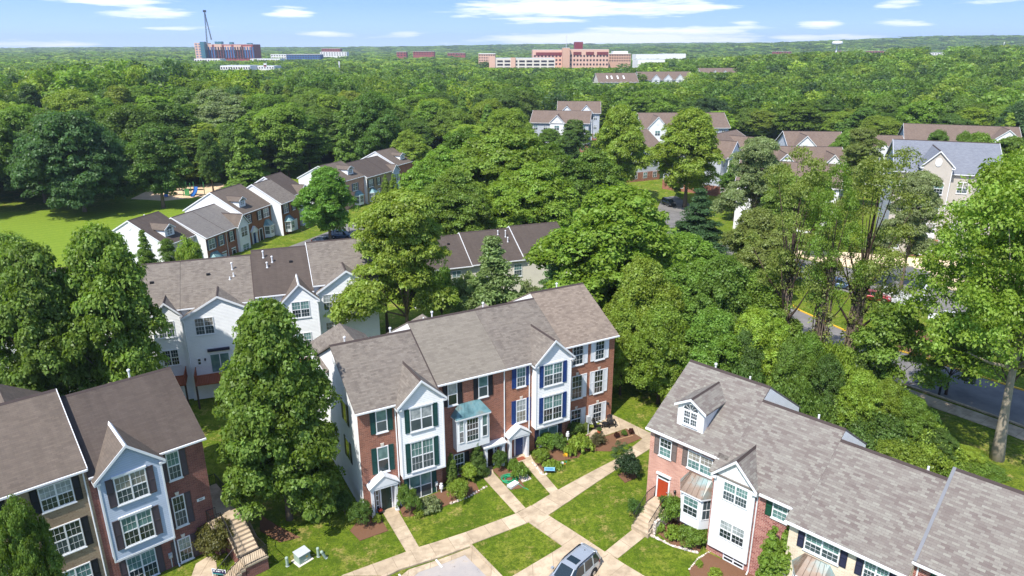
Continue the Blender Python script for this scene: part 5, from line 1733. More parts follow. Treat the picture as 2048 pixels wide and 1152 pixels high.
template('pine', 'cone', 14, 5., 7, .8, 110, .2, 'bark_dark', .2, 10, squash=.7, up=.7, rnd=.8)
template('spruce', 'cone', 14, 4.4, 9, .75, 105, .17, 'bark_dark', .2, 12, squash=.45, up=.5, droop=.5)
template('column', 'column', 5, .9, 110, .2, 70, .075, 'bark', .06, 13, up=.7)
template('vinetree', 'oval', 17, 5.6, 9, .75, 100, .19, 'bark_dark', .25, 14, droop=.9, squash=.9)
template('bush', 'dome', 2., 1.3, 60, .25, 45, .075, 'bark', .05, 15)
template('bush_b', 'dome', 2., 1.3, 60, .22, 45, .06, 'bark', .05, 25)
template('hosta', 'mound', .8, 1.2, 40, .2, 22, .11, 'bark', 0, 16, up=.9)
template('bramble', 'mound', 4., 6., 9, .75, 60, .17, 'bark', 0, 18, squash=.8)
template('bramble_b', 'mound', 5., 5., 10, .85, 60, .18, 'bark', 0, 28, squash=.8)
template('sapling', 'thin', 4.5, 1.6, 40, .3, 26, .08, 'bark_dark', .05, 19, limbs=12)
template('young', 'layer', 8, 3.2, 18, .55, 50, .13, 'bark_dark', .11, 20, squash=.55)
# plainer crowns for the woods
for q in range(5):
    template('wood%d' % q, ('round', 'oval', 'round', 'oval', 'round')[q], 19, (6.6, 5.2, 7.2, 4.9, 6.)[q], (3.2, 4, 2.8, 4.4, 3.4)[q], (1.25, 1.1, 1.45, 1.05, 1.2)[q], 70, .33, 'bark_dark', .3, 40 + q, limbs=6, rnd=.28, ctone=.3, ltone=.25)
template('wood_cone', 'cone', 18, 5., 7, .95, 40, .34, 'bark_dark', .25, 50, squash=.5, up=.5, droop=.4, limbs=3, rnd=.28, ctone=.3, ltone=.25)

LEAF = dict(mid=(.135, .215, .036), bright=(.20, .285, .036), yellow=(.235, .305, .045), dark=(.075, .135, .045), olive=(.21, .25, .06), blue=(.09, .16, .08), deep=(.100, .170, .034),
            lime=(.245, .33, .042), pale=(.235, .28, .12), fresh=(.165, .26, .038))
def tree(key, x, y, label, h=None, w=None, z=None, col='mid', rz=None, name='tree', cat='tree', group=None, split=True, var=.1):
    me, tm, H, Rr = TPL[key]
    z = T(x, y) if z is None else z
    sz = (h or H) / H
    sx = (w / 2 / Rr) if w else sz
    rz = random.uniform(0, 6.28) if rz is None else rz
    c = LEAF[col] if isinstance(col, str) else col
    k_ = random.uniform(1 - var, 1 + var)
    c = tuple(v * k_ * random.uniform(.95, 1.05) for v in c) + (1,)
    if split and tm:
        e = empty(name, (x, y, z), rz, label, cat, group)
        e.scale = (sx, sx, sz)
        o = put('crown', me, e); o.color = c
        t = put('trunk', tm, e)
        return e
    o = put(name, me)
    o.location = (x, y, z); o.rotation_euler = (0, 0, rz); o.scale = (sx, sx, sz); o.color = c
    return tag(o, label, cat, group)

def tree_at(key, px, D_, ytop, wpx, label, **kw):
    """crown centred on photo column px at forward distance D_, top at row ytop, wpx wide"""
    x, y, zt = at(px, D_, ytop)
    z = kw.pop('z', None)
    z = T(x, y) if z is None else z
    sl = math.hypot(D_, CAMH - (z + zt) / 2)
    return tree(key, x, y, label, h=zt - z, w=wpx / F * sl, z=z, **kw)

# ---- trees one can tell apart
tree_at('oak', 527, 47.5, 612, 226, 'full green tree standing on the lawn between the two front brick rows', col=(.15, .22, .036), rz=.5)
tree_at('maple', 185, 60, 458, 215, 'tall green tree in front of the white sided row', col='fresh', rz=2.)
tree_at('maple', 40, 57, 492, 215, 'dark green tree cut by the left edge of the photo, beside the tall one', col='mid', rz=1.)
tree_at('oak_open', -40, 70, 470, 230, 'green tree at the left edge in front of the mown lawn', col='fresh')
tree_at('oak_open', 22, 33.5, 1000, 105, 'leafy tree at the lower left corner in front of the beige brick house', col='mid', z=-2.5)
tree_at('locust', 800, 77, 385, 275, 'airy yellow green tree rising behind the centre row', col='yellow', rz=.7)
tree_at('locust', 760, 84, 415, 180, 'lower yellow green tree beside the airy one', col='yellow', rz=2.9)
tree_at('pine', 985, 80, 478, 185, 'soft pale green pine in front of the dark brown roofs', col=(.20, .27, .10), name='pine_tree')
tree_at('pine', 1110, 80, 520, 150, 'dark pine against the big yellow green tree', col=(0.117, 0.205, 0.069), name='pine_tree')
tree_at('maple', 1235, 80, 378, 310, 'big yellow green tree behind the right end of the centre row', col=(0.195, 0.293, 0.035), rz=.4)
tree_at('maple', 1370, 84, 470, 190, 'green tree with dense foliage right of the big yellow green one', col='fresh', rz=2.)
for k, (px, D_, yt, w, c, lab) in enumerate(((1000, 128, 262, 260, 'fresh', 'broad large leaved tree in the middle of the photo'), (880, 126, 300, 170, 'fresh', 'broad tree left of the large leaved one, behind the street'), (1105, 132, 292, 190, 'mid', 'broad darker tree right of the large leaved one'), (935, 138, 262, 180, 'mid', 'round topped tree behind the large leaved one'), (1180, 136, 300, 150, 'fresh', 'broad green tree beside the small street'), (1060, 116, 330, 200, 'bright', 'low bright broad tree in front of the large leaved one'), (905, 112, 345, 170, 'fresh', 'low broad tree behind the airy yellow green one'))):
    tree_at('broad', px, D_, yt, w, lab, col=c, rz=k * 1.3)
tree_at('maple', 1385, 165, 220, 150, 'tall bright tree in front of the apartment houses', col='lime', rz=1.)
tree_at('maple', 1243, 172, 213, 115, 'tall tree left of the bright one by the apartment houses', col='bright', rz=2.2)
tree_at('locust', 1522, 128, 276, 145, 'thin pale tree in front of the stepped cocoa roofs', col='pale', rz=.3)
tree_at('spruce', 1402, 122, 378, 125, 'dark green spruce at the end of the small street', col=(0.062, 0.121, 0.043), name='spruce_tree', cat='spruce')
tree_at('maple', 1520, 96, 420, 150, 'olive green tree beside the trunk wrapped in dry vines', col='olive')
tree_at('locust', 1575, 104, 350, 150, 'airy green tree behind the trunk wrapped in dry vines', col=(0.195, 0.273, 0.049))
VT = []
for k, (px, D_, yt, w, key, c, lab) in enumerate(((1612, 68, 300, 195, 'thin', 'olive', 'tall thin crowned tree, first of the vine wrapped three from the small street'),
                                                  (1692, 65, 322, 150, 'thin_b', 'fresh', 'tall thin crowned tree standing in the middle of the vine wrapped three'),
                                                  (1772, 66, 296, 235, 'thin', 'olive', 'tall thin crowned tree with a wide crown nearest the road, vine wrapped'))):
    e = tree_at(key, px, D_, yt, w, lab, col=c, rz=k * 2.1 + .4)
    VT.append(e)
    rng = np.random.default_rng(90 + k)
    m_ = M()
    for q in range(70):
        a0, r0 = rng.random() * 6.28, .34 + .4 * rng.random() ** 2
        zt = 6 + 10 * rng.random() ** 1.2
        pts = []
        for s_ in range(7):
            t = s_ / 6
            rr_ = r0 * (1.3 - .5 * t) + .09 * rng.normal()
            pts.append((rr_ * math.cos(a0 + .5 * t), rr_ * math.sin(a0 + .5 * t), zt * t))
        m_.tube(pts, [.035 + .035 * rng.random()] * 7, 4)
    cl = np.array([[(.5 + .5 * rng.random()) * math.cos(a_), (.5 + .5 * rng.random()) * math.sin(a_), z_, .35 + .4 * rng.random()] for a_, z_ in zip(rng.random(90) * 6.28, 1 + 14 * rng.random(90) ** 1.1)])
    lv, lt = leaf_arrays(rng, cl, 40, .12)
    lo_ = put('vine_leaves', quads_mesh('vine_leaves', lv, lt, MAT['leaf']), e)
    lo_.color = (*LEAF['olive'], 1)
    lo_.scale = (1 / e.scale[0], 1 / e.scale[0], 1 / e.scale[2])
    o = m_.build('dry_vines', MAT['vine'], e)
    o.scale = (1 / e.scale[0], 1 / e.scale[0], 1 / e.scale[2])
g_ = G(1994, 918)
tree('plane', g_.x, g_.y, 'big roadside tree with a thick pale leaning trunk', h=26.5, w=17.5, col=(0.195, 0.293, 0.039), rz=2.6)
tree_at('oak_open', 2075, 60, 560, 190, 'green tree at the right edge behind the pale trunk', col='fresh')
tree_at('young', 1800, 62, 610, 190, 'young dark green tree at the roadside below the white fence', col='fresh', rz=1.)
tree_at('young', 1925, 66, 640, 150, 'young green tree by the road next to the big trunk', col='mid', rz=2.)
tree_at('maple', 648, 132, 336, 118, 'bright green street tree in front of the far row', col=(.14, .27, .036), rz=.7)
for px, yt, w, lab in ((770, 350, 18, 'narrow conical evergreen by the far row, first of a pair'), (786, 349, 20, 'narrow conical evergreen by the far row, second of a pair')):
    tree_at('column', px, 166, yt, w, lab, col='bright', name='evergreen', cat='evergreen')
for px, D_, yt, w, key, c, lab in ((282, 108, 462, 55, 'pine', 'mid', 'loose conifer against the white gable end beside the lawn'), (330, 107, 478, 55, 'young', 'mid', 'small tree in the middle under the white gable end'), (372, 106, 472, 52, 'bush', 'yellow', 'dense yellow green shrub by the white gable end')):
    tree_at(key, px, D_, yt, w, lab, col=c)
tree_at('low', 130, 160, 226, 215, 'large dark green tree with spreading low branches at the edge of the mown lawn', col='dark', rz=.4, z=-3)
tree_at('low', 60, 170, 262, 150, 'dark green tree left of the large spreading one by the lawn', col='dark', rz=2.4)
tree_at('maple', 300, 164, 250, 125, 'dark green tree beside the playground sand', col='deep', rz=.4)
tree_at('wood_cone', 482, 172, 240, 100, 'pointed green tree behind the playground', col='mid', rz=1)
tree_at('maple', 410, 184, 262, 55, 'slim dark tree behind the playground swings', col='deep')
tree_at('broad', 440, 230, 180, 150, 'pale willow like tree behind the playground', col='pale')
tree_at('wood_cone', 690, 205, 205, 70, 'pointed tree left of the double one behind the far row', col='mid')
tree_at('maple', 745, 205, 186, 110, 'tall tree with a pointed top behind the far row', col='deep')
tree_at('broad', 820, 195, 262, 80, 'low yellow tree beyond the far row roofs', col='yellow')
for px, D_, yt, w, c, lab in ((570, 205, 268, 60, 'deep', 'round dark tree above the playground end of the far row'), (610, 215, 232, 90, 'mid', 'green tree above the roofs of the far row'), (545, 215, 215, 80, 'mid', 'tall green tree behind the far row end gable')):
    tree_at('wood1', px, D_, yt, w, lab, col=c)
tree_at('maple', 1932, 140, 266, 60, 'small round tree in front of the long brown roof', col='mid')
tree_at('locust', 1730, 160, 256, 110, 'airy olive tree between the cocoa roofs', col='olive')
tree_at('wood1', 1150, 245, 240, 60, 'dark tree at the dark gable end of the long roofed apartment house', col='deep')
for k, (px, D_, yt, w, key, c, lab) in enumerate(((1845, 100, 345, 150, 'locust', 'pale', 'airy pale tree in front of the slate roofed gable'), (1960, 150, 268, 110, 'maple', 'fresh', 'green tree hiding the walls below the long brown roof, nearer one'), (2030, 158, 275, 110, 'maple', 'mid', 'green tree at the right edge below the long brown roof'), (1640, 118, 345, 120, 'locust', 'bright', 'bright airy tree hiding the white garage apartments'), (1560, 140, 330, 90, 'maple', 'fresh', 'green tree at the corner of the white garage apartments'), (1480, 150, 318, 80, 'maple', 'mid', 'green tree left of the white garage apartments'), (1880, 170, 262, 70, 'maple', 'mid', 'dark green tree at the left end of the long brown roof'), (1700, 185, 262, 80, 'maple', 'fresh', 'green tree behind the airy olive one between cocoa roofs'))):
    tree_at(key, px, D_, yt, w, lab, col=c, rz=k * 1.7)
for k, (px, yt, w, lab) in enumerate(((1052, 254, 66, 'tree in front of the long roofed apartment house, at its left corner'), (1100, 258, 70, 'tree in front of the middle of the long roofed apartment house'), (1140, 262, 50, 'small tree in front of the right part of the long roofed apartment house'))):
    tree_at('maple', px, 236, yt, w, lab, col=('fresh', 'mid', 'deep')[k])
# ---- vine draped trees and thicket between the front houses and the road
for k, (px, D_, yt, w, c) in enumerate(((1290, 70, 520, 150, 'bright'), (1370, 72, 530, 160, 'fresh'), (1450, 70, 515, 150, 'mid'), (1530, 70, 545, 150, 'fresh'), (1330, 64, 610, 130, 'bright'), (1430, 63, 620, 140, 'fresh'), (1515, 62, 620, 120, 'lime'), (1250, 66, 610, 100, 'bright'))):
    tree_at('vinetree', px, D_, yt, w, ('vine draped tree in the thicket, tall one close to the centre row end', 'vine draped tree in the thicket, second along from the centre row', 'vine draped tree in the thicket, darkest of the tall ones', 'vine draped tree in the thicket beside the first dry vine trunk', 'low bright vine draped tree between the two front rows', 'low vine draped tree behind the dormer house', 'low bright vine draped tree behind the ridge of the dormer house', 'bright vine hung tree against the white shuttered house')[k], col=c, rz=k * 1.1, name='vine_draped_tree', group='vine draped trees in the thicket')
BR = [(1560, 61, 690, 150), (1640, 61, 715, 150), (1700, 60, 735, 150), (1600, 57, 760, 150), (1690, 57, 785, 160), (1770, 57, 775, 150), (1760, 54, 830, 160), (1850, 54, 850, 150), (1820, 58, 790, 120), (1900, 53, 900, 150), (1800, 51, 885, 150), (1480, 60, 725, 140), (1400, 62, 740, 130), (1950, 52, 930, 120), (1600, 64, 672, 130), (1680, 63, 690, 130), (1740, 62, 712, 120)]
for k, (px, D_, yt, w) in enumerate(BR):
    tree_at('bramble' if k % 2 else 'bramble_b', px, D_, yt, w, 'bright green tangle of climbing shrubs in the thicket behind the right front row', col=('bright', 'deep', 'lime', 'mid', 'fresh')[k % 5], rz=k * .9, name='shrub', cat='shrub', group='shrubs of the thicket')

for k, (px, D_, yt, w, c) in enumerate(((1590, 59, 680, 90, 'fresh'), (1660, 58, 712, 80, 'deep'), (1730, 56, 745, 90, 'lime'), (1830, 55, 795, 85, 'fresh'), (1880, 53, 860, 80, 'deep'), (1500, 61, 660, 90, 'deep'), (1780, 56, 762, 75, 'bright'), (1930, 53, 895, 70, 'lime'), (1560, 62, 640, 80, 'lime'), (1625, 60, 670, 80, 'fresh'))):
    tree_at('vinetree', px, D_, yt, w, 'small leafy tree standing up out of the climbing thicket behind the right front row', col=c, rz=k * 1.9, name='thicket_tree', group='small trees of the thicket')
for px, D_, yt, w, c, lab in ((930, 86, 560, 80, 'pale', 'pale flowering shrub below the dark brown roofs, left of the pine'), (1062, 86, 575, 70, 'pale', 'pale flowering shrub below the dark brown roofs, right of the pine'), (880, 88, 545, 70, 'mid', 'green shrub at the left end of the cream sided walls')):
    tree_at('bush', px, D_, yt - 12, w, lab, col=c, name='shrub', cat='shrub')
# ---- garden shrubs and plants near the houses
def bush_px(px, py, wpx, hpx, label, key='bush', col='mid', name='shrub', cat='shrub', group=None):
    g = G(px, py)
    sl = math.hypot(g.y, CAMH - g.z)
    sc = sl / F
    return tree(key, g.x, g.y, label, h=hpx * sc * 1.15, w=wpx * sc, z=g.z - .05, col=col, name=name, cat=cat, group=group)
for a in ((820, 1032, 48, 62, 'dense rounded shrub right of the green door', 'bush_b', 'mid'), (722, 1052, 48, 48, 'dark rounded shrub left of the green door', 'bush_b', 'deep'), (690, 1030, 44, 44, 'dark shrub at the corner of the white end wall', 'bush', 'deep'), (754, 1047, 18, 18, 'small round shrub beside the red pot', 'bush_b', 'lime'),
          (860, 1020, 46, 26, 'clump of pale hostas in front of the green shuttered window', 'hosta', 'pale'), (838, 1032, 24, 18, 'small clump of hostas at the bed corner', 'hosta', 'lime'),
          (918, 1000, 44, 42, 'bright green loose shrub at the lawn edge', 'bush', 'lime'), (938, 960, 40, 32, 'bright yellow green shrub below the copper bay', 'bush', 'lime'), (1000, 940, 30, 40, 'dark green shrub between two front doors', 'bush', 'deep'),
          (1040, 955, 36, 30, 'clump of strappy daylilies over white stones', 'hosta', 'fresh'), (1028, 940, 26, 24, 'small daylily clump by the blue door path', 'hosta', 'fresh'), (1092, 900, 40, 34, 'leafy shrub below the navy shuttered window', 'bush', 'fresh'), (1118, 900, 40, 30, 'dark leafy shrub in the flower bed', 'bush_b', 'mid'), (1082, 925, 36, 28, 'shrub beside the blue door path', 'bush', 'bright'),
          (1162, 900, 50, 32, 'large clump of bright hostas at the end of the flower bed', 'hosta', 'lime'), (1140, 912, 26, 26, 'yellow flowering clump in the flower bed', 'hosta', 'yellow'), (1105, 935, 40, 14, 'low ground plants in the flower bed', 'hosta', 'bright'), (1196, 890, 34, 22, 'brownish loose shrub at the patio bed', 'bush_b', (.13, .12, .05)), (1150, 868, 34, 24, 'shrub below the white shuttered windows', 'bush', 'deep'), (1172, 862, 16, 18, 'small round shrub at the patio corner', 'bush', 'olive'),
          (1256, 955, 52, 44, 'dark spreading shrub on the lawn between the walks', 'bush', (.04, .07, .03)),
          (1270, 1036, 34, 40, 'dark shrub left of the front steps', 'bush_b', 'deep'), (1342, 1050, 52, 60, 'flowering green shrub right of the front steps', 'bush', 'fresh'), (1385, 1088, 60, 34, 'low spreading green shrub below the basement windows', 'bush', 'fresh'), (1348, 1076, 36, 26, 'yellow green low shrub in the bed by the steps', 'hosta', 'lime'), (1318, 1062, 22, 18, 'small yellow plant at the bed edge', 'hosta', 'yellow'), (1398, 1132, 14, 14, 'small yellow plant in the near mulch bed', 'hosta', 'lime'), (1430, 1152, 26, 16, 'small light plant low in the mulch bed', 'hosta', 'lime'),
          (440, 1110, 88, 66, 'red tinged bush at the foot of the concrete stairs', 'bush', (.12, .12, .03)), (600, 1000, 70, 60, 'dark shrub below the white end wall', 'bush', 'deep'), (650, 985, 50, 50, 'dark shrub against the white end wall', 'bush_b', 'deep'), (1360, 398, 22, 12, 'low yellow hedge in front of the apartment house', 'bush_b', 'lime')):
    bush_px(a[0], a[1], a[2], a[3], a[4], a[5], a[6])
for px, py, w, h, lab in ((1530, 1190, 40, 130, 'slim evergreen cone by the near entrance, taller one'), (1558, 1190, 44, 128, 'slim evergreen cone by the near entrance, fuller one')):
    bush_px(px, py, w, h, lab, 'column', 'bright', 'evergreen', 'evergreen')
bush_px(904, 975, 22, 66, 'narrow upright evergreen beside the green shuttered bay', 'column', 'mid', 'evergreen', 'evergreen')
bush_px(955, 950, 44, 70, 'dark conifer shrub in front of the copper topped bay', 'pine', 'deep', 'conifer', 'conifer')
bush_px(1240, 935, 46, 50, 'thin leaved sapling on the lawn beside the walk', 'sapling', 'dark', 'sapling', 'sapling')

# ---- the woods: separate trees first, then the far canopy as one mass
HOLES = []   # clearings as x,y,radius
def clear_circle(x, y, r): HOLES.append((x, y, r))
for o in list(bpy.data.objects):
    if o.parent is None and o.get('category') in ('townhouse', 'apartment house', 'hospital', 'garage', 'warehouse', 'office', 'building', 'apartment block', 'penthouse', 'tower'):
        for ch in o.children:
            if ch.name.split('.')[0] in ('wall',):
                bb_ = [Matrix.Translation(o.location) @ Matrix.Rotation(o.rotation_euler.z, 4, 'Z') @ Vector(c) for c in ch.bound_box]
                cx_, cy_ = sum(v.x for v in bb_) / 8, sum(v.y for v in bb_) / 8
                r_ = max(math.hypot(v.x - cx_, v.y - cy_) for v in bb_)
                n_ = 1 if r_ < 12 else 5
                a_, b_ = bb_[0], bb_[4]
                for q in range(n_):
                    t = (q + .5) / n_
                    lo_ = Vector((bb_[0].x, bb_[0].y, 0)).lerp(Vector((bb_[4].x, bb_[4].y, 0)), t)
                    hi_ = Vector((bb_[3].x, bb_[3].y, 0)).lerp(Vector((bb_[7].x, bb_[7].y, 0)), t)
                    m_ = (lo_ + hi_) / 2
                    HOLES.append((m_.x, m_.y, (hi_ - lo_).length / 2 + r_ / n_ * .5 + 4))
def inside(px, py, poly):
    c = False
    j = len(poly) - 1
    for i in range(len(poly)):
        (xi, yi), (xj, yj) = poly[i], poly[j]
        if (yi > py) != (yj > py) and px < (xj - xi) * (py - yi) / (yj - yi) + xi:
            c = not c
        j = i
    return c
# open ground (x, y): lawn, playground, streets, house plots
OPEN = [[(-260, 60), (-140, 120), (-128, 168), (-98, 182), (-70, 196), (-58, 232), (0, 238), (2, 300), (46, 318), (100, 285), (160, 215), (175, 150), (140, 60), (60, 30), (0, -40), (-200, -40)]]
def free(x, y):
    if any(inside(x, y, p) for p in OPEN): return False
    for hx, hy, r in HOLES:
        if (x - hx) ** 2 + (y - hy) ** 2 < r * r: return False
    return True
def sight(px0, px1, D_, pyt):
    """keep the view to a far thing open: a list of (az0, az1, distance, lowest row)"""
    VIEWS.append((px0, px1, D_, pyt))
VIEWS = []
for v in ((950, 1275, 980, 137), (1270, 1380, 1250, 119), (385, 512, 1300, 122), (540, 645, 1450, 120), (640, 695, 1700, 112), (1190, 1285, 470, 168), (1278, 1370, 520, 165), (1395, 1470, 620, 146), (430, 555, 760, 141), (1660, 1685, 1500, 106), (790, 815, 1500, 112), (824, 870, 1600, 110), (1846, 1892, 1150, 112), (1726, 1775, 1600, 107), (1270, 1332, 900, 126)):
    sight(*v)
def allowed_top(x, y, z):
    """highest tree top at x,y that leaves far things showing"""
    if y < 5: return 1e9
    px = 1024 + F * x / (y * CP - (z - CAMH) * SP)
    d = y
    best = 1e9
    for a, b, D_, pyt in VIEWS:
        if a - 6 < px < b + 6 and d < D_ - 3:
            best = min(best, at(px, d, pyt)[2])
    return best

rng = random.Random(5)
cand = []
y = 150.
while y < 640:
    sp = 11.2 if y < 330 else 13.
    x = -.82 * y - 12
    while x < .82 * y + 12:
        jx, jy = x + rng.uniform(-.42, .42) * sp, y + rng.uniform(-.42, .42) * sp
        if free(jx, jy): cand.append((math.hypot(jx, jy), jx, jy))
        x += sp
    y += sp * .92
for x, y in ((-108, 172), (-118, 160), (-126, 150)):
    cand.append((math.hypot(x, y), x, y))
cand.sort()
ZONES = [(-1e9, -.30, 'leafy woodland tree in the wood behind the mown lawn', 'woodland trees behind the lawn'), (-.30, .02, 'leafy woodland tree in the wood behind the playground and far row', 'woodland trees behind the playground'),
         (.02, .36, 'leafy woodland tree in the wood behind the apartment houses', 'woodland trees behind the apartment houses'), (.36, 1e9, 'leafy woodland tree on the wooded rise at the upper right', 'woodland trees on the right rise')]
NEAR = 225
PAL = ['mid', 'deep', 'mid', 'fresh', 'dark', 'bright', 'deep', 'mid', 'fresh', 'deep', 'fresh', 'mid', 'bright', 'mid', 'lime', 'yellow']
far_src = []
cnt = 0
for d, x, y in cand:
    z = T(x, y)
    key = rng.choice(['wood0', 'wood1', 'wood2', 'wood3', 'wood4', 'wood0', 'wood2', 'wood_cone'])
    hgt = rng.uniform(11.5, 20.5) * (1.12 if x < -60 and y < 420 else 1)
    lim = allowed_top(x, y, z) - z
    if lim < 4: continue
    hgt = min(hgt, lim)
    wid = rng.uniform(12, 20.5) * (1.0 if hgt > 12 else .8)
    if key == 'wood_cone': wid *= .7
    c = LEAF[rng.choice(PAL)]
    if cnt < NEAR:
        r_ = x / y
        zn = [q for q in ZONES if q[0] <= r_ < q[1]][0]
        tree(key, x, y, zn[2], h=hgt, w=wid, z=z - .5, col=c, rz=rng.uniform(0, 6.28), name='woodland_tree', group=zn[3], split=False, var=.24)
        cnt += 1
    else:
        far_src.append((x, y, z, hgt, wid, c))
# farther trees, spacing growing with distance
y = 640.
while y < 5600:
    sp = max(14, y * .019)
    x = -.80 * y
    while x < .80 * y:
        jx, jy = x + rng.uniform(-.45, .45) * sp, y + rng.uniform(-.45, .45) * sp
        if free(jx, jy):
            z = T(jx, jy)
            h_ = rng.uniform(14, 20)
            lim = allowed_top(jx, jy, z) - z
            if lim > 3:
                far_src.append((jx, jy, z, min(h_, lim), sp * rng.uniform(1.15, 1.6), LEAF[rng.choice(PAL)]))
        x += sp
    y += sp * .9
def far_crown(seed, nl, per, leaf):
    g = np.random.default_rng(seed)
    lb = lobes_of(g, 'round', 1.9, .62)
    d_ = nl / (17 * .06)
    cl = crown_clumps(g, lb, 0, .16)
    cl = cl[g.permutation(len(cl))[:nl]]
    return leaf_arrays(g, cl, per, leaf, up=.3, rnd=.4)
LOD = {0: [far_crown(s_, 72, 18, .055) for s_ in range(5)], 1: [far_crown(s_, 64, 8, .085) for s_ in range(5)], 2: [far_crown(s_, 36, 4, .15) for s_ in range(5)]}
def far_wood(name, items, label):
    vs, ts, cs = [], [], []
    for n, (x, y, z, h_, w_, c) in enumerate(items):
        lod = 0 if y < 520 else 1 if y < 1100 else 2
        v, t = LOD[lod][n % 5]
        a = rng.uniform(0, 6.28)
        ca, sa = math.cos(a), math.sin(a)
        sx = w_ / 2 / .62 * .9
        q = np.empty_like(v)
        q[:, 0] = x + (v[:, 0] * ca - v[:, 1] * sa) * sx
        q[:, 1] = y + (v[:, 0] * sa + v[:, 1] * ca) * sx
        q[:, 2] = z + v[:, 2] * h_ / 1.9
        vs.append(q); ts.append(t)
        k = rng.uniform(.75, 1.25)
        cs.append(np.tile(np.array([c[0] * k, c[1] * k, c[2] * k, 1]), (len(t), 1)))
    me = quads_mesh(name, np.concatenate(vs), np.concatenate(ts), MAT['leaf_far'], np.concatenate(cs))
    tag(put(name, me), label, 'woodland', kind='stuff')
far_wood('far_woodland', far_src, 'unbroken green wood stretching from the apartment houses to the horizon')
print('TREES', cnt, len(far_src))
# ================================================================== cars
def car_paint(name, c, metal=.3):
    k = N(name)
    k.b.inputs['Base Color'].default_value = c
    k.b.inputs['Coat Weight'].default_value = .6
    k.b.inputs['Coat Roughness'].default_value = .05
    return k.set(.32, metal, .5)
MAT['silver'] = car_paint('silver_car_paint', (.5, .53, .57, 1), .55)
MAT['blue_car'] = car_paint('blue_car_paint', (.05, .09, .17, 1))
MAT['black_car'] = car_paint('black_car_paint', (.015, .015, .018, 1))
MAT['white_car'] = car_paint('white_car_paint', (.75, .76, .77, 1), 0)
MAT['red_car'] = car_paint('red_car_paint', (.28, .02, .03, 1))
MAT['dark_car'] = car_paint('dark_maroon_car_paint', (.05, .015, .02, 1))
MAT['car_glass'] = plain('car_window_glass', (.012, .022, .028, 1), .04, 0, .9, var=.05)
MAT['lamp_red'] = plain('red_tail_lamp', (.35, .02, .02, 1), .2)
MAT['lamp_clear'] = plain('clear_head_lamp', (.6, .62, .65, 1), .15)
MAT['chrome'] = plain('wheel_alloy', (.55, .56, .58, 1), .25, .8)
def car(label, x, y, az, paint, suv=True, roof='rails', L=4.7, Wd=1.88, z=None, sunroof=False):
    """nose along +x of its own frame"""
    e = empty('car', (x, y, T(x, y) + .03 if z is None else z), math.pi / 2 - R(az), label, 'car')
    H_, belt = (1.72, 1.02) if suv else (1.45, .92)
    xs = [-.5, -.485, -.42, -.3, -.1, .12, .22, .36, .45, .49, .5]
    top = [.78, .98, belt + .02, belt + .03, belt, belt - .01, belt - .02, belt - .07, belt - .16, .72, .55]
    bot = [.42, .3, .26, .24, .22, .22, .22, .24, .26, .3, .38]
    wid = [.80, .90, .97, 1., 1., 1., 1., .98, .93, .84, .74]
    rings = []
    for a, t, b, w in zip(xs, top, bot, wid):
        hw = Wd / 2 * w
        X = a * L
        rings.append([(X, -hw * .9, b), (X, -hw, b + .12), (X, -hw * 1.0, (t + b) / 2 + .05), (X, -hw * .95, t - .06), (X, -hw * .86, t), (X, 0, t + .03), (X, hw * .86, t), (X, hw * .95, t - .06), (X, hw, (t + b) / 2 + .05), (X, hw, b + .12), (X, hw * .9, b)])
    body = M().loft(rings).build('body', MAT[paint], e, smooth=True)
    # cabin: glass house with a painted roof
    rx0, rx1 = (-.43, .10) if suv else (-.27, .06)
    bx0, bx1 = (-.495, .27) if suv else (-.42, .26)
    hw0, hw1 = Wd / 2 * .93, Wd / 2 * .74
    base = [(bx0 * L, -hw0 * .9, belt - .02), (bx0 * L + .3, -hw0, belt - .03), (bx1 * L - .35, -hw0, belt - .04), (bx1 * L, -hw0 * .72, belt - .03), (bx1 * L, hw0 * .72, belt - .03), (bx1 * L - .35, hw0, belt - .04), (bx0 * L + .3, hw0, belt - .03), (bx0 * L, hw0 * .9, belt - .02)]
    tp = [(rx0 * L, -hw1 * .9, H_ - .1), (rx0 * L + .25, -hw1, H_ - .07), (rx1 * L - .25, -hw1, H_ - .08), (rx1 * L, -hw1 * .8, H_ - .11), (rx1 * L, hw1 * .8, H_ - .11), (rx1 * L - .25, hw1, H_ - .08), (rx0 * L + .25, hw1, H_ - .07), (rx0 * L, hw1 * .9, H_ - .1)]
    gl = M().loft([base, tp]).build('window_glass', MAT['car_glass'], e)
    r = M()
    nx, ny = 10, 8
    g = []
    for i in range(nx + 1):
        u = i / nx
        row = []
        for j in range(ny + 1):
            v = j / ny * 2 - 1
            X = (rx0 * L - .04) + ((rx1 - rx0) * L + .08) * u
            endf = min(1, min(u, 1 - u) * 5)
            row.append((X, v * hw1 * (.9 + .12 * endf), H_ - .1 + .1 * (1 - v * v) ** .5 * (.45 + .55 * endf)))
        g.append(row)
    for i in range(nx):
        for j in range(ny):
            r.face([g[i][j], g[i + 1][j], g[i + 1][j + 1], g[i][j + 1]])
    me = r.mesh('roof', MAT[paint], smooth=True)
    ro = put('roof', me, e)
    def pil(*a):
        M().tube(*a).build('pillar', MAT[paint], e)
    for s_ in (-1, 1):
        # pillars
        for (a, b, w_) in ((base[3 if s_ < 0 else 4], tp[3 if s_ < 0 else 4], .05), (base[0 if s_ < 0 else 7], tp[0 if s_ < 0 else 7], .09)):
            pil([(a[0], a[1] * 1.01, a[2]), (b[0], b[1] * 1.01, b[2] + .01)], w_, 6)
        xm = -.08 * L
        pil([(xm, s_ * hw0 * 1.005, belt - .03), (xm - .12, s_ * hw1 * 1.01, H_ - .06)], .045, 6)
        if suv:
            xm = -.30 * L
            pil([(xm, s_ * hw0 * 1.005, belt - .03), (xm - .02, s_ * hw1 * 1.01, H_ - .06)], .06, 6)
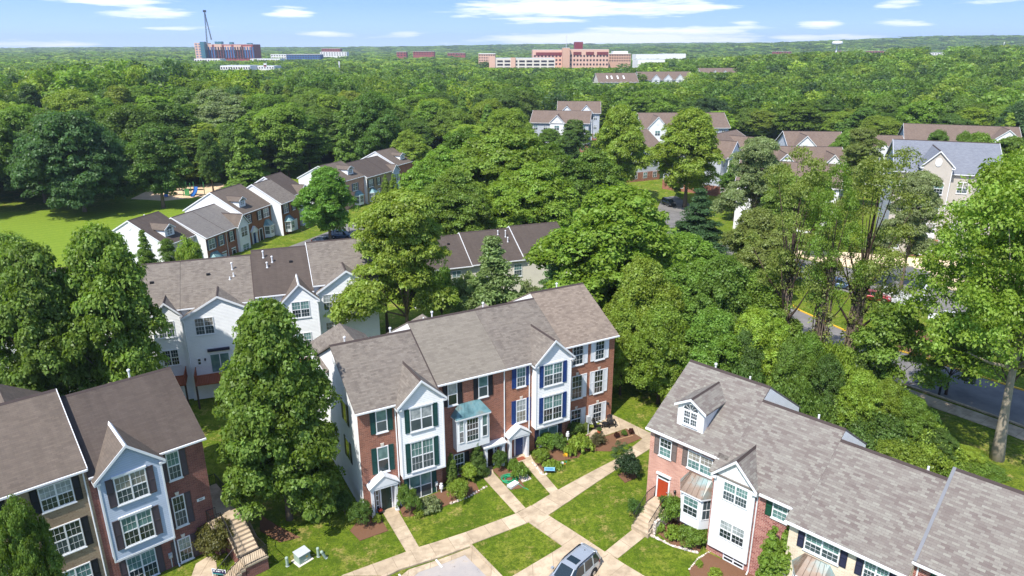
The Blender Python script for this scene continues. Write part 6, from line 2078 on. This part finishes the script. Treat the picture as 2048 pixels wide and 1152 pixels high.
    if roof == 'rails':
        for s_ in (-1, 1):
            M().tube([(rx0 * L + .15, s_ * hw1 * .93, H_ - .03), (rx0 * L + .35, s_ * hw1 * .93, H_ + .04), (rx1 * L - .5, s_ * hw1 * .93, H_ + .03), (rx1 * L - .25, s_ * hw1 * .93, H_ - .05)], .03, 6).build('roof_rail', MAT['black_car'], e)
        M().lathe((rx0 * L + .5, 0, H_ - .02), [(.05, 0), (.03, .07), (.0, .09)], 8).build('antenna', MAT['black_car'], e)
    if sunroof:
        M().prism([(rx1 * L - .95, -.42, H_ - .012), (rx1 * L - .4, -.42, H_ - .025), (rx1 * L - .4, .42, H_ - .025), (rx1 * L - .95, .42, H_ - .012)], (0, 0, .03)).build('sunroof', MAT['car_glass'], ro)
    if suv:
        M().prism([(rx0 * L - .22, -hw1 * .85, H_ - .12), (rx0 * L + .1, -hw1 * .9, H_ - .03), (rx0 * L + .1, hw1 * .9, H_ - .03), (rx0 * L - .22, hw1 * .85, H_ - .12)], (0, 0, -.04)).build('spoiler', MAT[paint], e)
    for s_ in (-1, 1):
        M().box(bx1 * L - .55, bx1 * L - .35, s_ * (Wd / 2 + .1) - .09, s_ * (Wd / 2 + .1) + .09, belt, belt + .14).build('wing_mirror', MAT[paint], e)
        M().prism([(.46 * L, s_ * Wd * .30, .66), (.475 * L, s_ * Wd * .44, .62), (.42 * L, s_ * Wd * .475, .74), (.41 * L, s_ * Wd * .36, .80)], (.02, 0, .07)).build('headlight', MAT['lamp_clear'], e)
        M().prism([(-.495 * L, s_ * Wd * .34, .74), (-.465 * L, s_ * Wd * .47, .74), (-.45 * L, s_ * Wd * .475, 1.0), (-.49 * L, s_ * Wd * .36, 1.02)], (-.02, 0, 0)).build('tail_light', MAT['lamp_red'], e)
        for xx in (-.30, .30):
            wr_ = .35
            yy = s_ * (Wd / 2 - .09)
            w = M().loft([[(xx * L + q * math.cos(a * .3927), yy + s_ * dy, wr_ + q * math.sin(a * .3927)) for a in range(16)] for q, dy in ((.2, -.12), (.33, -.12), (.35, -.05), (.35, .07), (.32, .11), (.22, .11))])
            wo = w.build('wheel', MAT['rubber'], e, smooth=False)
            k = M().loft([[(xx * L + q * math.cos(a * .3927), yy + s_ * dy, wr_ + q * math.sin(a * .3927)) for a in range(16)] for q, dy in ((.22, .05), (.22, .105), (.05, .118))])
            k.build('rim', MAT['chrome'], wo)
            M().loft([[(xx * L + .41 * math.cos(a * .3927), s_ * (Wd / 2 - .25 + dy), wr_ + .03 + .41 * math.sin(a * .3927)) for a in range(16)] for dy in (0, .262)]).build('wheel_arch', MAT['rubber'], e)
    return e
car('silver sport utility car with dark sunroof, parked at the walk by the lower edge', 4.15, 39.85, 222, 'silver', sunroof=True, z=T(4.15, 39.85) + .05)
c1 = at(700, 136); 
car('dark blue sport utility car parked beyond the white sided row', -34, 136.0, 100, 'blue_car')
car('black car parked in front of the blue one, half behind a roof', -36.5, 131.5, 100, 'black_car', suv=False)
car('dark maroon car parked under the street trees past the blue one', -28.5, 142.5, 105, 'dark_car')
car('black car parked on the small street in front of the apartment houses', 38, 167, 165, 'black_car')
g = G(1895, 648); car('white sport utility car parked beside the white fence', g.x, g.y, 300, 'white_car')
g = G(1745, 600); car('red car parked behind the dry vine trunks', g.x, g.y, 118, 'red_car', suv=False)
g = G(1722, 588); car('dark teal car parked next to the red one', g.x - 2, g.y + 3, 118, 'blue_car', suv=False)
g = G(1555, 535); car('blue car parked up the back street, seen between tree trunks', g.x, g.y, 118, 'blue_car', suv=False)
g = G(1590, 548); car('grey car parked up the back street behind the trunks', g.x, g.y, 118, 'silver', suv=False)

# ================================================================== small things on the near lawns
def flat_thing(name, px, py, label, cat, rz=0., z=0.):
    g = G(px, py)
    return empty(name, (g.x, g.y, g.z + z), rz, label, cat)
AZL = lf.rz
e = flat_thing('transformer_box', 605, 1120, 'pale green utility box standing on the lawn by the stairs', 'utility box', AZL + .12)
M().box(-.62, .62, -.5, .5, 0, .78).build('cabinet', MAT['utility_green'], e)
k = M().prism([(-.68, -.56, .785), (.68, -.56, .785), (.68, .56, .86), (-.68, .56, .86)], (0, 0, .05))
k.build('lid', MAT['meter'], e)
M().box(-.56, .56, -.515, -.49, .08, .70).build('door', MAT['utility_green'], e)
M().box(.12, .34, -.525, -.5, .42, .56).build('warning_label', MAT['yellow_paint'], e)
M().box(-.06, .22, -.525, -.5, .16, .26).build('data_plate', MAT['white'], e)
M().box(-.85, .85, -.72, .72, -.06, .03).build('pad', MAT['concrete_wall'], e)
e.scale = (.74, .74, .9)
for px, py, ln, lab in ((575, 1132, 0, 'upright pale green pedestal left of the utility box'), (637, 1113, 0, 'upright pale green pedestal right of the utility box'), (652, 1116, .32, 'pale green pedestal leaning over beside the upright one')):
    e = flat_thing('cable_pedestal', px, py, lab, 'pedestal', 0, -.03)
    e.rotation_euler = (ln * .6, -ln, 0)
    M().lathe((0, 0, 0), [(.13, 0), (.13, .75), (.15, .76), (.15, .86), (.11, .92), (.02, .94)], 14).build('post', MAT['utility_green'], e, smooth=False)
    M().lathe((0, 0, 0), [(.17, -.02), (.17, .06)], 14).build('collar', MAT['meter'], e)
    e.scale = (.8, .8, .9)
# concrete stairs with a brick base beside the dark red house
ST = House(lf, .3, 0, -1., 'staircase', 'concrete stairs with brick base and black railings beside the dark red brick house', 'stairs')
ST.part('landing', M().box(.03, 1.75, -1.05, 4.4, 1.42, 1.6).box(-.6, .03, -1.05, -.05, 1.42, 1.6), 'concrete')
ST.part('brick_base', M().box(.06, 1.68, -.95, 4.3, -1.3, 1.415).box(-.5, .06, -.95, -.06, -1.3, 1.415), 'brick_dark')
k, kb = M(), M()
for q in range(8):
    z = 1.6 - .18 * (q + 1)
    y1 = -1.05 - .3 * q
    k.box(.15, 1.72, y1 - .34, y1, z - .18, z)
    kb.box(.2, 1.66, y1 - .3, y1 - .003, -1.3, z - .184)
yl = -1.05 - 2.4
k.box(.15, 1.85, yl - 1.5, yl - .34, .02, .16 - .002)
kb.box(.2, 1.8, yl - 1.44, yl - .34, -1.3, .016)
for q in range(6):
    z = .16 - .18 * (q + 1)
    x1 = .15 - .3 * q
    k.box(x1 - .34, x1, yl - 1.5, yl - .34, z - .18, z)
    kb.box(x1 - .3, x1 - .003, yl - 1.44, yl - .4, -1.3, z - .184)
ST.part('step', k, 'concrete')
ST.part('brick_base', kb, 'brick_dark')
def railing(h, pts, hh=.95, gap=.14, mat='iron', name='railing', r=.022):
    k = M()
    pv = [Vector(p) for p in pts]
    up = Vector((0, 0, hh))
    k.tube([p + up for p in pv], r * 1.3, 6)
    k.tube([p + Vector((0, 0, .1)) for p in pv], r * .8, 5)
    for a, b in zip(pv[:-1], pv[1:]):
        n = max(1, int((b - a).length / gap))
        for q in range(n + 1):
            p = a.lerp(b, q / n)
            k.tube([p + Vector((0, 0, .1 if q % 8 else 0)), p + up], r * (.55 if q % 8 else 1.), 4)
    return h.part(name, k, mat)
railing(ST, [(.1, 4.35, 1.6), (1.7, 4.35, 1.6), (1.7, -1.05, 1.6), (1.7, -3.45, .16), (1.8, -4.9, .16), (.15, -4.9, .16), (-1.7, -4.9, -.9)])
railing(ST, [(.1, -.1, 1.6), (-.55, -.1, 1.6), (-.55, -1.0, 1.6), (.18, -1.0, 1.6), (.18, -3.5, .16), (-1.65, -3.85, -.92)])
patch('lower_walk', [(375, 1175), (392, 1128), (418, 1112), (432, 1122), (440, 1185)], MAT['concrete'], .03)
# front steps of the pinkish house
FS = House(rr, .7, -.2, .6, 'front_steps', 'concrete front steps with black railings below the orange red door', 'steps')
FS.part('landing', M().box(.78, 2.3, -1.2, -.02, .2, 1.86), 'concrete')
k = M()
for q in range(6):
    k.box(.78, 2.3, -1.2 - .3 * (q + 1), -1.2 - .3 * q - .002, .2, 1.86 - .19 * (q + 1))
FS.part('step', k, 'concrete')
FS.part('cheek_wall', M().box(2.302, 2.5, -2.4, -.03, .2, 1.5), 'rock')
railing(FS, [(.84, -.1, 1.86), (.84, -1.2, 1.86), (.84, -2.95, .75)])
railing(FS, [(2.24, -.7, 1.86), (2.24, -1.2, 1.86), (2.24, -2.95, .75)])
MAT['terracotta'] = plain('terracotta', srgb(190, 92, 54), .8)
def pot(px, py, label, mat='terracotta', s=1., plant='deep', z=None, loc=None):
    g = G(px, py) if loc is None else Vector(loc)
    e = empty('flower_pot', (g.x, g.y, g.z), 0, label, 'flower pot')
    M().lathe((0, 0, 0), [(.13 * s, 0), (.19 * s, .3 * s), (.22 * s, .31 * s), (.22 * s, .37 * s), (.17 * s, .36 * s)], 14).build('pot', MAT[mat], e)
    if plant:
        o = put('plant', TPL['bush'][0], e); o.scale = (.24 * s, .24 * s, .24 * s); o.location = (0, 0, .3 * s); o.color = (*LEAF[plant], 1)
    return e
w_ = rr.w(1.95, -.75); pot(0, 0, 'terracotta pot with white flowers on the front steps landing', loc=(w_.x, w_.y, 1.862), s=1.1)
pot(1198, 868, 'terracotta pot with a leafy plant at the patio edge', s=.9)
MAT['glaze'] = plain('red_black_glaze', srgb(120, 40, 30), .2)
e = flat_thing('glazed_jar', 761, 1027, 'round red and black glazed jar beside the green door', 'jar', 0, .05)
M().lathe((0, 0, 0), [(.1, 0), (.2, .1), (.23, .24)], 16).build('jar_base', MAT['iron'], e, smooth=True)
M().lathe((0, 0, 0), [(.23, .24), (.2, .36), (.1, .42), (.1, .46), (.02, .44)], 16).build('jar_top', MAT['glaze'], e, smooth=True)
w_ = cr.w(2.2, -.75)
tag(M().box(-.55, .55, -.25, .25, 0, .025).build('doormat', MAT['deck_red']), 'brown doormat on the doorstep of the green door', 'doormat')
o = bpy.data.objects['doormat'] if 'doormat' in bpy.data.objects and bpy.data.objects['doormat'].parent is None else [q for q in bpy.data.objects if q.name.startswith('doormat') and q.parent is None][0]
o.location = (w_.x, w_.y, -1.015); o.rotation_euler = (0, 0, cr.rz)
# garden hose and reel box
MAT['hose'] = plain('green_hose', srgb(30, 150, 104), .4)
e = flat_thing('garden_hose', 1019, 960, 'coiled green garden hose lying on the mulch between two paths', 'hose', 0, .05)
k = M()
pts = []
rng_ = random.Random(3)
for q in range(150):
    a = q * .30
    rr_ = .55 + .18 * math.sin(a * .37) + rng_.uniform(-.03, .03)
    pts.append((rr_ * math.cos(a) + .1 * math.sin(a * .11), rr_ * math.sin(a) * .9 + .1 * math.cos(a * .13), .03 + .1 * (q / 150) + .02 * rng_.random()))
pts += [(.5 + .14 * q, -.75 - .05 * q * q * .3 + .12 * math.sin(q), .04) for q in range(9)]
k.tube(pts, .028, 6)
k.build('hose', MAT['hose'], e, smooth=True)
e = flat_thing('hose_reel_box', 1026, 972, 'flat white hose box lying beside the green hose', 'hose box', cr.rz + .3, .03)
M().box(-.5, .5, -.26, .26, 0, .2).build('box', MAT['white'], e)
M().lathe((0, 0, .2), [(.13, 0), (.13, .03), (.05, .035)], 12).build('hub', MAT['meter'], e)
M().box(-.54, -.5, -.22, .22, .04, .24).build('handle', MAT['meter'], e)
# garden sign boards and ornaments
MAT['sign_blue'] = plain('light_blue_board', srgb(140, 200, 232), .5)
MAT['sign_dark'] = plain('dark_navy_board', srgb(44, 30, 84), .5)
MAT['sign_band'] = plain('teal_band', srgb(60, 140, 140), .5)
MAT['ink_blue'] = plain('blue_lettering', srgb(52, 124, 186), .5)
e = flat_thing('yard_sign', 1099, 948, 'light blue yard sign at the edge of the flower bed path', 'yard sign', -.05)
M().box(-.46, .46, -.015, .015, .28, .68).build('board', MAT['sign_blue'], e)
M().box(-.44, .44, -.025, .02, .28, .34).build('lower_band', MAT['sh_navy'], e)
M().box(-.38, .30, -.02, .0, .54, .58).box(-.36, .36, -.02, .0, .46, .50).build('faint_lettering', MAT['ink_blue'], e)
M().tube([(-.3, 0, -.1), (-.3, 0, .3)], .012, 5).tube([(.3, 0, -.1), (.3, 0, .3)], .012, 5).build('stake', MAT['iron'], e)
e = flat_thing('yard_sign', 440, 1156, 'dark navy yard sign with a white frame at the foot of the stairs', 'yard sign', -.15)
M().box(-.5, .5, -.015, .015, .3, .72).build('board', MAT['sign_dark'], e)
M().box(-.5, .5, -.022, .0, .3, .42).build('lower_band', MAT['sign_band'], e)
M().box(-.44, .12, -.022, .0, .55, .64).box(.26, .40, -.022, .0, .56, .68).build('faint_lettering', MAT['white'], e)
M().box(-.54, -.5, -.02, .02, -.1, .76).box(.5, .54, -.02, .02, -.1, .76).box(-.5, .5, -.02, .02, .722, .76).build('frame', MAT['white'], e)
MAT['spin_yellow'] = plain('yellow_spinner', srgb(236, 176, 30), .5)
MAT['spin_teal'] = plain('teal_spinner', srgb(24, 130, 100), .5)
for px, py, hh, rd, mt, lab in ((1130, 928, .95, .26, 'spin_yellow', 'yellow flower shaped garden spinner on a stake'), (1124, 936, .55, .16, 'white', 'white round garden spinner below the yellow one'), (1131, 934, .55, .13, 'spin_teal', 'small teal garden spinner beside the white one')):
    e = flat_thing('garden_spinner', px, py, lab, 'garden spinner', 0.)
    M().tube([(0, 0, -.1), (0, 0, hh)], .012, 5).build('stake', MAT['iron'], e)
    k = M()
    for q in range(9):
        a = q * 2 * math.pi / 9
        k.prism([(0, -.03, hh), (rd * .6 * math.cos(a - .25), -.05, hh + rd * .6 * math.sin(a - .25)), (rd * math.cos(a), -.03, hh + rd * math.sin(a)), (rd * .6 * math.cos(a + .25), -.02, hh + rd * .6 * math.sin(a + .25))], (0, .012, 0))
    k.build('petals', MAT[mt], e)
    M().lathe((0, 0, 0), [(rd * .28, 0), (rd * .28, .02)], 10).build('disc', MAT['terracotta' if mt == 'spin_yellow' else 'iron'], e)
    e.children[-1].rotation_euler = (math.pi / 2, 0, 0); e.children[-1].location = (0, -.05, hh)
# meter post and lanterns by the paths
for px, py, lab in ((1074, 893, 'small white utility pedestal beside the navy shuttered window'), (883, 985, 'small white utility pedestal at the corner of the green shuttered bay'), (1135, 880, 'white garden lantern beside the hostas')):
    e = flat_thing('utility_post', px, py, lab, 'utility post')
    M().lathe((0, 0, 0), [(.06, 0), (.06, .4), (.17, .42), (.17, .72), (.12, .76), (.12, .9), (.02, .94)], 10).build('post', MAT['white'], e)
g_ = G(1176, 868)
e = empty('meter_post', (g_.x, g_.y, g_.z), cr.rz, 'grey metal meter box on a post in front of the white shuttered house', 'meter post')
M().tube([(0, 0, -.1), (0, 0, 1.5)], .05, 8).build('post', MAT['meter'], e)
M().box(-.2, .2, -.1, .1, 1.3, 1.9).build('meter_box', MAT['meter'], e)
# black adirondack chairs and table on the patio
def adirondack(px, py, rz, label):
    g = G(px, py)
    e = empty('garden_chair', (g.x, g.y, g.z + .035), rz, label, 'chair', 'black chairs on the patio')
    k = M()
    for q in range(5):
        k.prism([(-.28, -.30 + q * .13, .36 - q * .025), (.28, -.30 + q * .13, .36 - q * .025), (.28, -.19 + q * .13, .34 - q * .025), (-.28, -.19 + q * .13, .34 - q * .025)], (0, 0, -.025))
    k.build('seat', MAT['iron'], e)
    k = M()
    for q in range(5):
        a = -.26 + q * .115
        h_ = .98 - abs(q - 2) * .06
        k.prism([(a, .28, .28), (a + .1, .28, .28), (a + .1, .62, h_), (a, .62, h_)], (0, .025, .012))
    k.build('backrest', MAT['iron'], e)
    for s_ in (-1, 1):
        M().box(s_ * .36 - .07, s_ * .36 + .07, -.4, .34, .56, .585).build('armrest', MAT['iron'], e)
        M().box(s_ * .32 - .03, s_ * .32 + .03, -.36, -.28, 0, .56).build('leg', MAT['iron'], e)
        M().prism([(s_ * .32 - .03, -.30, .34), (s_ * .32 + .03, -.30, .34), (s_ * .32 + .03, .58, .1), (s_ * .32 - .03, .58, .1)], (0, 0, -.1)).build('leg', MAT['iron'], e)
    return e
adirondack(1222, 853, cr.rz - .3, 'black slatted garden chair on the patio, right of the pair')
adirondack(1196, 858, cr.rz + .5, 'black slatted garden chair on the patio, left one by the wall')
e = flat_thing('patio_table', 1210, 855, 'low black round table between the patio chairs', 'table', 0, .035)
M().lathe((0, 0, 0), [(.34, .42), (.34, .45)], 16).build('tabletop', MAT['iron'], e)
for a in (0, 2.1, 4.2):
    M().tube([(.08 * math.cos(a), .08 * math.sin(a), .42), (.28 * math.cos(a), .28 * math.sin(a), 0)], .02, 5).build('leg', MAT['iron'], e)
a_, b_ = G(1233, 882), G(1270, 870)
d_ = (b_ - a_)
e = empty('timber_edging', tuple(a_), math.atan2(d_.y, d_.x), 'pale timber edging laid on the mulch bed by the patio', 'timber')
M().box(0, d_.length, -.07, .07, -.15, .14).build('timber', MAT['wood'], e)
for px, py, lab, c in ((1233, 876, 'small dark red plant by the timber edging, left one', (.10, .03, .02)), (1248, 872, 'small green plant by the timber edging, middle one', 'mid'), (1262, 868, 'small dark red plant by the timber edging, right one', (.10, .03, .02))):
    bush_px(px, py, 13, 12, lab, 'bush', c, 'plant', 'plant')
# rows of stones edging the beds
def stones(name, pts, label, n, s=.12):
    rng2 = random.Random(len(label))
    k = M()
    g = [G(*p) for p in pts]
    tot = sum((b - a).length for a, b in zip(g[:-1], g[1:]))
    for q in range(n):
        d = tot * (q + .5) / n
        for a, b in zip(g[:-1], g[1:]):
            if d <= (b - a).length: break
            d -= (b - a).length
        p = a.lerp(b, min(1, d / (b - a).length))
        r = s * rng2.uniform(.7, 1.3)
        j = rng2.random() * 3
        k.lathe((p.x, p.y, p.z - .03), [(r * .8, 0), (r * rng2.uniform(.9, 1.2), r * .5), (r * .55, r * 1.1)], 7)
    o = k.build(name, MAT['rock'])
    return tag(o, label, 'stones', kind='stuff')
stones('edging_stones', [(1300, 1070), (1345, 1092), (1395, 1106)], 'rough stones edging the bed by the front steps', 26)
stones('edging_stones', [(1065, 925), (1085, 950), (1095, 948)], 'pale blocks edging the flower bed along the blue door path', 12)
stones('edging_stones', [(900, 1008), (935, 995), (975, 972)], 'pale flat stones edging the bed below the copper bay', 14)
stones('edging_stones', [(1378, 1140), (1395, 1118), (1416, 1105), (1430, 1098)], 'white edging around the near mulch bed', 18, .08)
# white plastic fence, sign post, hydrant post
fa, fb, fc = G(1765, 600), G(1830, 615), G(1850, 590)
FE = empty('picket_fence', tuple(fa), 0, 'white plastic fence panels around a bin store beyond the road', 'fence')
k = M()
for a, b in ((fa, fb), (fb, fc)):
    n = int((b - a).length / .16)
    for q in range(n + 1):
        p = a.lerp(b, q / n)
        k.box(p.x - .06, p.x + .06, p.y - .02, p.y + .02, p.z, p.z + 1.7 + .1 * math.cos(q * .5))
k.build('panel', MAT['white'], FE, tuple(fa))
for p in (fa, fb, fc, fa.lerp(fb, .5)):
    M().box(p.x - .1, p.x + .1, p.y - .1, p.y + .1, p.z, p.z + 2.).lathe((p.x, p.y, p.z + 2.), [(.15, 0), (.02, .15)], 4).build('fence_post', MAT['white'], FE, tuple(fa))
g = G(1792, 668)
e = empty('sign_post', tuple(g), .3, 'small white sign on a wooden post in the mulch by the road', 'sign')
M().box(-.06, .06, -.06, .06, 0, 1.5).build('post', MAT['wood'], e)
M().box(-.28, .28, -.09, -.06, 1.2, 1.75).build('sign_board', MAT['white'], e)
g = G(1878, 790)
e = empty('bollard', tuple(g), 0, 'black post standing at the near edge of the pavement', 'post')
M().lathe((0, 0, 0), [(.12, 0), (.12, 1.0), (.14, 1.02), (.14, 1.1), (.05, 1.2)], 10).build('post', MAT['iron'], e)
# playground
MAT['play_green'] = plain('green_play_steel', srgb(76, 140, 84), .5)
MAT['play_blue'] = plain('blue_play_plastic', srgb(30, 90, 160), .35)
x0, y0 = P(*((340 + 235 / 6.064), (330 + 370 / 6.064)), -1.)
zp_ = T(x0, y0)
e = empty('play_structure', (x0, y0, zp_), 0, 'green play structure with two blue slides on the sand', 'play structure')
for xx, yy in ((-1, -1), (1, -1), (1, 1), (-1, 1), (-4.5, 0), (3.8, .5)):
    M().tube([(xx, yy, 0), (xx, yy, 3.4)], .09, 6).build('post', MAT['play_green'], e)
M().box(-1.1, 1.1, -1.1, 1.1, 1.4, 1.55).box(-4.5, -1.1, -.5, .5, 1.35, 1.45).box(1.1, 3.8, -.4, .6, 1.5, 1.6).build('platform', MAT['iron'], e)
M().box(-.6, .6, -1.12, -1.06, .2, 2.0).build('panel', MAT['play_green'], e)
for sx, xx in ((-1, -4.4), (1, 2.2)):
    k = M()
    rings = []
    for q in range(8):
        t = q / 7
        X, Y, Z = xx + sx * .3 * math.sin(t * 3), -.4 - 2.8 * t, 2.3 - 2.0 * t ** .9
        rings.append([(X - .5, Y, Z + .4), (X - .45, Y, Z), (X + .45, Y, Z), (X + .5, Y, Z + .4), (X + .38, Y, Z + .08), (X - .38, Y, Z + .08)])
    k.loft(rings).build('slide', MAT['play_blue'], e)
xa, ya = P(371, 371, -1.); xb, yb = P(403, 371, -1.)
e = empty('swing_frame', (xa, ya, T(xa, ya)), 0, 'tall green swing frame at the back of the playground', 'swing')
L_ = xb - xa
M().tube([(0, 0, 3.2), (L_, 0, 3.2)], .08, 6).build('crossbar', MAT['play_green'], e)
for xx in (0, L_):
    for s_ in (-1, 1):
        M().tube([(xx, 0, 3.2), (xx, s_ * 1.0, 0)], .08, 6).build('leg', MAT['play_green'], e)
for xx in (L_ * .3, L_ * .65):
    k = M().tube([(xx - .2, 0, 3.2), (xx - .2, 0, .6)], .02, 4).tube([(xx + .2, 0, 3.2), (xx + .2, 0, .6)], .02, 4)
    k.build('swing_chain', MAT['iron'], e)
    M().box(xx - .25, xx + .25, -.12, .12, .55, .6).build('swing_seat', MAT['iron'], e)
# air conditioners behind the rows would be hidden; a lamp post by the far cars
g = at(693, 140)
e = empty('street_lamp', (g[0] + 1.5, 140, T(g[0], 140)), 0, 'slim dark lamp post near the parked blue car', 'street lamp')
M().tube([(0, 0, 0), (0, 0, 4.2)], [.09, .06], 8).build('pole', MAT['iron'], e)
M().lathe((0, 0, 4.2), [(.08, 0), (.2, .15), (.22, .5), (.05, .65)], 10).build('lantern', MAT['meter'], e)
# the air between the near roofs and the far hills
hz = M().box(-6500, 6500, -600, 6900, -4.5, 150)
vm = bpy.data.materials.new('haze_air')
vm.use_nodes = True
nt = vm.node_tree
nt.nodes.clear()
oo = nt.nodes.new('ShaderNodeOutputMaterial')
pv = nt.nodes.new('ShaderNodeVolumePrincipled')
pv.inputs['Color'].default_value = (.72, .84, 1., 1)
pv.inputs['Density'].default_value = 1.2e-4
pv.inputs['Anisotropy'].default_value = .2
nt.links.new(pv.outputs[0], oo.inputs['Volume'])
tag(hz.build('haze', vm), 'thin blue summer haze over the distance', 'haze', kind='stuff')
